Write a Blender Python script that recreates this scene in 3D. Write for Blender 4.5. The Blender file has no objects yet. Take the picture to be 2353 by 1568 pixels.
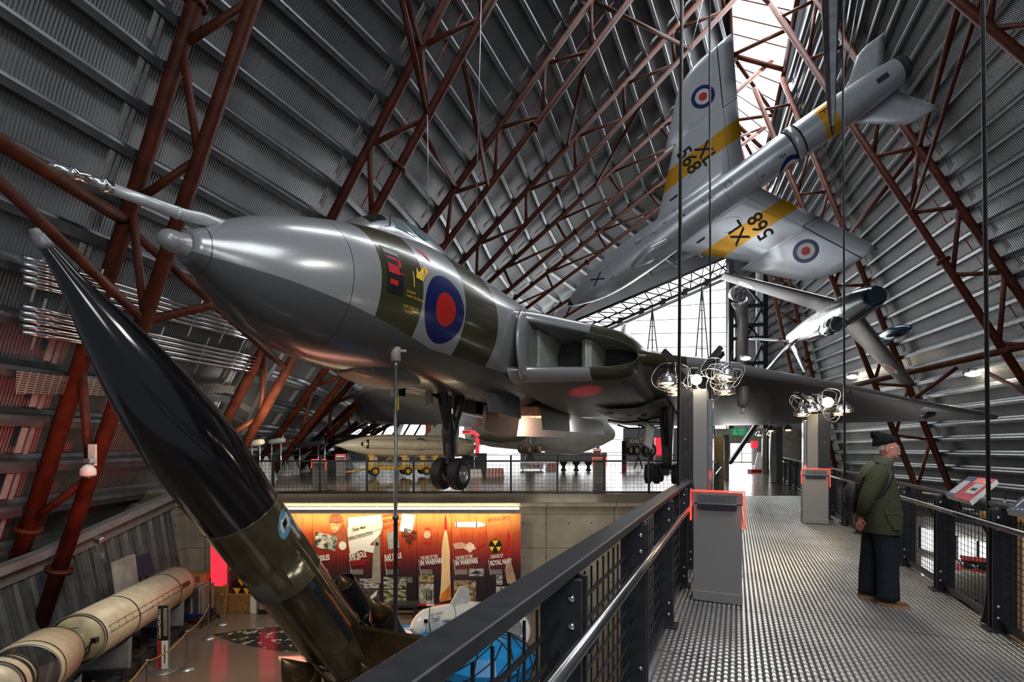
import bpy, math, random
from mathutils import Vector as V, Matrix, Euler
from mathutils.bvhtree import BVHTree
random.seed(7)
sc = bpy.context.scene
COL = sc.collection
PI = math.pi
# ---- site survey: eye at (0,0,1.6) above the upper floor, looking along +Y; P turns a sighted bearing and distance into a point
FOC, CX, HY, EZ = 1100.0, 1176.5, 1028.0, 1.6
def P(x, y, d): return V(((x-CX)/FOC*d, d, EZ-(y-HY)/FOC*d))
def lerp(a, b, t): return a+(b-a)*t
def interp(tab, x):
    if x <= tab[0][0]: return tab[0][1:] if len(tab[0]) > 2 else tab[0][1]
    for p, q in zip(tab, tab[1:]):
        if x <= q[0]:
            t = (x-p[0])/(q[0]-p[0])
            r = [lerp(a, b, t) for a, b in zip(p[1:], q[1:])]
            return r if len(r) > 1 else r[0]
    return tab[-1][1:] if len(tab[-1]) > 2 else tab[-1][1]
def smooth_tab(tab, xs):
    """Catmull-Rom through the rows of a table, sampled at xs"""
    out = []
    n = len(tab)
    for x in xs:
        i = 0
        while i < n-2 and x > tab[i+1][0]: i += 1
        p1, p2 = tab[i], tab[i+1]; p0 = tab[max(i-1, 0)]; p3 = tab[min(i+2, n-1)]
        h = p2[0]-p1[0]; t = min(max((x-p1[0])/h, 0), 1)
        row = []
        for k in range(1, len(p1)):
            m1 = (p2[k]-p0[k])/max(p2[0]-p0[0], 1e-6)*h; m2 = (p3[k]-p1[k])/max(p3[0]-p1[0], 1e-6)*h
            t2, t3 = t*t, t*t*t
            row.append((2*t3-3*t2+1)*p1[k]+(t3-2*t2+t)*m1+(-2*t3+3*t2)*p2[k]+(t3-t2)*m2)
        out.append((x, *row))
    return out
def frame(d):
    d = V(d).normalized()
    a = V((0, 0, 1)) if abs(d.z) < .95 else V((1, 0, 0))
    u = d.cross(a).normalized(); w = u.cross(d).normalized()
    return u, w
# ---- materials
class NB:
    def __init__(s, name):
        s.m = bpy.data.materials.new(name); s.m.use_nodes = True
        s.t = s.m.node_tree; s.n = s.t.nodes; s.b = s.n['Principled BSDF']
    def new(s, k, **kw):
        n = s.n.new(k)
        for a, v in kw.items(): setattr(n, a, v)
        return n
    def put(s, sock, v):
        if isinstance(v, bpy.types.NodeSocket): s.t.links.new(v, sock)
        elif isinstance(v, (tuple, list)) and len(v) == 3 and sock.type == 'RGBA': sock.default_value = (*v, 1)
        else: sock.default_value = v
    def math(s, op, a, b=0.0, c=None):
        n = s.new('ShaderNodeMath', operation=op); s.put(n.inputs[0], a); s.put(n.inputs[1], b)
        if c is not None: s.put(n.inputs[2], c)
        return n.outputs[0]
    def mix(s, f, a, b):
        n = s.new('ShaderNodeMix', data_type='RGBA'); s.put(n.inputs[0], f); s.put(n.inputs[6], a); s.put(n.inputs[7], b)
        return n.outputs[2]
    def xyz(s, co='Object'):
        t = s.new('ShaderNodeTexCoord'); q = s.new('ShaderNodeSeparateXYZ'); s.t.links.new(t.outputs[co], q.inputs[0])
        return q.outputs[0], q.outputs[1], q.outputs[2]
    def co(s, co='Object'): return s.new('ShaderNodeTexCoord').outputs[co]
    def noise(s, scale, detail=3, co='Object', vec=None):
        n = s.new('ShaderNodeTexNoise'); n.inputs['Scale'].default_value = scale; n.inputs['Detail'].default_value = detail
        s.put(n.inputs['Vector'], vec if vec is not None else s.co(co)); return n.outputs['Fac']
    def band(s, v, lo, hi):
        return s.math('MULTIPLY', s.math('GREATER_THAN', v, lo), s.math('LESS_THAN', v, hi))
    def bump(s, h, strength=.3, dist=.02):
        n = s.new('ShaderNodeBump'); n.inputs['Strength'].default_value = strength; n.inputs['Distance'].default_value = dist
        s.put(n.inputs['Height'], h); s.put(s.b.inputs['Normal'], n.outputs[0])
    def fin(s, col, rough=.5, metal=0., spec=.5, emit=None, es=0., coat=0.):
        s.put(s.b.inputs['Base Color'], col); s.put(s.b.inputs['Roughness'], rough); s.put(s.b.inputs['Metallic'], metal)
        s.b.inputs['Specular IOR Level'].default_value = spec
        if coat: s.b.inputs['Coat Weight'].default_value = coat; s.b.inputs['Coat Roughness'].default_value = .08
        if emit is not None: s.put(s.b.inputs['Emission Color'], emit); s.put(s.b.inputs['Emission Strength'], es)
        return s.m
def mat(name, col, rough=.5, metal=0., spec=.5, var=.25, vs=6., bump=0., bs=40., emit=None, es=0., coat=0.):
    k = NB(name)
    c = col
    if var > 0:
        f = k.noise(vs, 5)
        f = k.math('MULTIPLY_ADD', f, 2.2, -.6)
        lo = tuple(max(0, q*(1-var)) for q in col); hi = tuple(min(1, q*(1+var)) for q in col)
        c = k.mix(f, lo, hi)
    if bump: k.bump(k.noise(bs, 4), bump, .01)
    return k.fin(c, rough, metal, spec, emit, es, coat)
M = {}
M['rust'] = mat('red oxide painted steel', (.095, .021, .008), .55, 0, .28, .5, 2.5, .1, 60)
M['steel'] = mat('galvanised steel', (.42, .44, .45), .36, .85, .5, .22, 9)
M['purlin'] = mat('galvanised purlin', (.115, .122, .128), .36, .5, .5, .25, 3)
M['plate'] = mat('pale closure plate', (.45, .47, .46), .38, .3, .5, .2, 9)
M['dark'] = mat('dark grey painted steel', (.022, .024, .03), .42, .2, .5, .3, 14, .05, 90)
M['blk'] = mat('black rubber', (.012, .012, .013), .6, 0, .4, .3, 20)
M['blackmetal'] = mat('black metal', (.02, .02, .022), .38, .4, .5, .3, 10)
M['chrome'] = mat('bright polished metal', (.75, .75, .76), .14, 1, .5, .12, 12)
M['alu'] = mat('brushed aluminium', (.6, .61, .62), .3, .9, .5, .15, 8)
M['polished'] = mat('polished bare aluminium', (.62, .62, .63), .13, 1, .5, .25, 3.5, .05, 5)
M['conc'] = mat('board marked concrete', (.3, .285, .255), .85, 0, .3, .3, 2.2, .25, 30)
M['white'] = mat('white paint', (.72, .72, .7), .35, 0, .5, .1, 5)
M['cream'] = mat('cream paint', (.56, .49, .36), .38, 0, .5, .16, 5, .06, 120)
M['victor'] = mat('white anti flash paint', (.6, .6, .58), .35, 0, .5, .16, 2)
M['grey'] = mat('mid grey paint', (.2, .205, .215), .4, .1, .5, .2, 6)
M['podium'] = mat('speckled grey laminate', (.2, .2, .205), .55, 0, .5, .35, 160)
M['green'] = mat('dark olive green paint', (.05, .052, .03), .2, .25, .5, .35, 3, .04, 9, coat=.4)
M['gloss'] = mat('gloss black radome', (.006, .006, .008), .12, 0, .6, .3, 3, .0, 9, coat=.6)
M['bronze'] = mat('bronze brown metal', (.13, .085, .04), .3, .7, .5, .35, 5)
M['yellow'] = mat('yellow paint', (.62, .36, .02), .4, 0, .5, .2, 6)
M['orange'] = mat('orange yellow dayglo', (.75, .37, .02), .4, 0, .5, .1, 6)
M['red'] = mat('red paint', (.6, .02, .02), .4, 0, .5, .1, 6)
M['navy'] = mat('navy blue paint', (.012, .02, .14), .3, 0, .5, .1, 6)
M['bluemtl'] = mat('deep blue gloss', (.012, .05, .1), .18, .4, .5, .2, 4, coat=.4)
M['cyan'] = mat('bright blue gloss paint', (.02, .3, .75), .25, 0, .5, .15, 3)
M['hgrey'] = mat('silver aircraft paint', (.56, .59, .62), .33, .35, .5, .12, 8, .03, 50)
M['bay'] = mat('bay paint tinted by lamp glow', (.6, .36, .2), .55, 0, .4, .15, 7)  # orange of the lamp glow in the bay, put into the base colour
M['brownpanel'] = mat('pinkish grey bay door paint', (.3, .21, .17), .5, 0, .4, .15, 7)
M['gold'] = mat('wood', (.28, .15, .05), .5, 0, .4, .3, 10)
M['brassrope'] = mat('brass coloured rope', (.3, .19, .07), .5, .3, .4, .2, 20)
M['textw'] = mat('white lettering', (.85, .85, .82), .5, 0, .3, 0)
M['textk'] = mat('black lettering', (.012, .012, .012), .5, 0, .3, 0)
M['textr'] = mat('red lettering', (.5, .015, .02), .5, 0, .3, 0)
M['texty'] = mat('yellow lettering', (.8, .5, .03), .5, 0, .3, 0)
M['glow'] = mat('red neon tube', (.9, .05, .03), .4, 0, .5, 0, emit=(1, .03, .015), es=4.5)
M['redpanel'] = mat('lit red acrylic', (.8, .05, .08), .35, 0, .5, 0, emit=(1, .04, .08), es=.75)
M['lamp'] = mat('lit lamp glass', (1, .8, .4), .4, 0, .5, 0, emit=(1, .66, .27), es=14)
M['lampw'] = mat('lit floodlight', (1, .95, .8), .4, 0, .5, 0, emit=(1, .85, .6), es=60)
M['tubel'] = mat('lit fluorescent tube', (1, 1, .9), .4, 0, .5, 0, emit=(1, .88, .58), es=12)
def glassmat(name, col, es):
    k = NB(name)
    f = k.noise(.4, 3)
    return k.fin((.8, .8, .8), .4, 0, .5, k.mix(f, col, tuple(min(1, c*1.05) for c in col)), es)
M['daylight'] = glassmat('daylit glazing', (.95, .98, 1), 2.6)
M['daylight2'] = glassmat('bright daylit glazing', (.97, .98, 1), 4.5)
k = NB('canopy glass'); M['glass'] = k.fin((.03, .045, .05), .04, 0, .8)
k = NB('clear acrylic'); k.b.inputs['Transmission Weight'].default_value = 1; M['clear'] = k.fin((.9, .95, .95), .05, 0, .5)
# ---- mesh builder
class MB:
    def __init__(s): s.v = []; s.f = []; s.mi = []; s.sm = []
    def add(s, vs, fs, mi=0, sm=False):
        b = len(s.v); s.v += [tuple(p) for p in vs]
        for f in fs: s.f.append(tuple(b+i for i in f)); s.mi.append(mi); s.sm.append(sm)
        return s
    def box(s, c, size, rot=None, mi=0):
        x, y, z = (q/2 for q in size); c = V(c)
        vs = [V((a, b, d)) for a in (-x, x) for b in (-y, y) for d in (-z, z)]
        if rot is not None: vs = [rot @ q for q in vs]
        return s.add([c+q for q in vs], [(0, 1, 3, 2), (4, 6, 7, 5), (0, 4, 5, 1), (2, 3, 7, 6), (0, 2, 6, 4), (1, 5, 7, 3)], mi)
    def beam(s, a, b, w, h, up=(0, 0, 1), mi=0):
        a, b = V(a), V(b); d = (b-a); L = d.length
        if L < 1e-6: return s
        d /= L; up = V(up)
        if abs(d.dot(up)) > .98: up = V((1, 0, 0))
        u = d.cross(up).normalized(); w2 = u.cross(d)
        r = Matrix((u, d, w2)).transposed()
        return s.box((a+b)/2, (w, L, h), r, mi)
    def tube(s, pts, r, n=10, mi=0, caps=True, closed=False, sm=True):
        pts = [V(p) for p in pts]; m = len(pts)
        rs = r if isinstance(r, (list, tuple)) else [r]*m
        u = None; vs = []
        for i, p in enumerate(pts):
            if closed: d = pts[(i+1) % m]-pts[i-1]
            else: d = pts[min(i+1, m-1)]-pts[max(i-1, 0)]
            d.normalize()
            if u is None: u, _ = frame(d)
            else:
                u = (u-d*u.dot(d))
                u = u.normalized() if u.length > 1e-5 else frame(d)[0]
            w = d.cross(u)
            vs += [p+(u*math.cos(2*PI*k/n)+w*math.sin(2*PI*k/n))*rs[i] for k in range(n)]
        fs = []
        for i in range(m if closed else m-1):
            j = (i+1) % m
            fs += [(i*n+k, i*n+(k+1) % n, j*n+(k+1) % n, j*n+k) for k in range(n)]
        s.add(vs, fs, mi, sm)
        if caps and not closed:
            s.add(vs[:n][::-1], [tuple(range(n))], mi); s.add(vs[-n:], [tuple(range(n))], mi)
        return s
    def lathe(s, prof, o=(0, 0, 0), ax=(0, 0, 1), n=24, mi=0, sm=True, caps=True):
        o = V(o); ax = V(ax).normalized(); u, w = frame(ax)
        vs = [o+ax*t+(u*math.cos(2*PI*k/n)+w*math.sin(2*PI*k/n))*r for t, r in prof for k in range(n)]
        fs = [(i*n+k, i*n+(k+1) % n, (i+1)*n+(k+1) % n, (i+1)*n+k) for i in range(len(prof)-1) for k in range(n)]
        s.add(vs, fs, mi, sm)
        if caps:
            if prof[0][1] > 1e-4: s.add(vs[:n][::-1], [tuple(range(n))], mi)
            if prof[-1][1] > 1e-4: s.add(vs[-n:], [tuple(range(n))], mi)
        return s
    def loft(s, rings, mi=0, sm=True, closed=True, caps=True):
        n = len(rings[0]); vs = [p for r in rings for p in r]; fs = []
        for i in range(len(rings)-1):
            for k in range(n if closed else n-1):
                fs.append((i*n+k, i*n+(k+1) % n, (i+1)*n+(k+1) % n, (i+1)*n+k))
        s.add(vs, fs, mi, sm)
        if caps:
            s.add(rings[0][::-1], [tuple(range(n))], mi); s.add(rings[-1], [tuple(range(n))], mi)
        return s
    def prism(s, poly, ext, mi=0):
        poly = [V(p) for p in poly]; ext = V(ext); n = len(poly)
        vs = poly+[p+ext for p in poly]
        return s.add(vs, [tuple(range(n))[::-1], tuple(range(n, 2*n))]+[(k, (k+1) % n, n+(k+1) % n, n+k) for k in range(n)], mi)
    def quad(s, a, b, c, d, mi=0): return s.add([a, b, c, d], [(0, 1, 2, 3)], mi)
    def ball(s, c, r, n=12, m=8, mi=0, sc=(1, 1, 1), rot=None):
        rings = []
        for i in range(m+1):
            th = PI*i/m
            rings.append([V((math.sin(th)*math.cos(2*PI*k/n)*r*sc[0], math.sin(th)*math.sin(2*PI*k/n)*r*sc[1], math.cos(th)*r*sc[2])) for k in range(n)])
        c = V(c)
        rings = [[c+(rot @ p if rot is not None else p) for p in q] for q in rings]
        return s.loft(rings, mi, True, True, False)
    def mesh(s, name, mats):
        me = bpy.data.meshes.new(name); me.from_pydata(s.v, [], s.f)
        for m in (mats if isinstance(mats, (list, tuple)) else [mats]): me.materials.append(M[m] if isinstance(m, str) else m)
        me.polygons.foreach_set('material_index', s.mi); me.polygons.foreach_set('use_smooth', s.sm)
        me.validate(); me.update(); return me
    def build(s, name, mats, parent=None, bev=0., recalc=True, label=None, world=False):
        me = s.mesh(name, mats)
        if recalc:
            import bmesh
            bm = bmesh.new(); bm.from_mesh(me); bmesh.ops.remove_doubles(bm, verts=bm.verts, dist=1e-5)
            bmesh.ops.recalc_face_normals(bm, faces=bm.faces); bm.to_mesh(me); bm.free()
        return put(name, me, parent, bev, label, world)
def put(name, me, parent=None, bev=0., label=None, world=False):
    o = bpy.data.objects.new(name, me); COL.objects.link(o)
    if parent is not None:
        o.parent = parent
        if world: o.matrix_parent_inverse = WM(parent).inverted()
    if bev:
        b = o.modifiers.new('bevel', 'BEVEL'); b.width = bev; b.segments = 2; b.limit_method = 'ANGLE'; b.angle_limit = .6
    if label: o['label'] = label
    return o
def WM(o):
    m = o.matrix_basis.copy()
    return m if o.parent is None else WM(o.parent) @ o.matrix_parent_inverse @ m
def tag(o, label, cat, group=None, kind=None):
    if label: o['label'] = label
    if cat: o['category'] = cat
    if group: o['group'] = group
    if kind: o['kind'] = kind
    return o
def empty(name, label, cat, loc=(0, 0, 0), rz=0., group=None, mtx=None, kind=None):
    o = bpy.data.objects.new(name, None); COL.objects.link(o); o.empty_display_size = .1
    if mtx is not None: o.matrix_world = mtx; o.matrix_basis = mtx
    else: o.location = loc; o.rotation_euler = (0, 0, rz)
    return tag(o, label, cat, group, kind)
def struct(o): o['kind'] = 'structure'; return o
def copy_tree(o, parent=None):
    c = o.copy(); COL.objects.link(c)
    if parent is not None: c.parent = parent
    for ch in [q for q in bpy.data.objects if q.parent == o]:
        copy_tree(ch, c)
    return c
def text(body, size, o, right, up, m, parent=None, name='lettering', align='LEFT', ext=.003, bold=0., onto=None, push=None, world=False, sx=1., shear=0.):
    cu = bpy.data.curves.new('t', 'FONT'); cu.body = body; cu.size = size; cu.align_x = align; cu.extrude = 0 if onto else ext
    cu.offset = bold*size; cu.shear = shear; cu.resolution_u = 3
    ob = bpy.data.objects.new('t', cu); COL.objects.link(ob)
    dg = bpy.context.evaluated_depsgraph_get()
    me = bpy.data.meshes.new_from_object(ob.evaluated_get(dg)); bpy.data.objects.remove(ob); bpy.data.curves.remove(cu)
    o = V(o); right = V(right).normalized(); up = V(up).normalized(); nrm = right.cross(up)
    if onto is not None:
        import bmesh
        bm = bmesh.new(); bm.from_mesh(me)
        bmesh.ops.triangulate(bm, faces=bm.faces)
        for _ in range(2):
            es = [e for e in bm.edges if e.calc_length() > size*.22]
            if es: bmesh.ops.subdivide_edges(bm, edges=es, cuts=1); bmesh.ops.triangulate(bm, faces=bm.faces)
        bm.to_mesh(me); bm.free()
    for v in me.vertices:
        p = o+right*v.co.x*sx+up*v.co.y+nrm*v.co.z
        if onto is not None:
            d = V(push).normalized(); hit = onto.ray_cast(p-d*3, d)
            if hit[0] is not None: p = hit[0]-d*.006
        v.co = p
    me.materials.clear(); me.materials.append(M[m] if isinstance(m, str) else m)
    return put(name, me, parent, world=world)
def bvh_of(o):
    me = o.data
    return BVHTree.FromPolygons([v.co.copy() for v in me.vertices], [tuple(p.vertices) for p in me.polygons])
def disc_onto(mb, onto, c, u, w, push, r0, r1, mi, n=40, rings=3, off=.006):
    """ring of paint laid on a surface"""
    c = V(c); u = V(u); w = V(w); d = V(push).normalized(); vs = []; fs = []
    for i in range(rings+1):
        r = lerp(r0, r1, i/rings)
        for k in range(n):
            p = c+(u*math.cos(2*PI*k/n)+w*math.sin(2*PI*k/n))*r
            h = onto.ray_cast(p-d*3, d)
            if h[0] is not None: p = h[0]-d*off
            vs.append(p)
    for i in range(rings): fs += [(i*n+k, i*n+(k+1) % n, (i+1)*n+(k+1) % n, (i+1)*n+k) for k in range(n)]
    mb.add(vs, fs, mi, True)
def box_uv(me, fn):
    uv = me.uv_layers.new(name='UVMap')
    for p in me.polygons:
        for li in p.loop_indices: uv.data[li].uv = fn(me.vertices[me.loops[li].vertex_index].co)
# ================= SETTING =================
def wl(y): return 1.82+.468*(y-5.27)      # left edge of the walkway
def wr(y): return 4.81+.468*(y-5.33)      # right edge
WD = V((.424, .9057, 0)); WN = V((.9057, -.424, 0))   # along / across the walkway
# cladding material: fine corrugation running up the slope
def cladding(name, pitch):
    k = NB(name); uv = k.new('ShaderNodeUVMap'); q = k.new('ShaderNodeSeparateXYZ'); k.t.links.new(uv.outputs[0], q.inputs[0])
    s = k.math('SINE', k.math('MULTIPLY', q.outputs[0], 2*PI/pitch))
    n1 = k.noise(.22, 4); n2 = k.noise(2.6, 5)
    seam = k.math('LESS_THAN', k.math('FRACT', k.math('MULTIPLY', q.outputs[0], 1/1.0)), .012)
    c = k.mix(k.math('MULTIPLY_ADD', n1, 2.4, -.7), (.1, .11, .115), (.25, .258, .26))
    c = k.mix(k.math('MULTIPLY', n2, .55), c, (.2, .2, .2))
    c = k.mix(seam, c, (.12, .12, .12))
    k.bump(s, .55, .03)
    return k.fin(c, .45, .55)
M['clad'] = cladding('corrugated steel cladding', .078)
M['wallclad'] = cladding('deep ribbed wall cladding', .2)
# left slope: outer chord lines at each truss, x as a line in z
LST = [(6.5, -14.0+.24*3, 4.1), (12.5, None, None), (18.5, None, None), (24.5, None, None), (30.5, None, None), (36.5, None, None), (42.5, None, None), (48.5, None, None), (54.0, None, None)]
LO = [((-13.2, 6.5, 0), (-9.9, 6.5, 14)),
      (P(451, 0, 12.5), P(57, 1241, 12.5)), (P(1024, 0, 18.5), P(544, 920, 18.5)), (P(1351, 10, 24.5), P(633, 1010, 24.5)),
      (P(1551, 65, 30.5), P(1061, 603, 30.5)), (P(1540, 272, 36.5), P(1106, 665, 36.5)), (P(1520, 420, 42.5), P(1240, 642, 42.5)),
      (P(1600, 500, 48.5), P(1255, 724, 48.5)), (P(1660, 575, 54), P(1329, 710, 54))]
LI = [None, (P(582, 0, 12.5), P(138, 1303, 12.5)), (P(1131, 0, 18.5), P(565, 1020, 18.5)), (P(1447, 0, 24.5), P(671, 1030, 24.5)),
      (P(1595, 100, 30.5), P(1086, 648, 30.5)), (P(1540, 344, 36.5), P(1148, 686, 36.5)), (P(1509, 482, 42.5), P(1206, 712, 42.5)),
      (P(1600, 545, 48.5), P(1262, 752, 48.5)), None]
def online(ln, z):
    a, b = V(ln[0]), V(ln[1]); t = (z-a.z)/(b.z-a.z); return a+(b-a)*t
def lnorm(i):
    a, b = V(LO[i][0]), V(LO[i][1]); d = (a-b) if a.z > b.z else (b-a)
    return V((-d.z, 0, d.x)).normalized()
LTOP = [33, 33, 33, 33, 32.3, 31.2, 30.3, 28.5, 25.4]
# right slope
RO = [((27, -4, -2), (9, 18, 30)), ((29, 6, -2), (13.2, 24, 30)), ((26.3, 18.6, -2), (17.7, 29.1, 30)), ((28.4, 31, -1.1), (20.3, 36.3, 30)),
      ((29.5, 43, -2), (24.5, 47.6, 30)), ((31.5, 56, -2), (26.5, 58.5, 30))]
RI = [None, ((18.8, 17.6, 15.95), (17.63, 18.95, 19.3)), ((23.5, 22, 4.7), (17, 30, 28.2)), ((26.9, 32, -.75), (20.7, 36, 22.5)),
      ((26.3, 45, 8.55), (25, 46.5, 18.3)), None]
RTOP = [30, 30.5, 30.2, 29.8, 28.5, 25]
def rnorm(i):
    a, b = V(RO[i][0]), V(RO[i][1]); up = (b-a).normalized(); along = V((.2, 1, 0)).normalized()
    if i == 0 or i == 1: along = V((-.1, 1, 0)).normalized()
    n = along.cross(up); n = n if n.x > 0 else -n
    return n.normalized()
def slope(name, O, N, TOP, zb, off, thick):
    rings = []; NS = 36
    for i, ln in enumerate(O):
        n = N(i)
        rings.append([online(ln, lerp(zb[i], TOP[i], k/NS))+n*off for k in range(NS+1)])
    mb = MB(); mb.loft(rings, 0, True, False, False)
    o = struct(mb.build(name, ['clad'], recalc=False))
    us = [0]
    for a, b in zip(rings, rings[1:]): us.append(us[-1]+(b[NS//2]-a[NS//2]).length)
    me = o.data; uv = me.uv_layers.new(name='UVMap')
    for p in me.polygons:
        for li in p.loop_indices:
            vi = me.loops[li].vertex_index; uv.data[li].uv = (us[vi//(NS+1)], vi % (NS+1))
    return o
LZB = [-3, -1.7, -1.0, -.6, -.6, -.6, -.6, -.6, -.6]
wall_left = slope('wall_left', LO, lnorm, LTOP, LZB, .62, .1)
RZB = [-3.6]*6
wall_right = slope('wall_right', RO, rnorm, RTOP, RZB, .62, .1)
def purlins(parent, O, N, TOP, zb, z0, dz, nmax, kk):
    z = z0; c = 0
    while z < 33 and c < nmax:
        pts = []
        for i, ln in enumerate(O):
            if zb[i]-.2 <= z <= TOP[i]: pts.append((online(ln, z)+N(i)*.36, N(i)))
            elif pts: break
        if len(pts) >= 2:
            mb = MB()
            prof = [(1.25*kk*a, 1.12*kk*b) for a, b in [(-.075, -.16), (-.075, -.11), (-.035, -.09), (-.035, .1), (.075, .16), (.075, .1), (.035, .06), (.035, -.13), (.0, -.16)]]
            rings = []
            for j, (p, n) in enumerate(pts):
                t = (pts[min(j+1, len(pts)-1)][0]-pts[max(j-1, 0)][0]).normalized()
                v = t.cross(n).normalized(); v = v if v.z > 0 else -v
                rings.append([p+v*a*1.45+n*b for a, b in prof])
            mb.loft(rings, 0, False, True, True)
            mb.build('purlin', ['purlin'], parent); c += 1
        z += dz
purlins(wall_left, LO, lnorm, LTOP, LZB, -1.2, 1.15, 60, 1.35)
purlins(wall_right, RO, rnorm, RTOP, RZB, -2.6, .93, 60, 1.1)
# ---- trusses: two chords, zigzag braces, bolted flanges and pale closure plates between the purlins
def truss(lab, oc, ic, zo, zi, s, r, zb, zt, n, flange=(), plates=True, nz0=-1.2, dz=1.15):
    base = online(oc, zb)
    t = empty('roof_truss', lab, 'roof truss', base, group='tubular roof trusses')
    inv = Matrix.Translation(-base)
    def mk(nm, fn, mats=('rust',)):
        mb = MB(); fn(mb); mb.v = [tuple(V(p)-base) for p in mb.v]; return mb.build(nm, list(mats), t)
    mk('outer_chord', lambda mb: mb.tube([online(oc, zb), online(oc, zt)], r, 14))
    mk('inner_chord', lambda mb: mb.tube([online(ic, zb), online(ic, zt)], r*.93, 14))
    nodes = []
    k = -14
    while k < 14:
        for z, ln, w in ((zo+k*s, oc, 0), (zi+k*s, ic, 1)):
            if zb+.2 < z < zt-.2: nodes.append((z+(.6 if w == 0 and False else 0), w, online(ln, z)))
        k += 1
    nodes.sort(key=lambda q: q[0])
    for a, b in zip(nodes, nodes[1:]):
        if a[1] != b[1]: mk('brace', lambda mb: mb.tube([a[2], b[2]], r*.56, 10))
    for ln, z in flange:
        p = online(ln, z); d = (online(ln, z+1)-p).normalized()
        def fl(mb):
            mb.lathe([(-.045, r*1.6), (.045, r*1.6)], p, d, 20); u, w = frame(d)
            for q in range(14):
                c = p+(u*math.cos(2*PI*q/14)+w*math.sin(2*PI*q/14))*r*1.37
                mb.lathe([(-.085, r*.12), (.085, r*.12)], c, d, 6, 0, False)
        mk('flange', fl)
    if plates:
        if True:
            z = nz0; d = (online(oc, 1)-online(oc, 0)).normalized(); al = d.cross(n).normalized()
            if al.y > 0: al = -al
            while z < zt-.5:
                if z > zb:
                    mb = MB()
                    for a0, w_, hh in ((.36, .1, dz*.32), (.56, .16, dz*.29)):
                        p = online(oc, z+dz/2)+n*.33+al*a0
                        R = Matrix((al, d, n)).transposed(); mb.box(p, (w_, 2*hh, .02), R)
                    p = online(oc, z)+n*.2; mb.box(p, (.34, .14, .3), Matrix((al, d, n)).transposed(), 1)
                    mb.v = [tuple(V(q)-base) for q in mb.v]; mb.build('closure_plate', ['plate', 'dark'], t)
                z += dz
    return t
ordL = ['nearest on the left, crossing behind the long silver probe', 'second from the left, rising behind the bomber nose', 'third from the left, above the bomber cockpit',
        'fourth from the left, above the bomber spine', 'fifth from the left, ending behind the trainer upper wing', 'sixth from the left, behind the nose of the hanging trainer', 'seventh from the left, last before the glazed gable']
TP = [(12.1, 9.13, 4.15), (17.1, 18.2, 3.85), (21.2, 21.9, 3.3), (24.7, 26.0, 3.4), (22.4, 24.6, 3.6), (20.6, 22.9, 3.6), (20.5, 22, 3.6)]
for i in range(1, 8):
    zo, zi, s = TP[i-1]
    zb = [-3.4, .1, .1, .1, .1, .1, .1][i-1]
    fl = [(LO[1], -.55), (LI[1], -1.6), (LO[1], 13.2)] if i == 1 else ([(LI[2], 12.4)] if i == 2 else [(LI[i], 18)])
    truss('rust red roof truss, '+ordL[i-1], LO[i], LI[i], zo, zi, s, .185 if i < 3 else .175, zb, LTOP[i], lnorm(i), fl)
ordR = ['nearest on the right, cutting the top right corner', 'second on the right, from the trainer tail to the right edge', 'third on the right, passing behind the silver inverted fighter', 'fourth on the right, between tower and inverted fighter']
RP = [(16, 17.6, 3.6), (17.2, 13.9, 7.0), (16.5, 13.2, 3.6), (13.2, 11.0, 3.8)]
for i in range(1, 5):
    zo, zi, s = RP[i-1]
    truss('rust red roof truss, '+ordR[i-1], RO[i], RI[i], zo, zi, s if i != 2 else 3.7, .185, [6, 1, -2.5, -2][i-1], RTOP[i]-.3, rnorm(i), [(RI[i], 11)] if i in (2, 3) else [], True, -2.6, .93)
# longitudinal bracing tubes between trusses
def brace(lab, a, b, r=.11):
    a, b = V(a), V(b); o = MB().tube([a, b], r, 10).build('bracing_tube', ['rust']); return tag(o, lab, 'bracing tube', 'longitudinal bracing tubes')
def LIz(i, z): return online(LI[i], z)
def LOz(i, z): return online(LO[i], z)
brace('thick rust red tube slanting from the left frame edge, above the black missile tip', P(-60, 288, 8.6), LOz(1, 7.5), .16)
brace('thinner rust red tube slanting from the left frame edge down behind the black missile tip', P(-20, 400, 8.9), LIz(1, 4.9), .12)
brace('pale rust tube from the nearest left truss to behind the bomber nose', LIz(1, 4.9), LOz(2, 7.8), .12)
brace('short rust tube behind the silver probe beside the nearest left truss', LOz(1, 7.4), LIz(2, 4.6), .12)
brace('left one of the two thin rust tubes dropping onto the second truss above the cockpit', P(910, -60, 15.5), LIz(2, 14.4), .11)
brace('right one of the two thin rust tubes dropping onto the second truss above the cockpit', P(930, -20, 15.8), LOz(2, 17.1), .11)
brace('long thin rust tube from the second truss down to the third truss above the cockpit', LIz(2, 16.8), LIz(3, 14.9), .11)
brace('thin rust tube between second and third truss just above the cockpit', LIz(2, 13.9), LOz(3, 14.9), .1)
brace('long thin rust tube between third and fourth truss in the middle of the roof', LIz(3, 21.5), LOz(4, 20.8), .11)
brace('thin rust tube between third and fourth truss at the top of the view', LOz(3, 24.5), LIz(4, 27), .11)
brace('long thin rust tube between fourth and fifth truss beside the upper wing tip', LIz(4, 24.0), LOz(5, 21.5), .11)
brace('rust tube between second and third right trusses, left of the right hand cable', online(RO[2], 17.2), online(RI[3], 14.9), .13)
brace('long rust tube from the second right truss up to the right frame edge', online(RO[2], 17.2), online(RO[1], 20.5), .13)
brace('thin rust tube crossing in front of the second right truss', online(RI[2], 13.9), online(RO[1], 19.8), .09)
brace('long rust tube over the right wing tip of the bomber', P(1790, 925, 36), P(2400, 785, 21), .16)
brace('thin rust tube below the right hand floodlight', P(2200, 845, 24.5), P(2040, 960, 27), .1)
brace('thin grey tube right of the cable beside the wing tip', P(2270, 858, 22), P(2400, 925, 19), .09)
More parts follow.
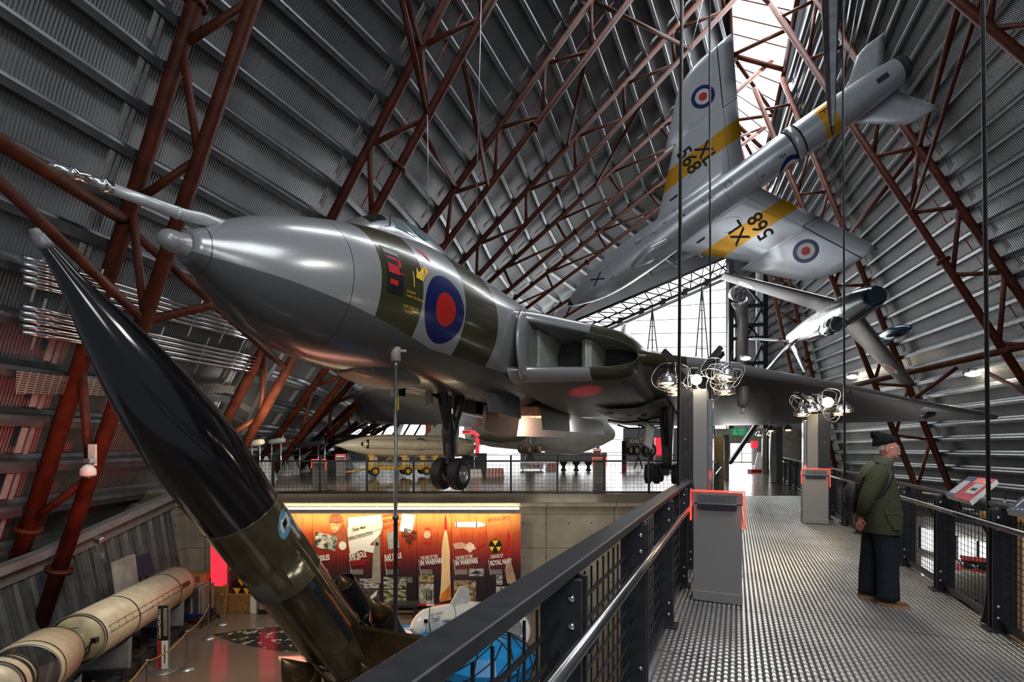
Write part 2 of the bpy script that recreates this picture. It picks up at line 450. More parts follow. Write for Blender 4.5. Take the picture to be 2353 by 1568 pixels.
# ---- ridge skylight
def ridge_pts():
    ys = [12.5, 18.5, 24.5, 30.5, 36.5, 42.5, 48.5]
    L = [online(LO[i], LTOP[i])+lnorm(i)*.4 for i in range(1, 8)]
    Rr = [V((3.2, 13.5, 31)), V((8.7, 18.3, 31)), online(RO[1], 30.5)+V((.3, .4, .4)), online(RO[2], 30.2)+V((.2, .3, .5)), online(RO[3], 29.8)+V((.3, 0, .4)), online(RO[4], 28.5)+V((-1.2, -3, .5)), online(RO[4], 27)+V((-.8, .5, .5))]
    return L, Rr
Lr, Rr = ridge_pts()
mb = MB(); mb.loft([[a+V((-.2, 0, .5)), b+V((.2, 0, .5))] for a, b in zip(Lr, Rr)], 0, False, False, False)
window_1 = struct(mb.build('window_1', ['daylight2'], recalc=False))
mbb = MB()
for a, b in zip(Lr, Rr):
    mbb.tube([a, b], .17, 10)
for (a, b), (c, d) in zip(zip(Lr, Rr), list(zip(Lr, Rr))[1:]):
    m = (b+d)/2; mbb.tube([a, m], .14, 8); mbb.tube([c, m], .14, 8)
    mbb.tube([a, c], .17, 8); mbb.tube([b, d], .17, 8)
    for q in range(1, 5):
        t = q/5; mbb.beam(a.lerp(c, t)+V((0, 0, .42)), b.lerp(d, t)+V((0, 0, .42)), .06, .06)
t = mbb.build('ridge_bracing', ['rust']); tag(t, 'rust red zigzag tubes crossing under the bright ridge skylight', 'roof bracing')
# trim flashing along the skylight
mb = MB(); mb.loft([[b+V((.1, 0, -.3)), b+V((.35, 0, .8))] for b in Rr], 0, False, False, False); mb.loft([[a+V((-.1, 0, -.3)), a+V((-.35, 0, .8))] for a in Lr], 0, False, False, False)
struct(mb.build('trim_1', ['purlin'], recalc=False))
# ---- far gable: white glazing, its top edge and the lattice lit strip above it
gy0, gy1 = 57.5, 55.0
def GP(x, y): return P(x, y, lerp(gy0, gy1, (x-1000)/668))
gl = [GP(1010, 1078), GP(1010, 925), GP(1390, 757), GP(1668, 634), GP(1668, 1078)]
mb = MB(); mb.add(gl, [(0, 1, 2, 3, 4)])
window_2 = struct(mb.build('window_2', ['daylight'], recalc=False))
mb = MB()
for yy in (668, 700, 733, 768, 800, 835, 870, 905, 940, 975, 1010, 1040):
    a = GP(1010, yy+28*(1028-yy)/360); b = GP(1668, yy-3)
    xl = 1390-(yy-757)*1.0 if yy < 757 else 1390
    mb.beam(GP(max(1010, 1390-(757-yy)*-2.26 if yy < 757 else 1000), yy+6)+V((0, -.1, 0)), b+V((0, -.1, 0)), .05, .07)
for xx in (1210, 1300, 1390, 1455, 1530, 1600): mb.beam(GP(xx, 1070)+V((0, -.12, 0)), GP(xx, 760 if xx < 1392 else 757-(xx-1390)*.443)+V((0, -.12, 0)), .05, .03)
mb.build('glazing_bars', ['grey'], window_2)
mb = MB()
q = [P(1288, 752, 54.3), P(1668, 592, 53.8), P(1668, 628, 54.6), P(1372, 760, 55.2)]
mb.add(q, [(0, 1, 2, 3)]); window_3 = struct(mb.build('window_3', ['daylight2'], recalc=False))
mb = MB()
def st(t, s_): return q[0].lerp(q[1], t).lerp(q[3].lerp(q[2], t), s_)+V((0, -.5, -.1))
mb.tube([st(0, 0), st(1, 0)], .16, 6); mb.tube([st(0, 1), st(1, 1)], .16, 6); mb.tube([st(0, .55), st(1, .55)], .1, 6)
for i in range(14):
    t0, t1 = i/14, (i+1)/14
    mb.tube([st(t0, 0 if i % 2 else 1), st(t1, 1 if i % 2 else 0)], .075, 5); mb.tube([st(t0, 1 if i % 2 else 0), st(t1, 0 if i % 2 else 1)], .06, 5)
for i in range(7): mb.box(st(i/6, 1.02), (.5, .5, .7))
o = mb.build('lattice_girder', ['dark']); tag(o, 'dark lattice girder across the bright slanting glazed strip', 'girder')
mb = MB(); mb.beam(P(1385, 764, 54.6), P(1672, 640, 54.2), .5, .35); struct(mb.build('trim_2', ['alu']))
mb = MB(); mb.add([P(1000, 1070, 58.5), P(560, 1070, 58.5), P(560, 900, 58.5), P(1000, 700, 58.5)], [(0, 1, 2, 3)]); wall_gable = struct(mb.build('wall_gable', ['clad'], recalc=False)); box_uv(wall_gable.data, lambda c: (c.x, c.z))
mb = MB()
for x0, x1, y0, y1 in ((700, 740, 1000, 1020), (800, 850, 975, 1018), (860, 905, 980, 1012), (915, 985, 975, 1010)): mb.add([P(x0, y1, 58), P(x1, y1, 58), P(x1, y0, 58), P(x0+14, y0, 58)], [(0, 1, 2, 3)])
window_5 = struct(mb.build('window_5', ['daylight'], recalc=False)); mb = MB()
for i in range(13): mb.beam(P(690+i*25, 1022, 57.7), P(720+i*25, 970, 57.7), .22, .2)
mb.build('glazing_bars', ['dark'], window_5)
mb = MB(); mb.add([P(1000, 1075, 61), P(1960, 1075, 61), P(1960, 250, 61), P(1000, 250, 61)], [(0, 1, 2, 3)]); wall_end = struct(mb.build('wall_end', ['clad'], recalc=False)); box_uv(wall_end.data, lambda c: (c.x, c.z))
mb = MB()
for x0, x1, yt in ((1196, 1395, 1040), (1432, 1620, 984)): mb.prism([P(x0, 1062, 51), P(x1, 1062, 51), P(x1, yt, 51), P(x0, yt, 51)], (0, .3, 0))
wall_low = struct(mb.build('wall_low', ['grey']))  # grey screen added to dim the white glazing, standing in for dark equipment
# end wall around the fire exit
door_y = 49.0
mb = MB(); d0 = door_y+.2
xa, xb = (1640-CX)/FOC*d0, (1850-CX)/FOC*d0
dl, dr = (1677-CX)/FOC*d0, (1731-CX)/FOC*d0
mb.box(((xa+dl)/2, d0+.15, 1.7), (dl-xa, .3, 3.6)); mb.box(((dr+xb)/2, d0+.15, 1.7), (xb-dr, .3, 3.6)); mb.box(((dl+dr)/2, d0+.15, 2.75), (dr-dl, .3, 1.5))
wall_back = struct(mb.build('wall_back', ['conc']))
mb = MB(); mb.add([(dl, d0+.1, 0), (dr, d0+.1, 0), (dr, d0+.1, 2.05), (dl, d0+.1, 2.05)], [(0, 1, 2, 3)])
k = NB('daylit garden seen through the doors'); k.fin((.8, .9, .8), .5, 0, .3, k.mix(k.math('MULTIPLY_ADD', k.noise(1.6, 5), 3, -1.0), (.55, .8, .5), (1, 1, 1)), 2.6)
M['garden'] = k.m
door_1 = struct(mb.build('door_1', ['garden'], recalc=False))
mb = MB()
for xx in (dl, (dl+dr)/2, dr): mb.box((xx, d0, 1.03), (.07, .08, 2.06))
mb.box(((dl+dr)/2, d0, 2.08), (dr-dl, .08, .1)); mb.box(((dl+dr)/2, d0, .06), (dr-dl, .08, .1)); mb.box(((dl+dr)/2, d0, .95), (dr-dl, .05, .05))
mb.build('door_frame', ['alu'], door_1)
# ---- floors
k = NB('polished concrete floor')
n1 = k.noise(.5, 5); n2 = k.noise(3, 4)
k.bump(k.noise(1.2, 3), .06, .05)
M['floor'] = k.fin(k.mix(k.math('MULTIPLY_ADD', n1, 1.6, -.3), (.085, .074, .06), (.165, .145, .12)), k.math('MULTIPLY_ADD', n2, .25, .1), 0, .45)
k = NB('lower concrete floor')
M['floor2'] = k.fin(k.mix(k.math('MULTIPLY_ADD', k.noise(.6, 5), 1.6, -.3), (.1, .075, .058), (.19, .15, .12)), k.math('MULTIPLY_ADD', k.noise(2, 4), .2, .05), 0, .55, coat=.25)
k = NB('ribbed metal walkway')
# tread plate: rows of short raised bars
tc = k.new('ShaderNodeTexCoord'); mp = k.new('ShaderNodeMapping'); mp.inputs['Rotation'].default_value = (0, 0, math.atan2(.424, .9057)); k.t.links.new(tc.outputs['Object'], mp.inputs[0])
sx = k.new('ShaderNodeSeparateXYZ'); k.t.links.new(mp.outputs[0], sx.inputs[0])
u = k.math('MULTIPLY', sx.outputs[0], 1/.044); vv = k.math('MULTIPLY', sx.outputs[1], 1/.07)
row = k.math('FLOOR', u); fu = k.math('ABSOLUTE', k.math('SUBTRACT', k.math('FRACT', u), .5))
sh = k.math('MULTIPLY', k.math('MODULO', k.math('ABSOLUTE', row), 2), .5)
fv = k.math('ABSOLUTE', k.math('SUBTRACT', k.math('FRACT', k.math('ADD', vv, sh)), .5))
h = k.math('MULTIPLY', k.math('LESS_THAN', fu, .24), k.math('MULTIPLY_ADD', k.math('SMOOTH_MIN', k.math('MULTIPLY', k.math('SUBTRACT', .46, fv), 5), 1, .2), .75, .25))
h2 = k.math('SMOOTH_MIN', k.math('MULTIPLY', k.math('SUBTRACT', .42, fu), 4), k.math('MULTIPLY_ADD', k.math('SUBTRACT', .5, fv), 1.2, .35), .2)
k.bump(h2, .9, .012)
seam = k.math('LESS_THAN', k.math('FRACT', k.math('MULTIPLY', sx.outputs[1], 1/1.3)), .008)
c = k.mix(k.math('MULTIPLY_ADD', k.noise(1.4, 5), 1.8, -.4), (.3, .305, .32), (.55, .55, .55))
c = k.mix(k.math('MULTIPLY', k.math('GREATER_THAN', fu, .3), .55), c, (.1, .1, .1)); c = k.mix(seam, c, (.02, .02, .02))
M['tread'] = k.fin(c, .34, .7)
M['tread'].name = 'ribbed metal walkway'
def slab(name, poly, z, th, m, m2=None):
    mb = MB(); mb.prism([(x, y, z-th) for x, y in poly], (0, 0, th)); return struct(mb.build(name, [m]))
YE = 15.7
slab('floor_walkway', [(wl(-2), -2), (wr(-2), -2), (wr(YE), YE), (wl(YE), YE)], 0, .16, 'tread')
slab('floor', [(-13.5, 16.4), (wl(16.4), 16.4), (wl(YE)-.02, YE+.005), (wr(YE)+.02, YE+.005), (wr(50), 50), (wr(50), 57.5), (-17, 57.5), (-17, 30)], 0, .3, 'floor')
slab('floor_lower', [(-16, -1), (wl(-1), -1), (wl(17), 17), (-16, 17)], -4.0, .2, 'floor2')
slab('floor_right', [(wl(-2), -2.5), (34, -2.5), (36, 60), (wr(55)-1, 60), (wl(17), 17)], -6.0, .2, 'floor2')
# concrete front of the upper floor and the wall below it
M['concs'] = M['conc']
k = NB('concrete with tie holes')
X, Y, Z = k.xyz()
jx = k.math('LESS_THAN', k.math('ABSOLUTE', k.math('SUBTRACT', k.math('FRACT', k.math('MULTIPLY', X, 1/2.4)), .5)), .006)
jz = k.math('LESS_THAN', k.math('ABSOLUTE', k.math('SUBTRACT', k.math('FRACT', k.math('MULTIPLY_ADD', Z, 1/1.2, .13)), .5)), .01)
hx = k.math('SUBTRACT', k.math('FRACT', k.math('MULTIPLY', X, 1/.8)), .5); hz = k.math('SUBTRACT', k.math('FRACT', k.math('MULTIPLY_ADD', Z, 1/1.2, .4)), .5)
hole = k.math('LESS_THAN', k.math('ADD', k.math('MULTIPLY', k.math('MULTIPLY', hx, hx), .64), k.math('MULTIPLY', k.math('MULTIPLY', hz, hz), 1.44)), .0007)
c = k.mix(k.math('MULTIPLY_ADD', k.noise(1.3, 6), 2, -.5), (.2, .18, .145), (.36, .33, .28))
c = k.mix(jx, c, (.08, .07, .06)); c = k.mix(jz, c, (.1, .09, .08)); c = k.mix(hole, c, (.03, .03, .03))
k.bump(k.noise(14, 5), .25, .02)
M['tie'] = k.fin(c, .8, 0, .3)
mb = MB(); mb.box((-2.9, 16.75, -.225), (20.6, .6, .45-.02)); mb.box((-2.9, 17.1, -2.2), (20.6, .5, 3.6))
wall_gallery = struct(mb.build('wall_gallery', ['tie']))
mb = MB(); mb.prism([(-13.6, 16.5, -4), (-11.25, 16.5, -4), (-11.6, 16.5, .1), (-13.6, 16.5, .1)], (0, .5, 0)); struct(mb.build('wall_corner', ['tie']))
mb = MB(); mb.box((-7.35-2.85, 16.5, -2.2), (.25, .3, 3.6)); struct(mb.build('trim_3', ['conc']))
# retaining wall below the walkway between the two lower floors
mb = MB(); mb.prism([(wl(-1)+.6, -1, -6), (wl(16)+.6, 16, -6), (wl(16)+.9, 16, -6), (wl(-1)+.9, -1, -6)], (0, 0, 2.2)); struct(mb.build('wall_retaining', ['conc']))
mb = MB(); mb.prism([(wr(YE), YE, -6), (wr(50), 50, -6), (wr(50)-.4, 50, -6), (wr(YE)-.4, YE, -6)], (0, 0, 5.7)); struct(mb.build('wall_corridor', ['conc']))
# eave wall of deep ribbed sheet on the left of the lower hall
top = [V((-12.9, 8.5, -2.3)), V((-12.6, 12.5, -1.55)), V((-11.72, 16.45, -.3))]; bot = [V((-12.3, 8.5, -4)), V((-12.0, 12.5, -4)), V((-11.15, 16.45, -4))]
mb = MB(); cols = []
for i in range(261):
    t = i/260*2; q = min(int(t), 1); f = t-q; w_ = math.sin(2*PI*i/6.5); off = V((.05*max(-.6, min(.6, w_*1.3)), 0, 0)); cols.append([top[q].lerp(top[q+1], f)+off, bot[q].lerp(bot[q+1], f)+off])
mb.loft(cols, 0, False, False, False)
wall_eave = struct(mb.build('wall_eave', ['purlin'], recalc=False))
mb = MB()
for a, b in zip(top, top[1:]): mb.beam(a+V((.08, 0, -.02)), b+V((.08, 0, -.02)), .12, .3); mb.beam(a+V((.25, 0, .33)), b+V((.25, 0, .33)), .35, .2)
struct(mb.build('trim_4', ['grey']))
# low lit glazing under the right eave
def er(y): return 26.6+.185*(y-18.6)
mb = MB(); mb.add([(er(27.5), 27.5, -5.7), (er(34.6), 34.6, -5.7), (er(34.6), 34.6, -4.2), (er(27.5), 27.5, -4.2)], [(0, 1, 2, 3)])
window_4 = struct(mb.build('window_4', ['daylight'], recalc=False))
mb = MB()
for yy in (27.5, 29.3, 31.1, 32.9, 34.6): mb.box((er(yy)-.05, yy, -4.95), (.1, .12, 1.6))
mb.build('glazing_bars', ['dark'], window_4)
mb = MB(); mb.add([(er(0), 0, -3.4), (er(50), 50, -3.4), (er(50), 50, -6), (er(0), 0, -6)], [(0, 1, 2, 3)]); mb.v = [(x+.3, y, z) for x, y, z in mb.v]; struct(mb.build('wall_base', ['conc'], recalc=False))
# ================= THE LARGE DELTA WINGED BOMBER =================
def poly_onto(mb, onto, pts, push, mi=0, cell=.12, off=.006):
    import bmesh
    bm = bmesh.new(); vs = [bm.verts.new(p) for p in pts]; bm.faces.new(vs); bmesh.ops.triangulate(bm, faces=bm.faces)
    for _ in range(4):
        es = [e for e in bm.edges if e.calc_length() > cell]
        if not es: break
        bmesh.ops.subdivide_edges(bm, edges=es, cuts=1); bmesh.ops.triangulate(bm, faces=bm.faces)
    d = V(push).normalized(); bm.verts.index_update(); out = []
    for v in bm.verts:
        h = onto.ray_cast(v.co-d*3, d); out.append(h[0]-d*off if h[0] is not None else v.co.copy())
    mb.add(out, [tuple(v.index for v in f.verts) for f in bm.faces], mi, True); bm.free()
ea = V((.41, .9121, 0)).normalized(); es_ = V((-ea.y, ea.x, 0))
BM = Matrix(((ea.x, es_.x, 0, -4.14), (ea.y, es_.y, 0, 5.75), (0, 0, 1, 0), (0, 0, 0, 1)))
bomber = empty('delta_bomber', 'huge grey and green delta winged bomber with roundel on its nose, raised above the floor', 'aircraft', mtx=BM)
def bomber_paint(name, lower):
    k = NB(name); X, Y, Z = k.xyz()
    sp = k.noise(70, 2); big = k.noise(1.2, 4)
    grey = k.mix(k.math('MULTIPLY_ADD', sp, 1.2, -.1), (.27, .285, .3), (.37, .385, .4))
    green = k.mix(big, (.04, .042, .02), (.062, .062, .03))
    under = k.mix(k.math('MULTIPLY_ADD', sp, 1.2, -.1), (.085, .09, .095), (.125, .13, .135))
    if lower == 'fus':
        g = k.math('ADD', k.band(X, 2.42, 3.32), k.band(X, 4.62, 6.05))
        top = k.math('MULTIPLY', k.band(X, 2.1, 6.0), k.math('GREATER_THAN', Z, 5.2))
        g = k.math('MINIMUM', k.math('ADD', g, k.math('GREATER_THAN', X, 13.0)), 1)
        c = k.mix(g, grey, green)
        dx = k.math('DIVIDE', k.math('SUBTRACT', X, 3.98), .6); dz = k.math('DIVIDE', k.math('SUBTRACT', Z, 4.13), .6)
        r = k.math('SQRT', k.math('ADD', k.math('MULTIPLY', dx, dx), k.math('MULTIPLY', dz, dz)))
        port = k.math('LESS_THAN', Y, 0)
        c = k.mix(k.math('MULTIPLY', port, k.math('LESS_THAN', r, 1)), c, (.012, .02, .13))
        c = k.mix(k.math('MULTIPLY', port, k.math('LESS_THAN', r, .5)), c, (.55, .025, .02))
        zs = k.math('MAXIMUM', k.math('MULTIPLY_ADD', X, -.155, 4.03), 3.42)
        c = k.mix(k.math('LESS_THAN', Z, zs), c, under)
        for s_ in (.36, 1.95, 8.3):
            c = k.mix(k.math('LESS_THAN', k.math('ABSOLUTE', k.math('SUBTRACT', X, s_)), .006), c, (.05, .05, .055))
    else:
        P_ = k.math('ABSOLUTE', Y)
        c = k.mix(k.band(P_, 2.95, 5.1), grey, green) if lower == 'up' else under
        if lower == 'dn':
            seam = k.math('LESS_THAN', k.math('ABSOLUTE', k.math('SUBTRACT', k.math('FRACT', k.math('MULTIPLY', P_, .42)), .5)), .004)
            seam2 = k.math('LESS_THAN', k.math('ABSOLUTE', k.math('SUBTRACT', k.math('FRACT', k.math('MULTIPLY_ADD', X, .19, .3)), .5)), .002)
            c = k.mix(k.math('MAXIMUM', seam, seam2), c, (.04, .04, .045))
    k.bump(k.noise(3, 3), .04, .05)
    return k.fin(c, .42 if lower == 'dn' else .24, .15 if lower == 'dn' else .3, .5, coat=0 if lower == 'dn' else .25)
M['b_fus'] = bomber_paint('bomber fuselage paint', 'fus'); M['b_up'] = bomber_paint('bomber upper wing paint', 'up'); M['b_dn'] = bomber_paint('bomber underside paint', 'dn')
FT = [(.2, 4.1, .2, 4.3, 3.9), (.36, 4.09, .29, 4.4, 3.8), (.7, 4.06, .52, 4.64, 3.52), (1.1, 4.06, .76, 4.86, 3.28), (1.6, 4.12, .98, 5.07, 3.12), (2.2, 4.22, 1.18, 5.27, 3.0), (3, 4.3, 1.34, 5.5, 2.93), (4, 4.34, 1.45, 5.72, 2.9),
      (5, 4.36, 1.48, 5.82, 2.88), (6.5, 4.37, 1.48, 5.86, 2.86), (9, 4.38, 1.48, 5.86, 2.86), (13, 4.3, 1.46, 5.72, 2.86), (18, 4.1, 1.35, 5.3, 2.86), (23, 3.9, 1.0, 4.9, 2.95), (27, 3.85, .6, 4.5, 3.15), (29.6, 3.85, .25, 4.2, 3.5)]
xs = [.2, .28, .36]+[.36+.2*i for i in range(1, 40)]+[8.6+.8*i for i in range(27)]
rings = []
for x, zc, a, zt, zb in smooth_tab(FT, xs):
    r = []
    for q in range(56):
        th = 2*PI*q/56; c, s = math.cos(th), math.sin(th)
        r.append(V((x, a*c, zc+(zt-zc)*s if s > 0 else zc+(zc-zb)*s)))
    rings.append(r)
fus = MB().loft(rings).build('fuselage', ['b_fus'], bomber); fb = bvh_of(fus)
nose = MB().lathe([(0, .0), (.01, .05), (.04, .095), (.09, .125), (.15, .135), (.25, .135), (.26, .15), (.31, .155), (.32, .17), (.37, .21)], (-.1, 0, 4.1), (1, 0, 0), 28).build('nose_thimble', [mat('thimble grey', (.3, .31, .32), .3, .2, .5, .1)], bomber)
mb = MB(); pr = [V((.75, -.1, 4.55)), V((.35, -.1, 4.47)), V((.15, -.1, 4.43)), V((-.1, -.1, 4.41)), V((-.62, -.1, 4.38))]
mb.tube(pr, [.05, .085, .075, .07, .06], 14); mb.lathe([(0, .068), (.06, .07), (.07, .078), (.1, .078), (.11, .06), (.3, .05), (.31, .06), (.36, .06), (.37, .04), (.47, .035), (.52, .01)], pr[-1], V((-1, 0, -.035)), 14, 1)
mb.lathe([(-.02, .078), (.02, .078)], (.05, -.1, 4.42), (1, 0, 0), 16)
mb.build('refuelling_probe', ['hgrey', 'clear'][:1]+['chrome'], bomber)
# canopy
CT = [(2.75, .3, 5.42), (3.0, .5, 5.62), (3.3, .58, 5.82), (3.7, .62, 6.02), (4.2, .62, 6.17), (4.8, .6, 6.22), (5.4, .55, 6.14), (6.0, .45, 5.98), (6.6, .3, 5.84)]
rings = []
for x, a, zt in smooth_tab(CT, [2.75+.12*i for i in range(33)]):
    fz = interp([(p[0], p[3]) for p in FT], x)-.42
    rings.append([V((x, a*math.cos(th)*(1+.25*(1-math.sin(th))), fz+(zt-fz)*math.sin(th)**.8)) for th in [PI*q/24 for q in range(25)]])
k = NB('bomber canopy paint'); M['b_can'] = k.fin(k.mix(k.noise(60, 2), (.16, .17, .175), (.3, .31, .32)), .25, .3, .5, coat=.2)
can = MB().loft(rings, 0, True, False, True).build('canopy', ['b_can'], bomber); cb = bvh_of(can)
def yz(x, t):     # point beside the canopy for projecting panes: t = height
    return V((x, -1.5, t))
M['pane'] = mat('pale blue canopy pane', (.13, .22, .26), .08, 0, .8, .1)
M['panedark'] = mat('dark canopy pane', (.015, .018, .02), .06, 0, .8, .1)
for nm, pts, m_ in (('side_window', [(3.55, 5.62), (4.05, 5.6), (3.98, 5.68), (3.72, 5.9)], 'pane'), ('side_window', [(4.12, 5.72), (4.35, 5.68), (4.52, 5.74), (4.48, 5.9), (4.25, 6.02), (4.02, 6.0)], 'pane')):
    mb = MB(); poly_onto(mb, cb, [yz(*p) for p in pts], (0, 1, 0), 0, .08, .012); mb.build(nm, [m_], can)
mb = MB(); poly_onto(mb, cb, [V((3.1, -.42, 7)), V((3.5, -.45, 7)), V((3.62, -.18, 7)), V((3.2, -.14, 7))], (0, 0, -1), 0, .08, .012); mb.build('windscreen_pane', ['panedark'], can)
mb = MB(); mb.tube([(3.45, -.56, 5.55), (3.42, -.6, 5.8)], .012, 6); mb.build('wiper', ['blackmetal'], can)
# painted warnings on the port side
mb = MB()
def side(x0, z0, x1, z1, mi, B=fb): poly_onto(mb, B, [V((x0, -3, z0)), V((x1, -3, z0)), V((x1, -3, z1)), V((x0, -3, z1))], (0, 1, 0), mi, .1, .004+.002*mi)
side(2.52, 4.05, 2.86, 4.82, 0); side(2.55, 4.7, 2.82, 4.78, 3)
side(2.58, 4.62, 2.84, 4.66, 1); side(2.78, 4.52, 2.84, 4.66, 1); side(2.56, 4.38, 2.78, 4.53, 1); side(2.78, 4.4, 2.86, 4.43, 1); side(2.58, 4.2, 2.74, 4.28, 1)
poly_onto(mb, fb, [V((3.15, -3, 4.46)), V((3.2, -3, 4.66)), V((3.24, -3, 4.58)), V((3.44, -3, 4.76)), V((3.5, -3, 4.66)), V((3.3, -3, 4.5)), V((3.34, -3, 4.44))], (0, 1, 0), 2, .1, .008)
side(3.08, 4.28, 3.1, 4.55, 2)
poly_onto(mb, fb, [V((3.45, -3, 5.1)), V((3.62, -3, 5.12)), V((3.7, -3, 4.9))], (0, 1, 0), 1, .1, .008)
mb.build('warning_markings', ['blackmetal', 'textr', 'texty', 'grey'], fus)
for body, x, z, sz in (('CANOPY', 2.93, 4.16, .05), ('TURN TO RELEASE', 2.93, 4.09, .05), ('KEEP CLEAR OF', 2.9, 3.92, .05), ('CANOPY', 2.95, 3.84, .05)):
    text(body, sz, (x, -3, z), (1, 0, 0), (0, 0, 1), 'texty', fus, 'stencil_lettering', onto=fb, push=(0, 1, 0))
text('RESCUE', .06, (3.25, -3, 4.51), (.78, 0, .62), (-.62, 0, .78), 'textk', fus, 'stencil_lettering', onto=fb, push=(0, 1, 0))
# bomb aimer's blister
rings = []
for i in range(15):
    t = i/14; x = 2.75+2.6*t; w_ = .62*math.sin(PI*min(1, .12+t*.88))**.6; dz = .36*math.sin(PI*(.1+.9*t))**.8
    rings.append([V((x, w_*math.cos(th), 3.1-dz*math.sin(th))) for th in [PI*q/16 for q in range(17)]])
bl = MB().loft(rings, 0, True, False, True).build('aiming_blister', ['b_dn'], bomber)
blv = bvh_of(bl); eyeL = BM.inverted() @ V((0, 0, EZ)); mb = MB(); pn = []
for x, y in ((806, 842), (850, 838), (861, 850), (856, 866), (838, 868), (818, 856)):
    d = (BM.inverted() @ P(x, y, 8)-eyeL).normalized(); h = blv.ray_cast(eyeL, d); pn.append(h[0]-d*.02 if h[0] is not None else eyeL+d*9.0)
mb.add(pn, [tuple(range(len(pn)))])
mb.build('flat_window', [mat('dull yellowish window', (.22, .21, .14), .25, 0, .6, .35, 9)], bl)
mb = MB(); mb.box((4.25, -.1, 2.48), (.06, .06, .28)); mb.build('yellow_tag', ['orange'], bomber)
mb = MB(); mb.box((5.2, .6, 2.85), (.25, .22, .22)); mb.build('aerial_box', ['dark'], bomber)
# ---- wings with the twin intakes
def wparam(y):
    LEx = interp([(1.3, 7.1), (1.6, 7.25), (3.7, 8.95), (4.2, 9.55), (5.5, 11.1), (10, 16.1), (13, 20.0), (16.6, 24.0), (17.5, 25.6)], y)
    zLE = interp([(1.3, 4.16), (3.9, 4.02), (6, 4.0), (10, 3.66), (16.2, 3.1), (17, 3.03)], y)
    TEx = interp([(1.3, 26.4), (6, 25.8), (16.2, 25.9), (17.5, 26.0)], y); zTE = interp([(1.3, 2.9), (6, 2.8), (17, 2.88)], y)
    T = interp([(1.3, .72), (4, .6), (8, .38), (12, .24), (16.2, .1), (17.5, .03)], y)
    H = interp([(1.3, .62), (1.6, .6), (3.4, .4)], y)
    if y > 3.0: H = .42*math.sqrt(max(0, 1-((y-3.0)/.98)**2)) if y < 3.98 else 0
    return LEx, zLE, TEx, zTE, T, H
def wsec(y, sgn):
    LEx, zLE, TEx, zTE, T, H = wparam(y)
    if sgn > 0:      # the aircraft hangs slightly left wing low
        q = max(0, y-4); LEx -= .25*q; TEx -= .25*q; zLE = 8.1-zLE; zTE = zTE+.03*q
    S = [0, .002, .008, .02, .045, .08, .13, .2, .3, .42, .55, .7, .85, 1]
    f = lambda s: 2.6*math.sqrt(s)*(1-s); top = []; bot = []
    for s in S:
        x = lerp(LEx, TEx, s); z = lerp(zLE, zTE, s); lip = .07*min(1, H/.3)
        h = (H+lip*min(1, (s/.008))**.5)*(1-s)**1.6
        top.append(V((x, sgn*y, z+h+1.1*T*f(s)))); bot.append(V((x, sgn*y, z-h-.95*T*f(s))))
    tun = []
    if H > 0:
        for dx, kz in ((.06, .93), (.25, .88), (2.6, .8)): tun.append((dx, kz))
        inner = [V((LEx+dx, sgn*y, zLE-H*kz)) for dx, kz in tun]+[V((LEx+dx, sgn*y, zLE+H*kz)) for dx, kz in reversed(tun)]
    else: inner = [V((LEx, sgn*y, zLE))]*6
    return top, bot[::-1], inner
ys = [1.2, 1.5, 1.8, 2.2, 2.6, 2.95, 3.1, 3.3, 3.5, 3.7, 3.82, 3.9, 3.94, 3.97, 3.99, 4.3, 4.8, 5.5, 6.5, 8, 10, 12, 13.2, 14.5, 16.2, 17.1, 17.5]
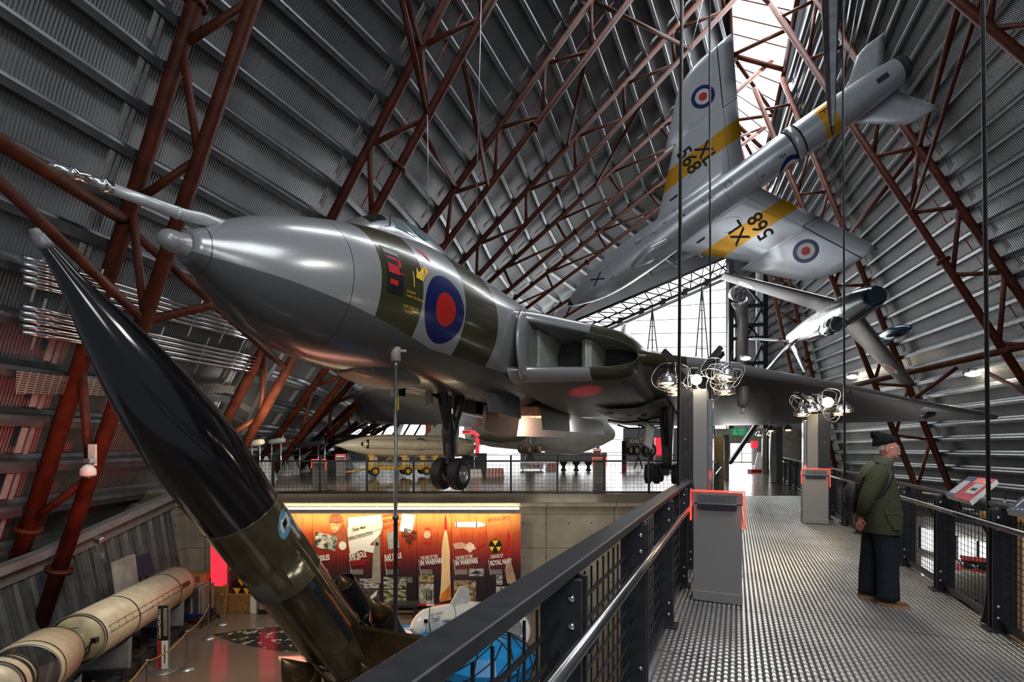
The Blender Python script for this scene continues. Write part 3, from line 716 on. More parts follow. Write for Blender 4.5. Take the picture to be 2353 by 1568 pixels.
for sgn, nm in ((-1, 'port'), (1, 'starboard')):
    rr = [wsec(y, sgn) for y in ys]; mb = MB()
    mb.loft([r[0] for r in rr], 0, True, False, False); mb.loft([r[1][:-3] for r in rr], 1, True, False, False); mb.loft([r[1][-4:] for r in rr], 0, True, False, False)
    mb.loft([[r[1][-1]]+r[2]+[r[0][0]] for r in rr], 2, True, False, False)
    a, b = rr[-1][0], rr[-1][1]; mb.add(a+b, [tuple(range(len(a+b)))], 0)
    wg = mb.build('wing', ['b_up', 'b_dn', mat('intake duct', (.2, .21, .21), .4, .2)], bomber)
    if sgn < 0: wb = bvh_of(wg); wing_port = wg
    # leading edge strip on the upper lip already painted; duct dividers and dark ducts
    if sgn < 0:
        mb = MB()
        for yy, w_ in ((2.72, .14), (1.62, .1)):
            L, z, _, _, _, H = wparam(yy)
            prof = [V((L+.55+.12*math.cos(th), 0, 0)) for th in (0,)]
            poly = [V((L+.75, -yy-w_, z-H*.8)), V((L+.62, -yy, z-H*.8)), V((L+.75, -yy+w_, z-H*.8)), V((L+2.4, -yy+w_*1.6, z-H*.8)), V((L+2.4, -yy-w_*1.6, z-H*.8))]
            mb.prism(poly, (0, 0, 2*H*.8))
        mb.build('intake_divider', [mat('pale duct paint', (.38, .4, .36), .35, .1)], wg, bev=.02)
        for y0, y1 in ((1.85, 2.5), (2.95, 3.75)):
            L = wparam((y0+y1)/2)[0]; z = 4.08; mb = MB(); c = V((L+1.5, -(y0+y1)/2, z)); pts = []
            hw = (y1-y0)/2; hh = .36
            pts = [V((c.x, c.y+hw*abs(math.cos(t))**.5*(1 if math.cos(t) > 0 else -1), z+hh*abs(math.sin(t))**.5*(1 if math.sin(t) > 0 else -1))) for t in [2*PI*i/32 for i in range(32)]]
            ext = V((1.0, 0, 0)); mb.loft([pts, [p+ext for p in pts]], 0, True, True, True); mb.build('intake_duct', [mat('black duct', (.008, .008, .008), .6)], wg)
        # curved splitter plate standing off the fuselage side
        rings = []
        for i in range(17):
            t = i/16; z = lerp(3.28, 4.98, t); xx = 6.72+.5*abs(2*t-1)**2.2; yy = 1.62-.12*abs(2*t-1)**3
            rings.append([V((xx, -yy, z)), V((xx+.02, -yy-.05, z)), V((xx+.12, -yy-.075, z)), V((xx+1.6, -yy-.06, z)), V((xx+1.6, -yy+.05, z)), V((xx+.06, -yy+.04, z))])
        MB().loft(rings).build('splitter_plate', ['b_up'], bomber)
mb = MB()
for i, (y0, y1) in enumerate(((8.2, 11), (11.2, 14.5))):
    pass
mb.loft([[V((wparam(y)[0]+.28+.5*j/3, -y, 0)) for j in range(4)] for y in (13.3, 14, 15, 16)], 0, True, False, False)
vs = []
for p in mb.v:
    h = wb.ray_cast(V((p[0], p[1], -5)), V((0, 0, 1))); vs.append((h[0]-V((0, 0, .012))) if h[0] is not None else V((p[0], p[1], 3)))
mb.v = [tuple(v) for v in vs]; mb.build('leading_edge_panel', ['b_up'], wing_port)
# underwing bits
def under(x, y): h = wb.ray_cast(V((x, -y, -5)), V((0, 0, 1))); return h[0] if h[0] is not None else V((x, -y, 3))
p = under(13.6, 6.6)
mb = MB(); mb.lathe([(-.1, .16), (.0, .17), (.55, .17), (.62, .14), (.63, .1)], p, (0, 0, -1), 18); mb.build('vent_pod', ['grey'], bomber)
mb = MB(); mb.lathe([(0, .07), (.22, .06)], p+V((.05, 0, -.63)), (.15, 0, -1), 10); mb.build('vent_pipe', ['white'], bomber)
p = under(22.6, 14.0); mb = MB(); mb.loft([[p+V((x, w_*math.cos(t), .06-hh*abs(math.sin(t)))) for t in [PI*q/10 for q in range(11)]] for x, w_, hh in ((-.7, .02, .02), (-.4, .18, .2), (0, .22, .26), (.6, .12, .15), (1.1, .02, .02))], 0, True, False, True); mb.build('hinge_fairing', ['b_dn'], bomber)
# open engine bay panel with holes and pipes
mb = MB(); vs = []; nx, ny = 10, 6
for i in range(nx+1):
    for j in range(ny+1):
        x = lerp(11.2, 17.4, i/nx)+j*.25; y = lerp(2.3, 4.3, j/ny); h = under(x, y); vs.append(h-V((0, 0, .1+.3*math.sin(PI*i/nx)*math.sin(PI*j/ny)*(.7+.3*math.sin(i*1.9)))))
mb.add(vs, [(i*(ny+1)+j, i*(ny+1)+j+1, (i+1)*(ny+1)+j+1, (i+1)*(ny+1)+j) for i in range(nx) for j in range(ny)], 0, True)
eb = mb.build('engine_bay_panel', [mat('dull bay panel', (.2, .19, .17), .5, .2, .5, .4, 2)], bomber); ebb = bvh_of(eb)
mb = MB(); rnd = random.Random(3)
for (x, y, r) in ((12.1, 2.6, .2), (13.4, 3.5, .14), (14.6, 2.7, .2), (15.6, 3.7, .16), (16.6, 3.1, .2), (12.9, 3.1, .14), (15.1, 3.2, .16), (16.9, 4, .2), (14.0, 4.1, .16)):
    poly_onto(mb, ebb, [V((x+r*1.5*math.cos(t), -y+r*.75*math.sin(t), -5)) for t in [2*PI*q/14 for q in range(14)]], (0, 0, 1), 0, .3, .01)
mb.build('bay_openings', ['blk'], eb)
mb = MB()
for (x0, y0, x1, y1) in ((12.4, 2.5, 14.2, 3.9), (14.4, 2.4, 16.6, 3.4), (12.9, 3.4, 16.8, 4.1), (15.2, 3.0, 17.2, 3.9)):
    a = under(x0, y0)-V((0, 0, .32)); b = under(x1, y1)-V((0, 0, .3)); mb.tube([a, a.lerp(b, .3)-V((0, 0, .12)), a.lerp(b, .7)-V((0, 0, .1)), b], .035, 8)
mb.build('bay_pipes', ['blackmetal'], eb)
# nose gear
def wheel(mb, c, ax, R, w, hub=1, tread=True):
    pr = [(-w/2, R*.55), (-w/2, R*.8), (-w*.42, R*.94), (-w*.3, R*.985)]
    for gq in range(-2, 3): pr += [(gq*w*.1-.012*R, R), (gq*w*.1-.004*R, R*.965), (gq*w*.1+.004*R, R*.965), (gq*w*.1+.012*R, R)]
    pr += [(w*.3, R*.985), (w*.42, R*.94), (w/2, R*.8), (w/2, R*.55)]
    mb.lathe(pr, c, ax, 40, 0, True, False)
    for sg in (-1, 1): mb.lathe([(sg*w*.5, R*.57), (sg*w*.46, R*.55), (sg*w*.3, R*.42), (sg*w*.3, R*.28), (sg*w*.45, R*.2), (sg*w*.45, R*.08), (sg*w*.5, .0)], c, ax, 24, hub, True, False)
ng = MB()
ng.tube([(6.0, 0, 3.15), (6.18, 0, 2.6), (6.42, 0, 1.95)], [.13, .13, .15], 12); ng.tube([(7.02, 0, 3.15), (6.8, 0, 2.6), (6.46, 0, 1.95)], [.14, .14, .15], 12)
ng.loft([[V((6.22, -.1, 2.35)), V((6.72, -.1, 2.35)), V((6.72, .1, 2.35)), V((6.22, .1, 2.35))], [V((6.26, -.13, 1.95)), V((6.66, -.13, 1.95)), V((6.66, .13, 1.95)), V((6.26, .13, 1.95))], [V((6.3, -.1, 1.4)), V((6.6, -.1, 1.4)), V((6.6, .1, 1.4)), V((6.3, .1, 1.4))]])
ng.tube([(6.45, 0, 1.5), (6.45, 0, .92)], .11, 14); ng.tube([(6.45, -.3, .95), (6.45, .3, .95)], .08, 12); ng.box((6.45, 0, 1.05), (.3, .22, .2))
ng.box((6.25, -.06, 1.45), (.1, .12, .5)); ng.tube([(6.7, .1, 1.9), (6.74, .12, 1.3), (6.55, .1, 1.1)], .03, 8)
ngo = ng.build('nose_gear_leg', ['blackmetal'], bomber, bev=.012)
for sg in (-1, 1):
    mb = MB(); wheel(mb, (6.45, sg*.235, .95), (0, 1, 0), .39, .27); mb.build('nose_wheel', ['blk', 'alu'], bomber)
mb = MB(); mb.box((6.5, -.03, 2.85), (.03, .03, .9)); mb.build('retraction_rod', ['alu'], ngo)
for pts, ex, nm in (([(5.78, .1, 3.0), (6.1, .5, 3.0), (6.1, .5, 2.55), (5.85, .12, 2.6)], (.04, 0, 0), 'nose_gear_door'), ([(7.15, -.62, 3.2), (9.15, -.66, 3.12), (9.15, -.72, 2.42), (7.2, -.68, 2.5)], (0, .05, 0), 'nose_gear_door'), ([(7.15, .62, 3.0), (8.8, .62, 3.0), (8.8, .62, 2.55), (7.2, .62, 2.6)], (0, -.05, 0), 'nose_gear_door')):
    MB().prism(pts, ex).build(nm, ['b_dn'], bomber, bev=.01)
# bomb bay: doors hanging open, orange lamp glow put into the ceiling colour
MB().prism([(10.6, -.82, 3.05), (18.6, -.82, 3.0), (18.6, -.9, 2.2), (10.6, -.9, 2.15)], (0, .08, 0)).build('bomb_bay_door', ['b_dn'], bomber, bev=.01)
MB().prism([(10.9, .8, 2.95), (18.4, .8, 2.9), (18.4, .86, 2.05), (10.9, .86, 1.98)], (0, .08, 0)).build('bomb_bay_door', ['brownpanel'], bomber, bev=.01)
MB().prism([(9.9, .78, 2.95), (10.9, .78, 2.95), (10.9, .86, 2.0), (9.9, .86, 2.15)], (0, .12, 0)).build('bomb_bay_door', ['brownpanel'], bomber, bev=.01)
mb = MB(); mb.box((14.5, 0, 2.85), (8.2, 1.5, .06)); mb.box((10.5, 0, 2.75), (.08, 1.5, .3))
for i in range(12): mb.box((10.9+i*.65, 0, 2.79), (.06, 1.5, .1))
mb.build('bomb_bay_ceiling', ['bay'], bomber)
# port main gear: dark leg, door and eight wheel bogie
mg = MB(); mg.loft([[V((15.0+dx, -4.1+dy, 3.3)) for dx, dy in ((-.45, -.25), (.45, -.25), (.45, .25), (-.45, .25))], [V((15.1+dx, -4.1+dy, 1.5)) for dx, dy in ((-.22, -.18), (.22, -.18), (.22, .18), (-.22, .18))], [V((15.1+dx, -4.1+dy, .75)) for dx, dy in ((-.16, -.16), (.16, -.16), (.16, .16), (-.16, .16))]])
mg.tube([(14.3, -4.1, 2.9), (15.0, -4.1, 1.5)], .08, 10); mg.tube([(15.7, -4.1, 2.9), (15.2, -4.1, 1.4)], .07, 10); mg.box((15.1, -4.1, .7), (1.6, .24, .24))
mgo = mg.build('main_gear_leg', ['blackmetal'], bomber, bev=.015)
for dx in (-.52, .52):
    for dy in (-.62, -.32, .32, .62):
        mb = MB(); wheel(mb, (15.1+dx, -4.1+dy, .62), (0, 1, 0), .36, .22); mb.build('main_wheel', ['blk', 'dark'], mgo)
MB().prism([(14.2, -3.55, 3.1), (16.2, -3.55, 3.0), (16.1, -3.4, 1.5), (14.3, -3.4, 1.7)], (0, .06, 0)).build('main_gear_door', ['brownpanel'], bomber)
MB().prism([(14.4, -4.9, 3.0), (15.6, -4.9, 3.0), (15.5, -5.0, 1.3), (14.7, -5.0, 1.5)], (0, -.06, 0)).build('main_gear_door', [mat('pale green door', (.3, .33, .28), .45)], bomber)
# fin
rings = []
for z, x0, x1, t_ in ((4.4, 20.5, 28.6, .42), (6, 23.2, 29.2, .34), (8, 25.8, 29.8, .26), (9.6, 27.6, 30.1, .18), (9.75, 28.0, 30.1, .08)):
    rings.append([V((lerp(x0, x1, s), sg*t_*1.3*math.sqrt(max(s, 0))*(1-s)**.8, z)) for s, sg in ((0, 0), (.05, 1), (.2, 1), (.5, 1), (.8, 1), (1, 0), (.8, -1), (.5, -1), (.2, -1), (.05, -1))])
MB().loft(rings).build('tail_fin', ['b_up'], bomber)
# dorsal hump over the port intake
# ================= HANGING AIRCRAFT =================
def rot3(a, b, c): return (Matrix.Rotation(a, 4, 'Z') @ Matrix.Rotation(b, 4, 'Y') @ Matrix.Rotation(c, 4, 'X'))
def fus_rings(tab, xs, n=40, pw=1.):
    out = []
    for x, zc, a, zt, zb in smooth_tab(tab, xs):
        out.append([V((x, a*math.cos(t), zc+((zt-zc) if math.sin(t) > 0 else (zc-zb))*math.sin(t))) for t in [2*PI*q/n for q in range(n)]])
    return out
def foil_ring(xl, xt, y, z, th, up=V((0, 0, 1)), side=None):
    S = [0, .01, .04, .12, .28, .5, .75, 1]
    f = lambda s: 2.6*math.sqrt(s)*(1-s)*.5*th
    pts = [V((lerp(xl, xt, s), y, z))+up*f(s) for s in S]+[V((lerp(xl, xt, s), y, z))-up*f(s) for s in S[-2:0:-1]]
    return pts
# --- silver two seat trainer, diving, belly towards the viewer
HM = Matrix.Translation((2.6116, 21.9837, 8.111)) @ rot3(-.4451, -.5079, -1.4557)
tr = empty('jet_trainer', 'silver jet trainer with orange bands and roundels hanging belly out, nose down', 'aircraft', mtx=HM)
k = NB('trainer fuselage paint'); X, Y, Z = k.xyz()
c = k.mix(k.math('MULTIPLY_ADD', k.noise(40, 3), 1.4, -.2), (.44, .465, .5), (.6, .63, .67))
c = k.mix(k.math('MULTIPLY', k.noise(1.5, 4), .5), c, (.3, .32, .35))
c = k.mix(k.band(X, 11.12, 11.62), c, (.75, .36, .02)); c = k.mix(k.math('GREATER_THAN', X, 13.86), c, (.07, .07, .075)); c = k.mix(k.math('LESS_THAN', X, .22), c, (.05, .05, .055))
for s_ in (2.3, 4.1, 5.6, 7.4, 8.6): c = k.mix(k.math('LESS_THAN', k.math('ABSOLUTE', k.math('SUBTRACT', X, s_)), .008), c, (.2, .21, .23))
M['t_fus'] = k.fin(c, .3, .4, .5)
k = NB('trainer wing paint'); X, Y, Z = k.xyz(); AY = k.math('ABSOLUTE', Y)
c = k.mix(k.math('MULTIPLY_ADD', k.noise(40, 3), 1.4, -.2), (.58, .61, .65), (.74, .77, .8))
c = k.mix(k.math('MULTIPLY', k.noise(1.5, 4), .4), c, (.5, .52, .56))
c = k.mix(k.band(AY, 1.5, 2.15), c, (.75, .37, .02))
# aileron and flap hinge lines
hl = k.math('SUBTRACT', X, k.math('MULTIPLY_ADD', AY, .44, 7.75))
c = k.mix(k.math('MULTIPLY', k.math('LESS_THAN', k.math('ABSOLUTE', hl), .022), k.math('GREATER_THAN', AY, 2.85)), c, (.02, .02, .02))
c = k.mix(k.math('MULTIPLY', k.math('LESS_THAN', k.math('ABSOLUTE', k.math('SUBTRACT', AY, 2.85)), .014), k.math('GREATER_THAN', hl, 0)), c, (.05, .05, .05))
c = k.mix(k.math('MULTIPLY', k.math('LESS_THAN', k.math('ABSOLUTE', hl), .01), k.math('LESS_THAN', AY, 2.8)), c, (.2, .22, .24))
c = k.mix(k.math('LESS_THAN', k.math('ABSOLUTE', k.math('SUBTRACT', AY, 3.02)), .007), c, (.25, .27, .3))
M['t_wing'] = k.fin(c, .3, .35, .5)
HT = [(0, -.1, .05, -.04, -.16), (.15, -.1, .16, .06, -.26), (.6, -.08, .36, .28, -.46), (1.4, -.04, .62, .66, -.66), (2.4, 0, .77, .9, -.74), (3.6, 0, .81, .95, -.77), (5, 0, .77, .85, -.74), (7, .02, .68, .72, -.64), (9, .06, .64, .68, -.56), (11, .1, .63, .68, -.52), (12.6, .14, .57, .66, -.44), (13.6, .16, .5, .62, -.34), (14.09, .17, .42, .56, -.24)]
xs = [0, .05, .1, .15, .25, .4, .6]+[.6+.3*i for i in range(1, 45)]+[14.09]
tf = MB(); tf.loft(fus_rings(HT, xs), 0, True, True, False)
for a, r in ((14.09, .34), (13.6, .3)): pass
tfo = tf.build('fuselage', ['t_fus'], tr); tfb = bvh_of(tfo)
mb = MB(); mb.lathe([(0, .36), (.12, .33), (.12, .29), (-.5, .26), (-.5, .0)], (14.05, 0, .18), (1, 0, 0), 28); mb.build('jet_pipe', ['blackmetal'], tr)
def hle(y): return 5.0+(y-.8)*.905-(.42 if y > 2.92 else 0)-(.05 if y < 1 else 0)
def hte(y): return 8.6+(y-.7)*.46
for sg, nm in ((-1, 'port'), (1, 'starboard')):
    rr = []
    for y in (.3, .8, 1.2, 2, 2.9, 2.93, 3.6, 4.4, 4.75, 4.95, 5.06):
        tip = max(0, (y-4.5)/.56)
        xl = hle(y)+.75*tip**3; xt = hte(y)-.05*tip**2
        rr.append(foil_ring(xl, xt, sg*y, -.05+.01*y, lerp(.36, .14, y/5.06)*(1 if y < 5 else .2)))
    w_ = MB().loft(rr).build('wing', ['t_wing'], tr); wbv = bvh_of(w_)
    mb = MB(); cc = (8.65, sg*3.72, -2)
    disc_onto(mb, wbv, cc, (1, 0, 0), (0, 1, 0), (0, 0, 1), .3, .44, 0); disc_onto(mb, wbv, cc, (1, 0, 0), (0, 1, 0), (0, 0, 1), .155, .3, 1); disc_onto(mb, wbv, cc, (1, 0, 0), (0, 1, 0), (0, 0, 1), .001, .155, 2)
    mb.build('roundel', ['navy', 'white', 'red'], w_, recalc=False)
    if sg < 0:
        text('XL', .8, (7.42, -2.2, -2), (0, 1, 0), (1, 0, 0), 'textk', w_, 'serial_letters', onto=wbv, push=(0, 0, 1), bold=.012, sx=.92)
        text('568', .8, (6.8, -2.5, -2), (0, 1, 0), (1, 0, 0), 'textk', w_, 'serial_number', onto=wbv, push=(0, 0, 1), bold=.012, sx=.92)
    else:
        text('XL', .8, (7.36, 2.1, -2), (0, -1, 0), (-1, 0, 0), 'textk', w_, 'serial_letters', onto=wbv, push=(0, 0, 1), bold=.012, sx=.92)
        text('568', .8, (8.12, 2.5, -2), (0, -1, 0), (-1, 0, 0), 'textk', w_, 'serial_number', onto=wbv, push=(0, 0, 1), bold=.012, sx=.92)
    mb = MB(); poly_onto(mb, wbv, [V((5.7, sg*1.02, -2)), V((6.05, sg*1.02, -2)), V((6.05, sg*1.1, -2)), V((5.7, sg*1.1, -2))], (0, 0, 1), 0, .2, .008); mb.build('dark_slot', ['blk'], w_)
    # wheel bay door outline (a round ended panel)
    mb = MB(); pts = [V((6.9+.5*math.cos(t)+.25*math.sin(t), sg*(1.15+.32*math.sin(t)), -2)) for t in [PI*q/14-PI*.6 for q in range(20)]]
    pp = []
    for p in pts:
        h = wbv.ray_cast(p, V((0, 0, 1))); pp.append(h[0]-V((0, 0, .004)) if h[0] is not None else p)
    mb.tube(pp, .007, 4); mb.build('panel_outline', ['grey'], w_)
    rr = [foil_ring(12.2+(y-.25)*1.0, 13.8+(y-.15)*.5, sg*y, .88, .13 if y < 1.7 else .03) for y in (.1, .6, 1.2, 1.6, 1.72)]
    rr[-1] = [V((lerp(13.95, 14.62, (p.x-rr[-1][0].x)/(rr[-1][7].x-rr[-1][0].x)), p.y, p.z)) for p in rr[-1]]
    MB().loft(rr).build('tailplane', ['hgrey'], tr)
rr = [[V((lerp(a, b, s), sg*.1*math.sqrt(s)*(1-s)*2.6*.5, z)) for s, sg in ((0, 0), (.05, 1), (.3, 1), (.7, 1), (1, 0), (.7, -1), (.3, -1), (.05, -1))] for z, a, b in ((.4, 11, 14), (1.2, 12, 14.3), (2.4, 13.2, 14.7))]
MB().loft(rr).build('tail_fin', ['t_fus'], tr)
rings = []
for i in range(15):
    t = i/14; x = 3.0+1.9*t; w_ = .3*min(1, (t*2.2))**.55*(1 if t < .6 else 1-.55*(t-.6)/.4); 
    rings.append([V((x, .4+w_*math.cos(th)+.0, -.5-.46*(w_/.26)*math.sin(th))) for th in [PI*q/12 for q in range(13)]])
MB().loft(rings, 0, True, False, True).build('gun_blister', ['t_fus'], tr)
mb = MB()
for a in (-1, 1):
    d = V((.27, a*.17, 0)); n_ = V((-a*.17, .27, 0)).normalized()*.028; c_ = V((1.7, 0, -2))
    poly_onto(mb, tfb, [c_-d-n_, c_-d+n_, c_+d+n_, c_+d-n_], (0, 0, 1), 0, .1, .006)
def fq(x, y, w_, h_):
    poly_onto(mb, tfb, [V((x, y, -2)), V((x+w_, y, -2)), V((x+w_, y+h_, -2)), V((x, y+h_, -2))], (0, 0, 1), 0, .1, .006)
for x, y, w_, h_ in ((7.5, -.15, .24, .02), (7.5, -.15, .02, .2), (7.74, -.15, .02, .2), (7.5, .05, .26, .02), (6.9, -.1, .02, .18), (6.9, .06, .16, .02), (6.6, .02, .16, .02), (6.6, -.12, .02, .16), (5.75, -.08, .07, .07), (2.15, .28, .03, .1), (2.25, .28, .03, .1), (4.1, .52, .03, .1), (4.2, .52, .03, .1), (9.5, .2, .03, .12), (9.58, .22, .03, .12), (9.66, .24, .03, .12), (8.7, .42, .12, .03), (5.0, -.3, .1, .03)): fq(x, y, w_, h_)
mb.build('stencil_marks', ['textk'], tfo)
mb = MB(); mb.box((3.9, -.32, -.72), (.28, .1, .14)); mb.box((4.6, -.2, -.76), (.14, .08, .14)); mb.build('aerial', ['hgrey'], tr)
mb = MB(); mb.loft([[V((x, .66*math.cos(t)*r, .09+.655*r*math.sin(t))) for t in [PI+PI*.1+PI*.8*q/20 for q in range(21)]] for x, r in ((10.1, 1.0), (10.12, 1.03), (10.34, 1.03), (10.36, 1.0))], 0, True, False, False)
mb.build('airbrake_band', ['t_fus'], tr)
mb = MB()
for xx in (10.05, 10.4): mb.tube([V((xx, .66*math.cos(t), .09-.655*abs(math.sin(t)))) for t in [PI*.12+PI*.76*q/16 for q in range(17)]], .022, 6)
mb.build('airbrake_gap', ['textk'], tfo)
mb = MB(); cc = (9.75, 2, .02)
for r0, r1, mi in ((.3, .44, 0), (.155, .3, 1), (.001, .155, 2)): disc_onto(mb, tfb, cc, (1, 0, 0), (0, 0, 1), (0, -1, 0), r0, r1, mi)
mb.build('side_roundel', ['navy', 'white', 'red'], tfo, recalc=False)
text('F', .4, (11.2, -.3, -2), (0, 1, 0), (1, 0, 0), 'textk', tfo, 'tail_letter', onto=tfb, push=(0, 0, 1))
mb = MB(); p = tfb.ray_cast(V((13.2, .05, -2)), V((0, 0, 1)))[0]; mb.box(p+V((0, 0, .0)), (.36, .18, .05)); mb.build('tail_bumper_recess', ['dark'], tfo)
# hanging wires of the trainer
def cable(lab, a, b, r, m='blackmetal', cat='cable', grp=None, nm='cable'):
    o = MB().tube([a, b], r, 6).build(nm, [m]); return tag(o, lab, cat, grp)
# --- inverted silver fighter
SMx = Matrix.Translation((14.6355, 19.2718, 7.6436)) @ rot3(1.2928, -.0909, -2.5282)
fg = empty('jet_fighter', 'polished silver jet fighter hanging upside down, dark blue nose, blue drop tank', 'aircraft', mtx=SMx)
k = NB('polished fighter skin'); X, Y, Z = k.xyz()
c = k.mix(k.noise(2.5, 4), (.2, .2, .2), (.42, .42, .43))
nb = k.math('MULTIPLY', k.math('LESS_THAN', X, 2.1), k.math('LESS_THAN', Z, .05))
nt = k.math('LESS_THAN', X, k.math('MULTIPLY_ADD', Z, -.3, 2.0))
c = k.mix(nt, c, (.09, .1, .1)); c = k.mix(k.math('MAXIMUM', k.math('LESS_THAN', X, .22), nb), c, (.012, .045, .08))
for s_ in (2.0, 4.2, 6.3, 8.2): c = k.mix(k.math('LESS_THAN', k.math('ABSOLUTE', k.math('SUBTRACT', X, s_)), .01), c, (.1, .1, .1))
k.bump(k.noise(2, 3), .12, .05)
M['f_fus'] = k.fin(c, .18, .8, .5)
k = NB('fighter wing skin'); c = k.mix(k.noise(1.2, 5), (.035, .032, .028), (.11, .1, .085)); M['f_wing'] = k.fin(c, .45, .2, .35); k.bump(k.noise(2, 3), .1, .05)
ST = [(0, -.06, .34, .26, -.4), (.08, -.06, .4, .32, -.46), (.5, -.06, .48, .4, -.58), (1.4, -.05, .6, .56, -.72), (2.6, -.02, .68, .74, -.8), (4.5, 0, .7, .86, -.8), (6.5, .05, .66, .84, -.7), (8.5, .12, .55, .74, -.48), (10, .18, .44, .62, -.28), (11.3, .2, .34, .52, -.14)]
ffo = MB().loft(fus_rings(ST, [0, .03, .08, .2, .5]+[.5+.3*i for i in range(1, 37)]), 0, True, True, False).build('fuselage', ['f_fus'], fg); ffb = bvh_of(ffo)
MB().lathe([(-.0, .33), (.1, .3), (.9, .26), (.9, 0)], (0, 0, -.07), (1, 0, 0), 28).build('nose_intake', [mat('dark intake', (.008, .02, .03), .3, .2)], fg)
MB().lathe([(0, .34), (.1, .3), (-.4, .26), (-.4, 0)], (11.3, 0, .19), (1, 0, 0), 24).build('jet_pipe', ['blackmetal'], fg)
CTf = [(1.9, .1, .62), (2.2, .28, .85), (2.6, .36, 1.12), (3.1, .38, 1.24), (3.7, .36, 1.22), (4.3, .3, 1.08), (4.9, .18, .9)]
rr = [[V((x, a*math.cos(t), .5+(zt-.5)*math.sin(t)**.8)) for t in [PI*q/16 for q in range(17)]] for x, a, zt in smooth_tab(CTf, [1.9+.15*i for i in range(21)])]
cn = MB().loft(rr, 0, True, False, True).build('canopy', ['glass'], fg)
mb = MB()
for x in (2.55, 4.2):
    a, zt = smooth_tab(CTf, [x])[0][1:]; mb.tube([V((x, (a+.01)*math.cos(t), .5+(zt-.49)*math.sin(t)**.8)) for t in [PI*q/16 for q in range(17)]], .025, 6)
mb.build('canopy_frame', ['polished'], cn)
mb = MB(); 
for sg in (-1, 1):
    for z in (-.2, -.05, .1): poly_onto(mb, ffb, [V((1.3, sg*2, z)), V((1.6, sg*2, z)), V((1.6, sg*2, z+.05)), V((1.3, sg*2, z+.05))], (0, -sg, 0), 0, .1, .006)
mb.build('gun_ports', ['blk'], ffo)
for sg in (-1, 1):
    def zz(y): return -.36+.085*y
    rr = [foil_ring(3.3+(y-.6)*.72, 6.15+(y-.6)*.455, sg*y, zz(y), lerp(.34, .12, y/5.65)) for y in (.3, .6, 1.5, 3, 4.6, 5.4, 5.6)]+[foil_ring(7.15, 8.3, sg*5.7, zz(5.7), .03)]
    wo = MB().loft(rr).build('wing', ['f_wing'], fg); wv = bvh_of(wo); mb = MB(); cc = (7.05, sg*4.3, 2)
    for r0, r1, mi in ((.28, .42, 1), (.001, .28, 2)): disc_onto(mb, wv, cc, (1, 0, 0), (0, 1, 0), (0, 0, -1), r0, r1, mi)
    mb.build('roundel', ['navy', 'white', 'red'], wo, recalc=False)
    mb = MB(); mb.loft([[r[0]+V((-.01, 0, .03)), r[0]+V((-.03, 0, 0)), r[0]+V((-.01, 0, -.03))] for r in rr[1:-1]], 0, True, False, False); mb.build('leading_edge', ['polished'], wo)
    rr = [foil_ring(10.0+(y-.2)*.8, 11.2+(y-.2)*.5, sg*y, .62+.42*y, .12 if y < 1.95 else .04) for y in (.2, .8, 1.5, 1.9, 2.0)]
    MB().loft(rr).build('tailplane', ['f_fus'], fg)
rr = [[V((lerp(a, b, s), sg*.08*math.sqrt(s)*(1-s)*2.6, z)) for s, sg in ((0, 0), (.05, 1), (.3, 1), (.7, 1), (1, 0), (.7, -1), (.3, -1), (.05, -1))] for z, a, b in ((.4, 8.4, 11.3), (.9, 9.3, 11.4), (1.8, 10.2, 11.6), (2.68, 10.95, 11.8), (2.72, 11.2, 11.75))]
MB().loft(rr).build('tail_fin', ['f_fus'], fg)
mb = MB(); mb.lathe([(0, .01), (.15, .12), (.5, .22), (1.1, .3), (1.9, .31), (2.8, .22), (3.4, .08), (3.6, .01)], (3.7, 2.85, -.95), (1, 0, 0), 20); mb.prism([(4.6, 2.82, -.75), (5.8, 2.82, -.75), (5.9, 2.82, -.1), (4.9, 2.82, -.1)], (0, .06, 0)); mb.build('drop_tank', ['bluemtl'], fg)
# --- dark wing of another machine, edge on at the top
bw = MB(); 
def bladesec(y0, th, ch, x0):
    c = P(x0, y0, 13.5); S = [0, .015, .06, .2, .45, .75, 1]; f = lambda s: 2.6*math.sqrt(s)*(1-s)*.5*th
    ax = V((.38, .92, .05)).normalized(); nn = V((.92, -.38, 0)).normalized()
    return [c+ax*ch*s+nn*f(s) for s in S]+[c+ax*ch*s-nn*f(s) for s in S[-2:0:-1]]
bo = bw.loft([bladesec(-160, .5, .95, 1912), bladesec(0, .42, .8, 1913), bladesec(150, .3, .62, 1913), bladesec(240, .2, .42, 1913.5), bladesec(290, .1, .2, 1913.5), bladesec(314, .02, .04, 1913.5)]).build('hanging_wing', [mat('dark speckled wing', (.045, .045, .05), .3, .5, .5, .6, 30)])
tag(bo, 'dark slim wing hanging edge on from the top, its point over the orange tail band', 'aircraft wing')
mb = MB(); mb.loft([[bladesec(y, t, c, x)[j]+V((-.012, -.02, 0)) for j in (9, 10, 11, 0, 1, 2)] for y, t, c, x in ((-160, .5, .95, 1912), (0, .42, .8, 1913), (150, .3, .62, 1913), (240, .2, .42, 1913.5), (290, .1, .2, 1913.5))], 0, True, False, False)
mb.build('leading_edge', ['polished'], bo)
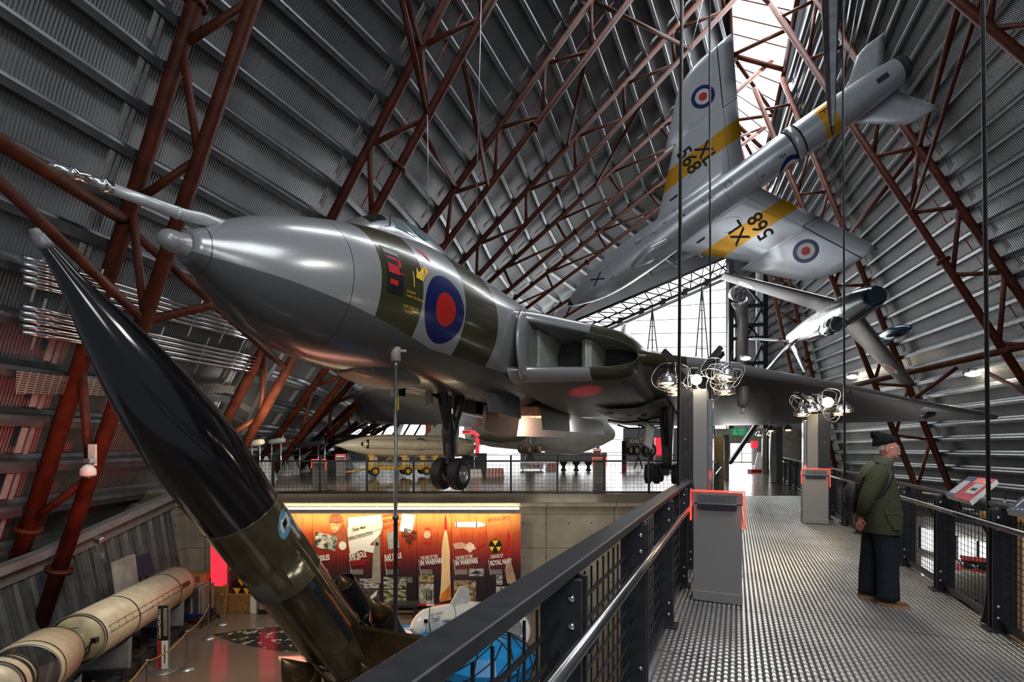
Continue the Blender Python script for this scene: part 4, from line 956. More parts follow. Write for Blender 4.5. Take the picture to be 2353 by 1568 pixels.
# --- lattice tower with an upright rocket
tw = empty('lattice_tower', 'dark steel lattice tower right of the white glazed gable wall', 'tower', P(1716, 1060, 50.0))
def T(x, y, d=50.0): return P(x, y, d)-P(1716, 1060, 50.0)
for i, (x, w_) in enumerate(((1678, .5), (1755, .75))):
    MB().beam(T(x, 590), T(x, 1062), w_, .5).build('column', ['dark'], tw)
MB().beam(T(1741, 590, 52.4), T(1741, 1062, 52.4), .25, .3).build('column', ['white'], tw)
for y in (706, 750, 780, 838, 946, 660): MB().beam(T(1680, y), T(1753, y-4), .32, .35).build('cross_member', ['dark'], tw)
for a, b in (((1682, 620), (1752, 702)), ((1752, 706), (1684, 835)), ((1684, 700), (1752, 790)), ((1752, 790), (1684, 940)), ((1684, 842), (1752, 940))): MB().beam(T(*a), T(*b), .2, .22).build('diagonal', ['dark'], tw)
rk = empty('rocket', 'pale cylindrical rocket with four nozzles hung inside the lattice tower', 'rocket', P(1700, 900, 50.3))
o0 = P(1700, 900, 50.3)
ax = (P(1697, 676, 48.6)-P(1700, 730, 50.3)).normalized()
mb = MB(); mb.tube([P(1701, 940, 50.3)-o0, P(1702, 740, 50.3)-o0, P(1699, 705, 49.9)-o0, P(1698, 690, 49.4)-o0], [.72, .76, .82, .8], 22); mb.build('body', ['alu'], rk)
mb = MB(); cc = P(1698, 675, 49.1)-o0; fr = V((.0, -.95, -.25)).normalized(); u, w_ = frame(fr)
mb.lathe([(-.6, .85), (0, .82), (.03, .78), (.03, 0)], cc, fr, 28); mb.build('base_plate', ['alu'], rk)
for a in range(4):
    th = PI/4+PI/2*a; c = cc+(u*math.cos(th)+w_*math.sin(th))*.42
    MB().lathe([(.02, .16), (.25, .29), (.27, .27), (.06, .12), (.06, 0)], c, fr, 18).build('nozzle', ['steel'], rk)
# two light lattice masts in front of the glazing
for x, y0, wd, lab in ((1499, 708, 16, 'slim black tripod lattice mast in front of the glazing, left one'), (1613, 655, 17, 'slim black tripod lattice mast in front of the glazing, right and taller one')):
    mt = empty('lattice_mast', lab, 'mast', P(x, 1050, 46), group='masts before the glazing'); mb = MB(); b0 = P(x, 1050, 46)
    bot = [P(x-wd, 850, 46)-b0, P(x, 850, 45.2)-b0, P(x+wd, 850, 46)-b0]; tp = P(x, y0, 46)-b0
    ft = [q+(q-tp)*((1050-850)/(850-y0)) for q in bot]
    for q in ft: mb.tube([tp, q], .06, 6)
    mb.build('legs', ['blackmetal'], mt); mb = MB()
    for t in (.3, .52, .75, .98):
        pp = [tp.lerp(q, t*(850-y0)/(1050-y0)*1.0) for q in ft]; mb.tube([pp[0], pp[1], pp[2]], .04, 5, closed=True)
    mb.build('cross_rungs', ['blackmetal'], mt)
# ================= LOWER HALL ON THE LEFT =================
def lpart(root, o):          # builder with world points turned into the thing's own frame
    class LB(MB):
        def build(s, *a, **k):
            s.v = [tuple(V(p)-o) for p in s.v]; return MB.build(s, *a, **k)
    return LB
# --- slanting black and green missile
mu = V((.231, .542, -.809)).normalized(); mt = V((-4.91, 4.95, 3.80))
mr = V((.92, -.39, 0)).normalized(); mup = mr.cross(mu).normalized()
mup = mup if mup.z > 0 else -mup
mo = mt+mu*8.8; mo.z = -4
ms = empty('missile', 'huge slanting missile, glossy black nose cone on dark olive body', 'missile', mo)
L_ = lpart(ms, mo)
L_().lathe([(0, .0), (0, .035), (.02, .05), (.06, .054), (.065, .064), (.13, .069), (.14, .074), (.2, .076)], mt-mu*.06, mu, 28).build('nose_tip', ['grey'], ms)
prof = [(.12, .062), (.43, .112), (.7, .175), (.955, .248), (1.25, .32), (1.525, .383), (1.85, .445), (2.1, .485), (2.4, .523), (2.7, .546), (3.0, .553), (3.4, .553), (3.88, .549)]
L_().lathe(prof, mt, mu, 64, 0, True, False).build('nose_cone', ['gloss'], ms)
mb = L_(); mb.lathe([(3.88, .549), (4.6, .547), (5.32, .547)], mt, mu, 64, 0, True, False); mb.lathe([(5.32, .547), (5.33, .538), (6.9, .535), (7.6, .53), (8.4, .5), (8.8, .42)], mt, mu, 64, 0, True, True)
for t in (3.9, 5.32, 6.95, 7.62): mb.lathe([(t-.02, .548), (t-.01, .556), (t+.01, .556), (t+.02, .548)], mt, mu, 64, 0, True, False)
k = NB('worn glossy olive skin'); c = k.mix(k.math('MULTIPLY_ADD', k.noise(2.2, 5), 2.2, -.6), (.07, .062, .034), (.16, .13, .075)); k.bump(k.noise(3, 4), .12, .03)
M['olive'] = k.fin(c, .2, .55, .5, coat=.3)
mbody = mb.build('body', ['olive'], ms)
mbv = BVHTree.FromPolygons([v.co+mo for v in mbody.data.vertices], [tuple(p.vertices) for p in mbody.data.polygons])
mb = L_()
for t in (3.86, 5.3, 7.6):
    for q in range(40):
        th = 2*PI*q/40; c = mt+mu*t+(mr*math.cos(th)+mup*math.sin(th))*.553; n_ = (mr*math.cos(th)+mup*math.sin(th)); mb.lathe([(-.012, .008), (.002, .007)], c, n_, 6)
mb.build('rivets', ['blackmetal'], mbody)['kind'] = 'stuff'
def onm(x, y, off=.006):
    d = (P(x, y, 5)-V((0, 0, EZ))).normalized(); h = mbv.ray_cast(V((0, 0, EZ)), d); return h[0]-d*off if h[0] is not None else P(x, y, 7.5)
mb = L_()
def skin_patch(pts, mi, off):
    # painted shape lying on the curved body: fan with two rings
    cx = sum(p[0] for p in pts)/len(pts); cy = sum(p[1] for p in pts)/len(pts); vs = [onm(cx, cy, off)]; n = len(pts)
    for t in (.35, .7, 1): vs += [onm(lerp(cx, x, t), lerp(cy, y, t), off) for x, y in pts]
    fs = [(0, 1+i, 1+(i+1) % n) for i in range(n)]
    for r in range(2): fs += [(1+r*n+i, 1+r*n+(i+1) % n, 1+(r+1)*n+(i+1) % n, 1+(r+1)*n+i) for i in range(n)]
    mb.add(vs, fs, mi, True)
ov = [(654+14.5*math.cos(t)-(2.5*math.sin(t)), 1203+37*math.sin(t)) for t in [2*PI*q/28 for q in range(28)]]
skin_patch(ov, 0, .008); skin_patch([(657, 1177), (664, 1190), (665, 1206), (651, 1229), (644, 1215), (645, 1197)], 1, .018); skin_patch([(656, 1189), (661, 1201), (655, 1218), (649, 1204)], 2, .028)
mb.build('eye_emblem', [mat('pale blue emblem', (.12, .36, .55), .35, 0, .5, .05), 'white', 'blackmetal'], mbody, recalc=False)
# side trunking, hatch and panel
vw = (V((0, 0, EZ))-(mt+mu*6)).normalized(); vw = (vw-mu*vw.dot(mu)).normalized(); sd = mu.cross(vw).normalized()
sd = sd if sd.x > 0 else -sd
def ring(a): return vw*math.cos(a)+sd*math.sin(a)
def strip(name, t0, t1, a0, a1, r0, m, taper=.3):
    mb = L_(); rr = []
    for i in range(9):
        s = i/8; t = lerp(t0, t1, s); rad = .54+r0*min(1, min(s, 1-s)/max(taper, .01)*1.0+.02)
        rr.append([mt+mu*t+ring(lerp(a0, a1, j/5))*(rad if 0 < j < 5 else .535) for j in range(6)])
    mb.loft(rr, 0, True, False, False); return mb.build(name, [m], ms)
strip('cable_fairing', 4.5, 8.3, .62, .82, .04, 'olive', .05); strip('cable_fairing', 4.0, 5.3, -.5, -.34, .03, 'olive', .4); strip('cable_fairing', 4.0, 5.3, -.15, .02, .025, 'olive', .4); strip('cable_fairing', 5.35, 7.6, -.75, -.55, .05, 'olive', .1)
strip('side_hatch', 5.5, 6.9, .3, .55, .012, 'dark', .02); strip('side_hatch', 5.7, 6.8, .6, .64, .05, mat('reddish reflection strip', (.55, .2, .1), .3, .3), .02)  # red strip paints the reddish reflection along the recessed panel
text('LOAD', .16, mt+mu*7.0+ring(.55)*.57+sd*.05, mu, sd, 'textk', ms, 'stencil_lettering', world=True)
# ramjets, boosters, wing
def pod(tipp, r, ln, name, cone, m, mc):
    mb = L_()
    if cone == 'ram':
        mb.lathe([(.0, r*.93), (-.02, r*.97), (0, r), (.5, r*1.02), (ln, r*.9)], tipp, mu, 32, 0, True, True) if False else mb.lathe([(.9, r*.6), (.25, r*.88), (0, r*.93), (-.02, r*.97), (.02, r), (.6, r*1.02), (ln, r*.9)], tipp, mu, 32, 0, True, True)
        o = mb.build(name, [m], ms); mb = L_(); mb.lathe([(-.2, .005), (.02, r*.62), (.12, r*.78), (.3, r*.82), (.7, r*.6)], tipp, mu, 28); mb.build('intake_cone', [mc], o)
    else:
        mb.lathe([(r*2.1, r), (r*2.3, r), (ln, r)], tipp, mu, 28, 0, True, True); o = mb.build(name, [m], ms)
        mb = L_(); mb.lathe([(0, .005), (r*1.0, r*.5), (r*2.12, r*1.0)], tipp, mu, 28); mb.build('booster_cone', [mc], o)
        mb = L_(); mb.lathe([(r*3.4, r*1.0), (r*3.4, r*1.06), (r*3.7, r*1.06), (r*3.7, r)], tipp, mu, 28, 0, True, False); mb.build('clamp_band', ['blackmetal'], o)
    return o
pod(P(790, 1338, 9.5), .225, 2.0, 'ramjet', 'ram', 'blackmetal', 'bronze')
pod(P(852, 1376, 9.0), .235, 1.7, 'booster', 'c', 'blackmetal', 'bronze')
pod(P(829, 1524, 8.4), .2, .95, 'booster', 'c', 'blackmetal', 'bronze')
pod(P(646, 1513, 7.7), .28, .85, 'booster', 'c', 'bronze', 'bronze')
mb = L_(); mb.prism([P(806, 1441, 8.3), P(985, 1474, 7.0), P(990, 1560, 7.2), P(850, 1540, 8.2)], (0, .03, .05)); mb.build('wing', ['bronze'], ms)
mb = L_()
for a, b in (((828, 1428), (856, 1448)), ((828, 1436), (846, 1412)), ((700, 1525), (745, 1525)), ((735, 1540), (755, 1555))): mb.tube([P(*a, 8.6), P(*b, 8.6)], .025, 8)
mb.build('attachment_struts', ['blackmetal'], ms)
mb = L_(); mb.box((mo.x, mo.y, -3.75), (1.6, 1.6, .5)); mb.tube([mo+V((0, 0, .4)), mt+mu*8.2], .3, 12); mb.tube([mo+V((.6, -.5, .2)), mt+mu*7.9], .1, 8); mb.build('launcher_base', ['dark'], ms)
# --- cream missile stages on cradles
pa, pb = V((-9.36, 10.3, -2.55)), V((-10.3, 14.6, -2.62)); pd = (pb-pa).normalized(); pn = V((pd.y, -pd.x, 0))
r_ = .545
st = empty('missile_stage', 'long cream missile stage with domed end, banded by black straps', 'missile stage', (pa.x, pa.y, -4)); po = V((pa.x, pa.y, -4)); L_ = lpart(st, po)
Lp = (pb-pa).length
mb = L_(); mb.lathe([(0, r_*.985), (0, r_), (Lp, r_), (Lp, r_*.96)], pa, pd, 56, 0, True, False); mb.build('body', ['cream'], st)
mb = L_(); mb.lathe([(-.16, 0), (-.15, r_*.3), (-.1, r_*.62), (-.02, r_*.88), (.08, r_*.97)], pa, pd, 48, 0, True, False); dm = mb.build('dome', [mat('aged cream dome', (.42, .38, .25), .4, 0, .5, .3, 4)], st)
mb = L_(); cdm = pa-pd*.15-V((0, 0, .06)); mb.lathe([(-.04, .15), (0, .16), (.02, .2), (.05, .2)], cdm, pd, 24, 0, True, True); mb.build('nozzle_port', ['blackmetal'], dm)
mb = L_(); f_ = pa-pd*.2
mb.tube([f_+pn*.5+V((0, 0, .1)), f_+pn*.36+V((0, 0, -.05)), f_+pn*.22+V((0, 0, -.2)), f_+pn*.05+V((0, 0, -.3))], .016, 6); mb.tube([f_+pn*.36, f_+pn*.33+V((0, 0, -.2)), f_+pn*.26+V((0, 0, -.3)), f_+pn*.3+V((0, 0, -.22))], .014, 6); mb.box(f_+pn*.44+V((0, 0, .03)), (.12, .08, .1)); mb.build('umbilical_cable', ['blk'], dm)
mb = L_()
mb.box(f_+pn*.18+V((0, 0, .12)), (.1, .01, .1)); mb.build('label_plate', ['textw'], dm)
text('P/N 1863AB73', .05, f_+pn*(-.16)+V((0, 0, .3)), pn, (0, 0, 1), 'textk', dm, 'stencil_lettering', world=True); text('ASP M2W 01', .05, f_+pn*(-.16)+V((0, 0, .23)), pn, (0, 0, 1), 'textk', dm, 'stencil_lettering', world=True)
for t in (.03, 1.35, 3.55):
    L_().lathe([(t-.02, r_*1.012), (t+.02, r_*1.012)], pa, pd, 56, 0, True, False).build('strap', ['blackmetal'], st)
mb = L_()
for a in (.18, .32):
    for i in range(14):
        t = .2+i*.29; q = pn*math.cos(a)+V((0, 0, 1))*math.sin(a); mb.lathe([(-.004, .014), (.01, .012)], pa+pd*t+q*r_, q, 6)
for a in (.12, .38):
    q = pn*math.cos(a)+V((0, 0, 1))*math.sin(a); mb.tube([pa+pd*.15+q*r_*1.003, pa+pd*4.0+q*r_*1.003], .008, 4)
mb.build('cable_tunnel_edge', ['bronze'], st)
q = pn*math.cos(.25)+V((0, 0, 1))*math.sin(.25)
mb = L_(); u_ = V((0, 0, 1))*math.cos(.25)-pn*math.sin(.25)
mb.add([pa+pd*3.65+q*r_*1.01-u_*.06, pa+pd*4.15+q*r_*1.01-u_*.06, pa+pd*4.15+q*r_*1.01+u_*.06, pa+pd*3.65+q*r_*1.01+u_*.06], [(0, 1, 2, 3)]); mb.build('name_plate', ['bronze'], st)
mb = L_(); mb.lathe([(Lp, r_*.7), (Lp+.02, r_*1.03), (Lp+.1, r_*1.0), (Lp+.1, r_*.2)], pa, pd, 40); mb.build('rear_ring', [mat('red brown rim', (.25, .06, .04), .5)], st)
pa2, pb2 = V((-8.33, 8.1, -2.3)), V((-9.1, 9.4, -2.5)); pd2 = (pb2-pa2).normalized()
st2 = empty('missile_stage', 'short open cream tube stage in front of the domed stage', 'missile stage', (pa2.x, pa2.y, -4)); L_ = lpart(st2, V((pa2.x, pa2.y, -4))); Lq = (pb2-pa2).length
mb = L_(); mb.lathe([(Lq, r_*.95), (.0, r_*.95), (-.01, r_), (.04, r_*1.01), (Lq, r_*1.01), (Lq, r_*.95)], pa2, pd2, 56, 0, True, False); mb.build('shell', ['cream'], st2)
for t in (.18, Lq-.06): L_().lathe([(t-.02, r_*1.02), (t+.02, r_*1.02)], pa2, pd2, 56, 0, True, False).build('strap', ['blackmetal'], st2)
L_().lathe([(.0, r_*.94), (.02, r_*1.0), (.0, r_*1.0)], pa2-pd2*.01, pd2, 48, 0, True, False).build('rim', ['steel'], st2)
c3 = V((-8.0, 7.35, -2.12)); st3 = empty('missile_stage', 'rounded cream stage with nozzle ring at the lower left corner', 'missile stage', (c3.x, c3.y, -4)); L_ = lpart(st3, V((c3.x, c3.y, -4)))
mb = L_(); mb.lathe([(-.5, .2), (-.45, .33), (-.3, .42), (0, .46), (.3, .43), (.5, .36), (.58, .2), (.58, .02)], c3, pd2, 44); mb.build('casing', ['cream'], st3)
for t in (-.25, .05, .35): L_().lathe([(t-.03, .47-.25*t*t), (t-.03, .48-.25*t*t), (t+.03, .48-.25*t*t), (t+.03, .47-.25*t*t)], c3, pd2, 44, 0, True, False).build('strap', ['blackmetal'], st3)
L_().lathe([(-.62, .17), (-.5, .2), (-.46, .22)], c3, pd2, 24, 0, True, False).build('nozzle_ring', ['bronze'], st3)
mb = L_(); mb.box(c3+V((0, 0, -.75)), (.5, .7, 1.5)); mb.box(c3+V((0, 0, -1.7)), (.9, 1.2, .35)); mb.build('support', ['dark'], st3)
def cradle(lab, c, d, ln, sc_=1.):
    c = V(c); d = V(d); n_ = V((d.y, -d.x, 0)); cr = empty('cradle', lab, 'cradle', (c.x, c.y, -4), math.atan2(d.y, d.x), group='grey missile cradles')
    mb = MB()
    for s in (-1, 1):
        mb.box((0, s*.38, .2), (ln, .16, .22)); 
        for i in range(5): mb.box(((i-2)*ln/5, s*.38, .2), (.05, .24, .34))
    for i in (-1, 1): mb.box((i*ln*.36, 0, .3), (.16, 1.0, .2))
    mb.build('rail_frame', ['dark'], cr, bev=.01)
    for i in (-1, 1):
        mb = MB()
        rr = [V((i*ln*.36, .62*math.cos(t), 1.42+.62*math.sin(t))) for t in [PI*1.18+PI*.64*q/14 for q in range(15)]]
        poly = rr+[V((i*ln*.36, .5, .35)), V((i*ln*.36, -.5, .35))]; mb.prism(poly, (.14, 0, 0)); mb.build('saddle', ['grey'], cr, bev=.01)
    for i in (-1, 1):
        for s in (-1, 1): MB().lathe([(-.05, .1), (.05, .1)], (i*ln*.42, s*.52, .1), (0, 1, 0), 14).build('castor', ['blk'], cr)
    return cr
cradle('grey cradle with saddles under the long cream stage', pa.lerp(pb, .52), pd, 3.8); cradle('grey cradle under the short open cream tube', pa2.lerp(pb2, .5), pd2, 1.4)
# --- stanchions with ropes
def stanchion(lab, x, y):
    s = empty('stanchion', lab, 'stanchion', (x, y, -4), group='rope barrier posts'); MB().lathe([(0, .17), (.015, .17), (.04, .05), (.05, .03)], n=28).build('base', ['steel'], s); MB().lathe([(.04, .022), (.95, .022), (.95, .03), (.98, .03), (.985, 0)], n=16).build('post', ['steel'], s); return V((x, y, -3.06))
sp = [stanchion('steel rope stanchion cut by the bottom edge, nearest the cradle', -7.93, 10.4), stanchion('steel rope stanchion standing alone on the lit floor right of the info post', -8.18, 12.05), stanchion('steel rope stanchion beside the rack of posters', -8.87, 14.0), stanchion('steel rope stanchion in front of the red lit pillar', -9.15, 15.1)]
for i, (a, b) in enumerate(zip(sp, sp[1:3])):
    pts = [a.lerp(b, t/10)+V((0, 0, -.12*math.sin(PI*t/10))) for t in range(11)]
    tag(MB().tube(pts, .018, 8).build('barrier_rope', ['brassrope']), ('brass coloured rope from the bottom edge stanchion to the next', 'brass coloured rope from the lone stanchion to the one beside the rack')[i], 'rope', 'barrier ropes')
pts = [V((-7.3, 8.2, -3.1)).lerp(sp[0], t/8)+V((0, 0, -.1*math.sin(PI*t/8))) for t in range(9)]
tag(MB().tube(pts, .018, 8).build('barrier_rope', ['brassrope']), 'brass coloured rope running out of the bottom edge', 'rope', 'barrier ropes')
# --- information post
ip = empty('information_post', 'narrow upright black and red information post beside the cream stage', 'information post', (-8.73, 12.0, -4), .15); MB().lathe([(0, .3), (.012, .3), (.02, .28)], n=28).build('base', ['steel'], ip)
MB().box((0, 0, .83), (.27, .05, 1.62)).build('panel', ['alu'], ip); MB().box((.0, -.03, 1.2), (.23, .012, .86)).build('black_face', ['textk'], ip); MB().box((-.085, -.03, .4), (.06, .012, .7)).build('red_stripe', ['textr'], ip); MB().box((.04, -.03, .4), (.14, .012, .7)).build('white_face', ['textw'], ip)
text('Lockheed POLARIS A-3', .075, (-.05, -.04, .82), (0, 0, 1), (-1, 0, 0), 'textw', ip); 
mb = MB()
for i in range(22): mb.box((.055, -.037, 1.56-i*.032), (.09, .004, .008))
mb.build('small_print', ['textw'], ip); MB().tube([(.04, -.038, .2), (.04, -.038, .62), (.04, -.038, .7)], [.012, .012, .001], 8).build('rocket_picture', ['textk'], ip)
# --- clutter in the corner
for i, (x, y, z, sx, sy, sz, lab) in enumerate(((-10.62, 16.05, -2.92, .8, .7, .56, 'ochre wooden crate on top of the corner stack'), (-10.6, 16.05, -3.6, .85, .8, .8, 'brown wooden crate at the bottom of the corner stack'))):
    cx_ = empty('crate', lab, 'crate', (x, y, z-sz/2), group='crates in the corner'); MB().box((0, 0, sz/2), (sx, sy, sz)).build('box', ['gold'], cx_, bev=.01); mb = MB()
    for t in range(5): mb.box((-sx/2+.06+t*(sx-.12)/4, -sy/2-.012, sz/2), (.07, .03, sz))
    mb.build('battens', [mat('crate batten', (.2, .1, .03), .6)], cx_)
for i in range(3):
    MB().box((0, 0, 0), (.05, .7, .95)).build('picture_frame', ['gold']); o = COL.objects[-1] if False else bpy.data.objects[[q.name for q in bpy.data.objects if q.name.startswith('picture_frame')][-1]]
    o.location = (-9.95+.06*i, 16.2-.12*i, -3.53); o.rotation_euler = (.0, .12, 1.35); tag(o, ('wooden frame leaning by the crates, nearest the wall', 'wooden frame leaning by the crates, the middle one', 'wooden frame leaning by the crates, the outermost')[i], 'frame', 'frames leaning in the corner')
rk2 = empty('poster_rack', 'wheeled rack hung with grey poster panels and a blue base', 'rack', (-10.2, 15.2, -4), 0)
mb = MB()
for sx in (-.62, .62):
    mb.tube([(sx, 0, .1), (sx, 0, 1.45)], .022, 8); mb.tube([(sx, -.4, .1), (sx, 0, .5)], .018, 8); mb.tube([(sx, .4, .1), (sx, 0, .5)], .018, 8); mb.tube([(sx, -.45, .1), (sx, .45, .1)], .02, 8)
mb.tube([(-.62, 0, .3), (.62, 0, .3)], .02, 8); mb.build('frame', ['blackmetal'], rk2)
for i in range(14): MB().box((-.55+i*.084, 0, .8), (.016, .62, .84)).build('hanging_sheet', ['alu' if i % 3 else 'plate'], rk2)
MB().box((0, 0, .36), (1.2, .68, .1)).build('blue_tray', ['navy'], rk2); mb = MB()
for sx in (-.62, .62):
    for sy in (-.45, .45): mb.lathe([(-.02, .05), (.02, .05)], (sx, sy, .05), (1, 0, 0), 12)
mb.build('castors', ['blk'], rk2)
def lean(lab, x0, x1, yb, zt, m, nm, dy=0, th=.04):
    a, b = P(*x0), P(*x1); o = MB().prism([a, b, b+V((-.16, 0, zt)), a+V((-.16, 0, zt))], (.05, .02, 0)).build(nm, [m]); return tag(o, lab, 'panel')
lean('grey sheet panel leaning on the ribbed wall behind the cream stage', (268, 1400, 12.9), (318, 1372, 14.0), 0, 1.25, 'conc', 'leaning_sheet')
lean('small navy blue board leaning on the ribbed wall', (318, 1330, 14.3), (352, 1316, 15.1), 0, .62, mat('navy board', (.02, .022, .05), .7), 'leaning_board')
fl = empty('floodlight', 'small floodlight on a bent arm above the ribbed wall', 'floodlight', P(222, 1268, 13.0)); MB().tube([(0, 0, 0), (-.02, 0, .15), (.05, 0, .28)], .014, 6).build('arm', ['alu'], fl); MB().box((.1, -.05, .33), (.2, .16, .16), Euler((.4, .3, 0)).to_matrix()).build('head', ['alu'], fl, bev=.02); MB().box((.03, .05, -.12), (.2, .1, .14)).build('bracket', ['grey'], fl)
# --- cctv dome on the nearest truss
p = online(LI[1], 1.05)+V((.25, -.42, 0)); cc = empty('security_camera', 'white dome security camera bracketed to the nearest truss', 'camera', p-V((0, 0, .6)))
MB().box((-.02, .12, .95), (.2, .05, .55)).build('back_plate', ['white'], cc, bev=.01); MB().box((.02, 0, .8), (.16, .2, .12)).build('arm', ['alu'], cc, bev=.01); MB().lathe([(.3, .06), (.33, .15), (.38, .17), (.5, .16), (.58, .1), (.62, .04)], (.02, -.05, .1), n=24).build('housing', ['white'], cc); MB().lathe([(.22, .02), (.25, .07), (.3, .1)], (.02, -.05, .1), n=20).build('dome', ['panedark'], cc)
MB().tube([(-.05, .2, 1.2), (-.2, .3, 1.5), (-.15, .35, 1.8)], .01, 5).build('cable_tail', ['blk'], cc)
# --- conduits and trays on the left slope
def onslope(px, py, off=.05):
    # point where the sight line meets the inside of the left slope
    d = (P(px, py, 1)-V((0, 0, EZ))); h = LSB.ray_cast(V((0, 0, EZ)), d.normalized()); return h[0]+V((off, -.02, -off*.3)) if h[0] is not None else P(px, py, 14)
LSB = BVHTree.FromPolygons([v.co.copy() for v in wall_left.data.vertices], [tuple(p.vertices) for p in wall_left.data.polygons])
for ci, (lab, l0, l1, n, dv) in enumerate((('upper bank of bright conduits on the left slope behind the black missile', (-20, 607, ), (560, 762), 5, 13), ('lower bank of bright conduits on the left slope behind the black missile', (-20, 720), (585, 838), 5, 13))):
    pr_ = empty('conduit_bank', lab, 'conduits', onslope(300, (l0[1]+l1[1])/2), group='conduit banks'); b0 = pr_.location.copy(); L_ = lpart(pr_, b0)
    for i in range(n):
        pts = []
        for q in range(9):
            t = q/8; x = lerp(l0[0], l1[0], t); y = lerp(l0[1], l1[1], t)+(i-n/2)*dv*lerp(1.15, .62, t)+6*math.sin(t*PI)*0
            pts.append(onslope(x, y, .7))
        L_().tube(pts, .06, 8).build('conduit', ['chrome'], pr_)
    for t in (.08, .32, .55, .73, .86, .95):
        x = lerp(l0[0], l1[0], t); y = lerp(l0[1], l1[1], t); a = onslope(x+14, y-58*lerp(1.1, .62, t), .66); b = onslope(x-20, y+52*lerp(1.1, .62, t), .66)
        L_().beam(a, b, .06, .03).build('support_channel', ['alu'], pr_)
mb = MB(); a0, a1 = [onslope(-20, 834, .6), onslope(130, 852, .6), onslope(230, 866, .6), onslope(505, 876, .6)], [onslope(-20, 888, .6), onslope(130, 893, .6), onslope(230, 896, .6), onslope(490, 880+0, .6)]
a1 = [onslope(-20, 888, .6), onslope(130, 893, .6), onslope(230, 897, .6), onslope(500, 892, .6)]
mb.loft([[a, b] for a, b in zip(a0, a1)], 0, False, False, False); k = NB('perforated tray'); X, Y, Z = k.xyz(); h = k.math('MULTIPLY', k.math('LESS_THAN', k.math('FRACT', k.math('MULTIPLY', Z, 18)), .45), k.math('LESS_THAN', k.math('FRACT', k.math('MULTIPLY', Y, 6)), .8)); M['perf'] = k.fin(k.mix(h, (.42, .4, .38), (.05, .05, .05)), .4, .7)
tag(mb.build('cable_tray', ['perf'], recalc=False), 'perforated cable tray under the conduits on the left slope', 'cable tray')
mb = MB(); dpts = [onslope(600, 790, .7), onslope(560, 850, .7), onslope(524, 930, .7), onslope(506, 980, .7)]
for a, b in zip(dpts, dpts[1:]): mb.beam(a, b, .55, .25, (0, 1, 0))
tag(mb.build('cable_riser', ['perf']), 'perforated riser tray bending down beside the second truss', 'cable tray')
# --- tall pole with a small box head in front of the bomber
pl = P(909, 1028, 8.3); po_ = empty('camera_pole', 'tall slim grey pole with a box head standing before the bomber nose wheel', 'pole', (pl.x, pl.y, -4))
MB().lathe([(0, .16), (.02, .16), (.05, .05), (.3, .04), (4.35, .038), (4.35, .052), (4.42, .052), (4.42, .034), (6.95, .028), (7.0, .045), (7.08, .055)], n=16).build('shaft', [mat('grey green pole', (.16, .17, .16), .3, .7)], po_)
MB().lathe([(7.08, .07), (7.1, .088), (7.32, .092), (7.34, .08)], n=20).build('head', [mat('brownish grey head', (.34, .29, .25), .5)], po_); MB().box((.14, 0, 7.27), (.1, .07, .035)).build('sensor_arm', ['alu'], po_)
# ================= POSTERS ON THE GALLERY WALL =================
WY = 16.42; WX = lambda x: (x-CX)/FOC*WY; WZ = lambda y: EZ-(y-HY)/FOC*WY
def poster_mat(name, hot):
    k = NB(name); X, Y, Z = k.xyz('Generated'); n = k.noise(3.2, 6, 'Generated'); st_ = k.new('ShaderNodeTexNoise')
    mp = k.new('ShaderNodeMapping'); mp.inputs['Scale'].default_value = (9, 1, 1.6); k.t.links.new(k.co('Generated'), mp.inputs[0]); st_.inputs['Scale'].default_value = 2.2; st_.inputs['Detail'].default_value = 5; k.t.links.new(mp.outputs[0], st_.inputs['Vector'])
    v = k.math('ADD', k.math('MULTIPLY_ADD', st_.outputs['Fac'], .35, -.17), Z)
    cr = k.new('ShaderNodeValToRGB'); e = cr.color_ramp.elements
    e[0].position = .3; e[0].color = (.022, .016, .024, 1); e[1].position = 1.05 if False else 1; e[1].color = (.8, .36, .1, 1)
    for p_, c_ in ((.46, (.1, .015, .022, 1)), (.58, (.28, .025, .02, 1)), (.78, (.5, .08, .025, 1))):
        q_ = e.new(p_); q_.color = c_
    k.t.links.new(v, cr.inputs[0]); return k.fin(cr.outputs[0], .35, 0, .5)
PM = [poster_mat('printed poster %d' % i, 0) for i in range(7)]
M['photo'] = None
def photo_mat(name, seed, c0, c1):
    k = NB(name); mp = k.new('ShaderNodeMapping'); mp.inputs['Location'].default_value = (seed*3.1, seed, seed*1.7); k.t.links.new(k.co('Generated'), mp.inputs[0]); n = k.noise(4, 5, vec=mp.outputs[0]); return k.fin(k.mix(k.math('MULTIPLY_ADD', n, 5, -2), c0, c1), .4)
edges = [640, 719, 799, 880, 958, 1038, 1118, 1197]
heads = [None, [('MISSILES', 'w', 1290)], [('RAF ROLE', 'w', 1284), ('IN DELIVERY', 's', 1289), ('STRATEGIC', 'r', 1301)], [('RAF ROLE', 'w', 1287), ('IN DELIVERY', 's', 1291), ('TACTICAL', 'r', 1302)], [('THE RISE OF THE', 't', 1287), ('IN WARFARE', 'w', 1300)], [('THE RISE OF THE', 't', 1287), ('IN WARFARE', 'w', 1300)], [('CHANGE OF', 't', 1284), ('OR', 'd', 1284), ('ROYAL NAVY', 'w', 1300)]]
plab = ['red poster panel mostly hidden behind the slanting missile', 'poster panel with a helmeted soldier and the heading Missiles', 'poster panel with newspaper front pages and heading Strategic', 'poster panel with heading Tactical behind the slim pole', 'poster panel with a rocket rising on a pillar of flame', 'poster panel with tank gun blast and white rocket drawing', 'poster panel with a yellow fallout sign and heading Royal Navy']
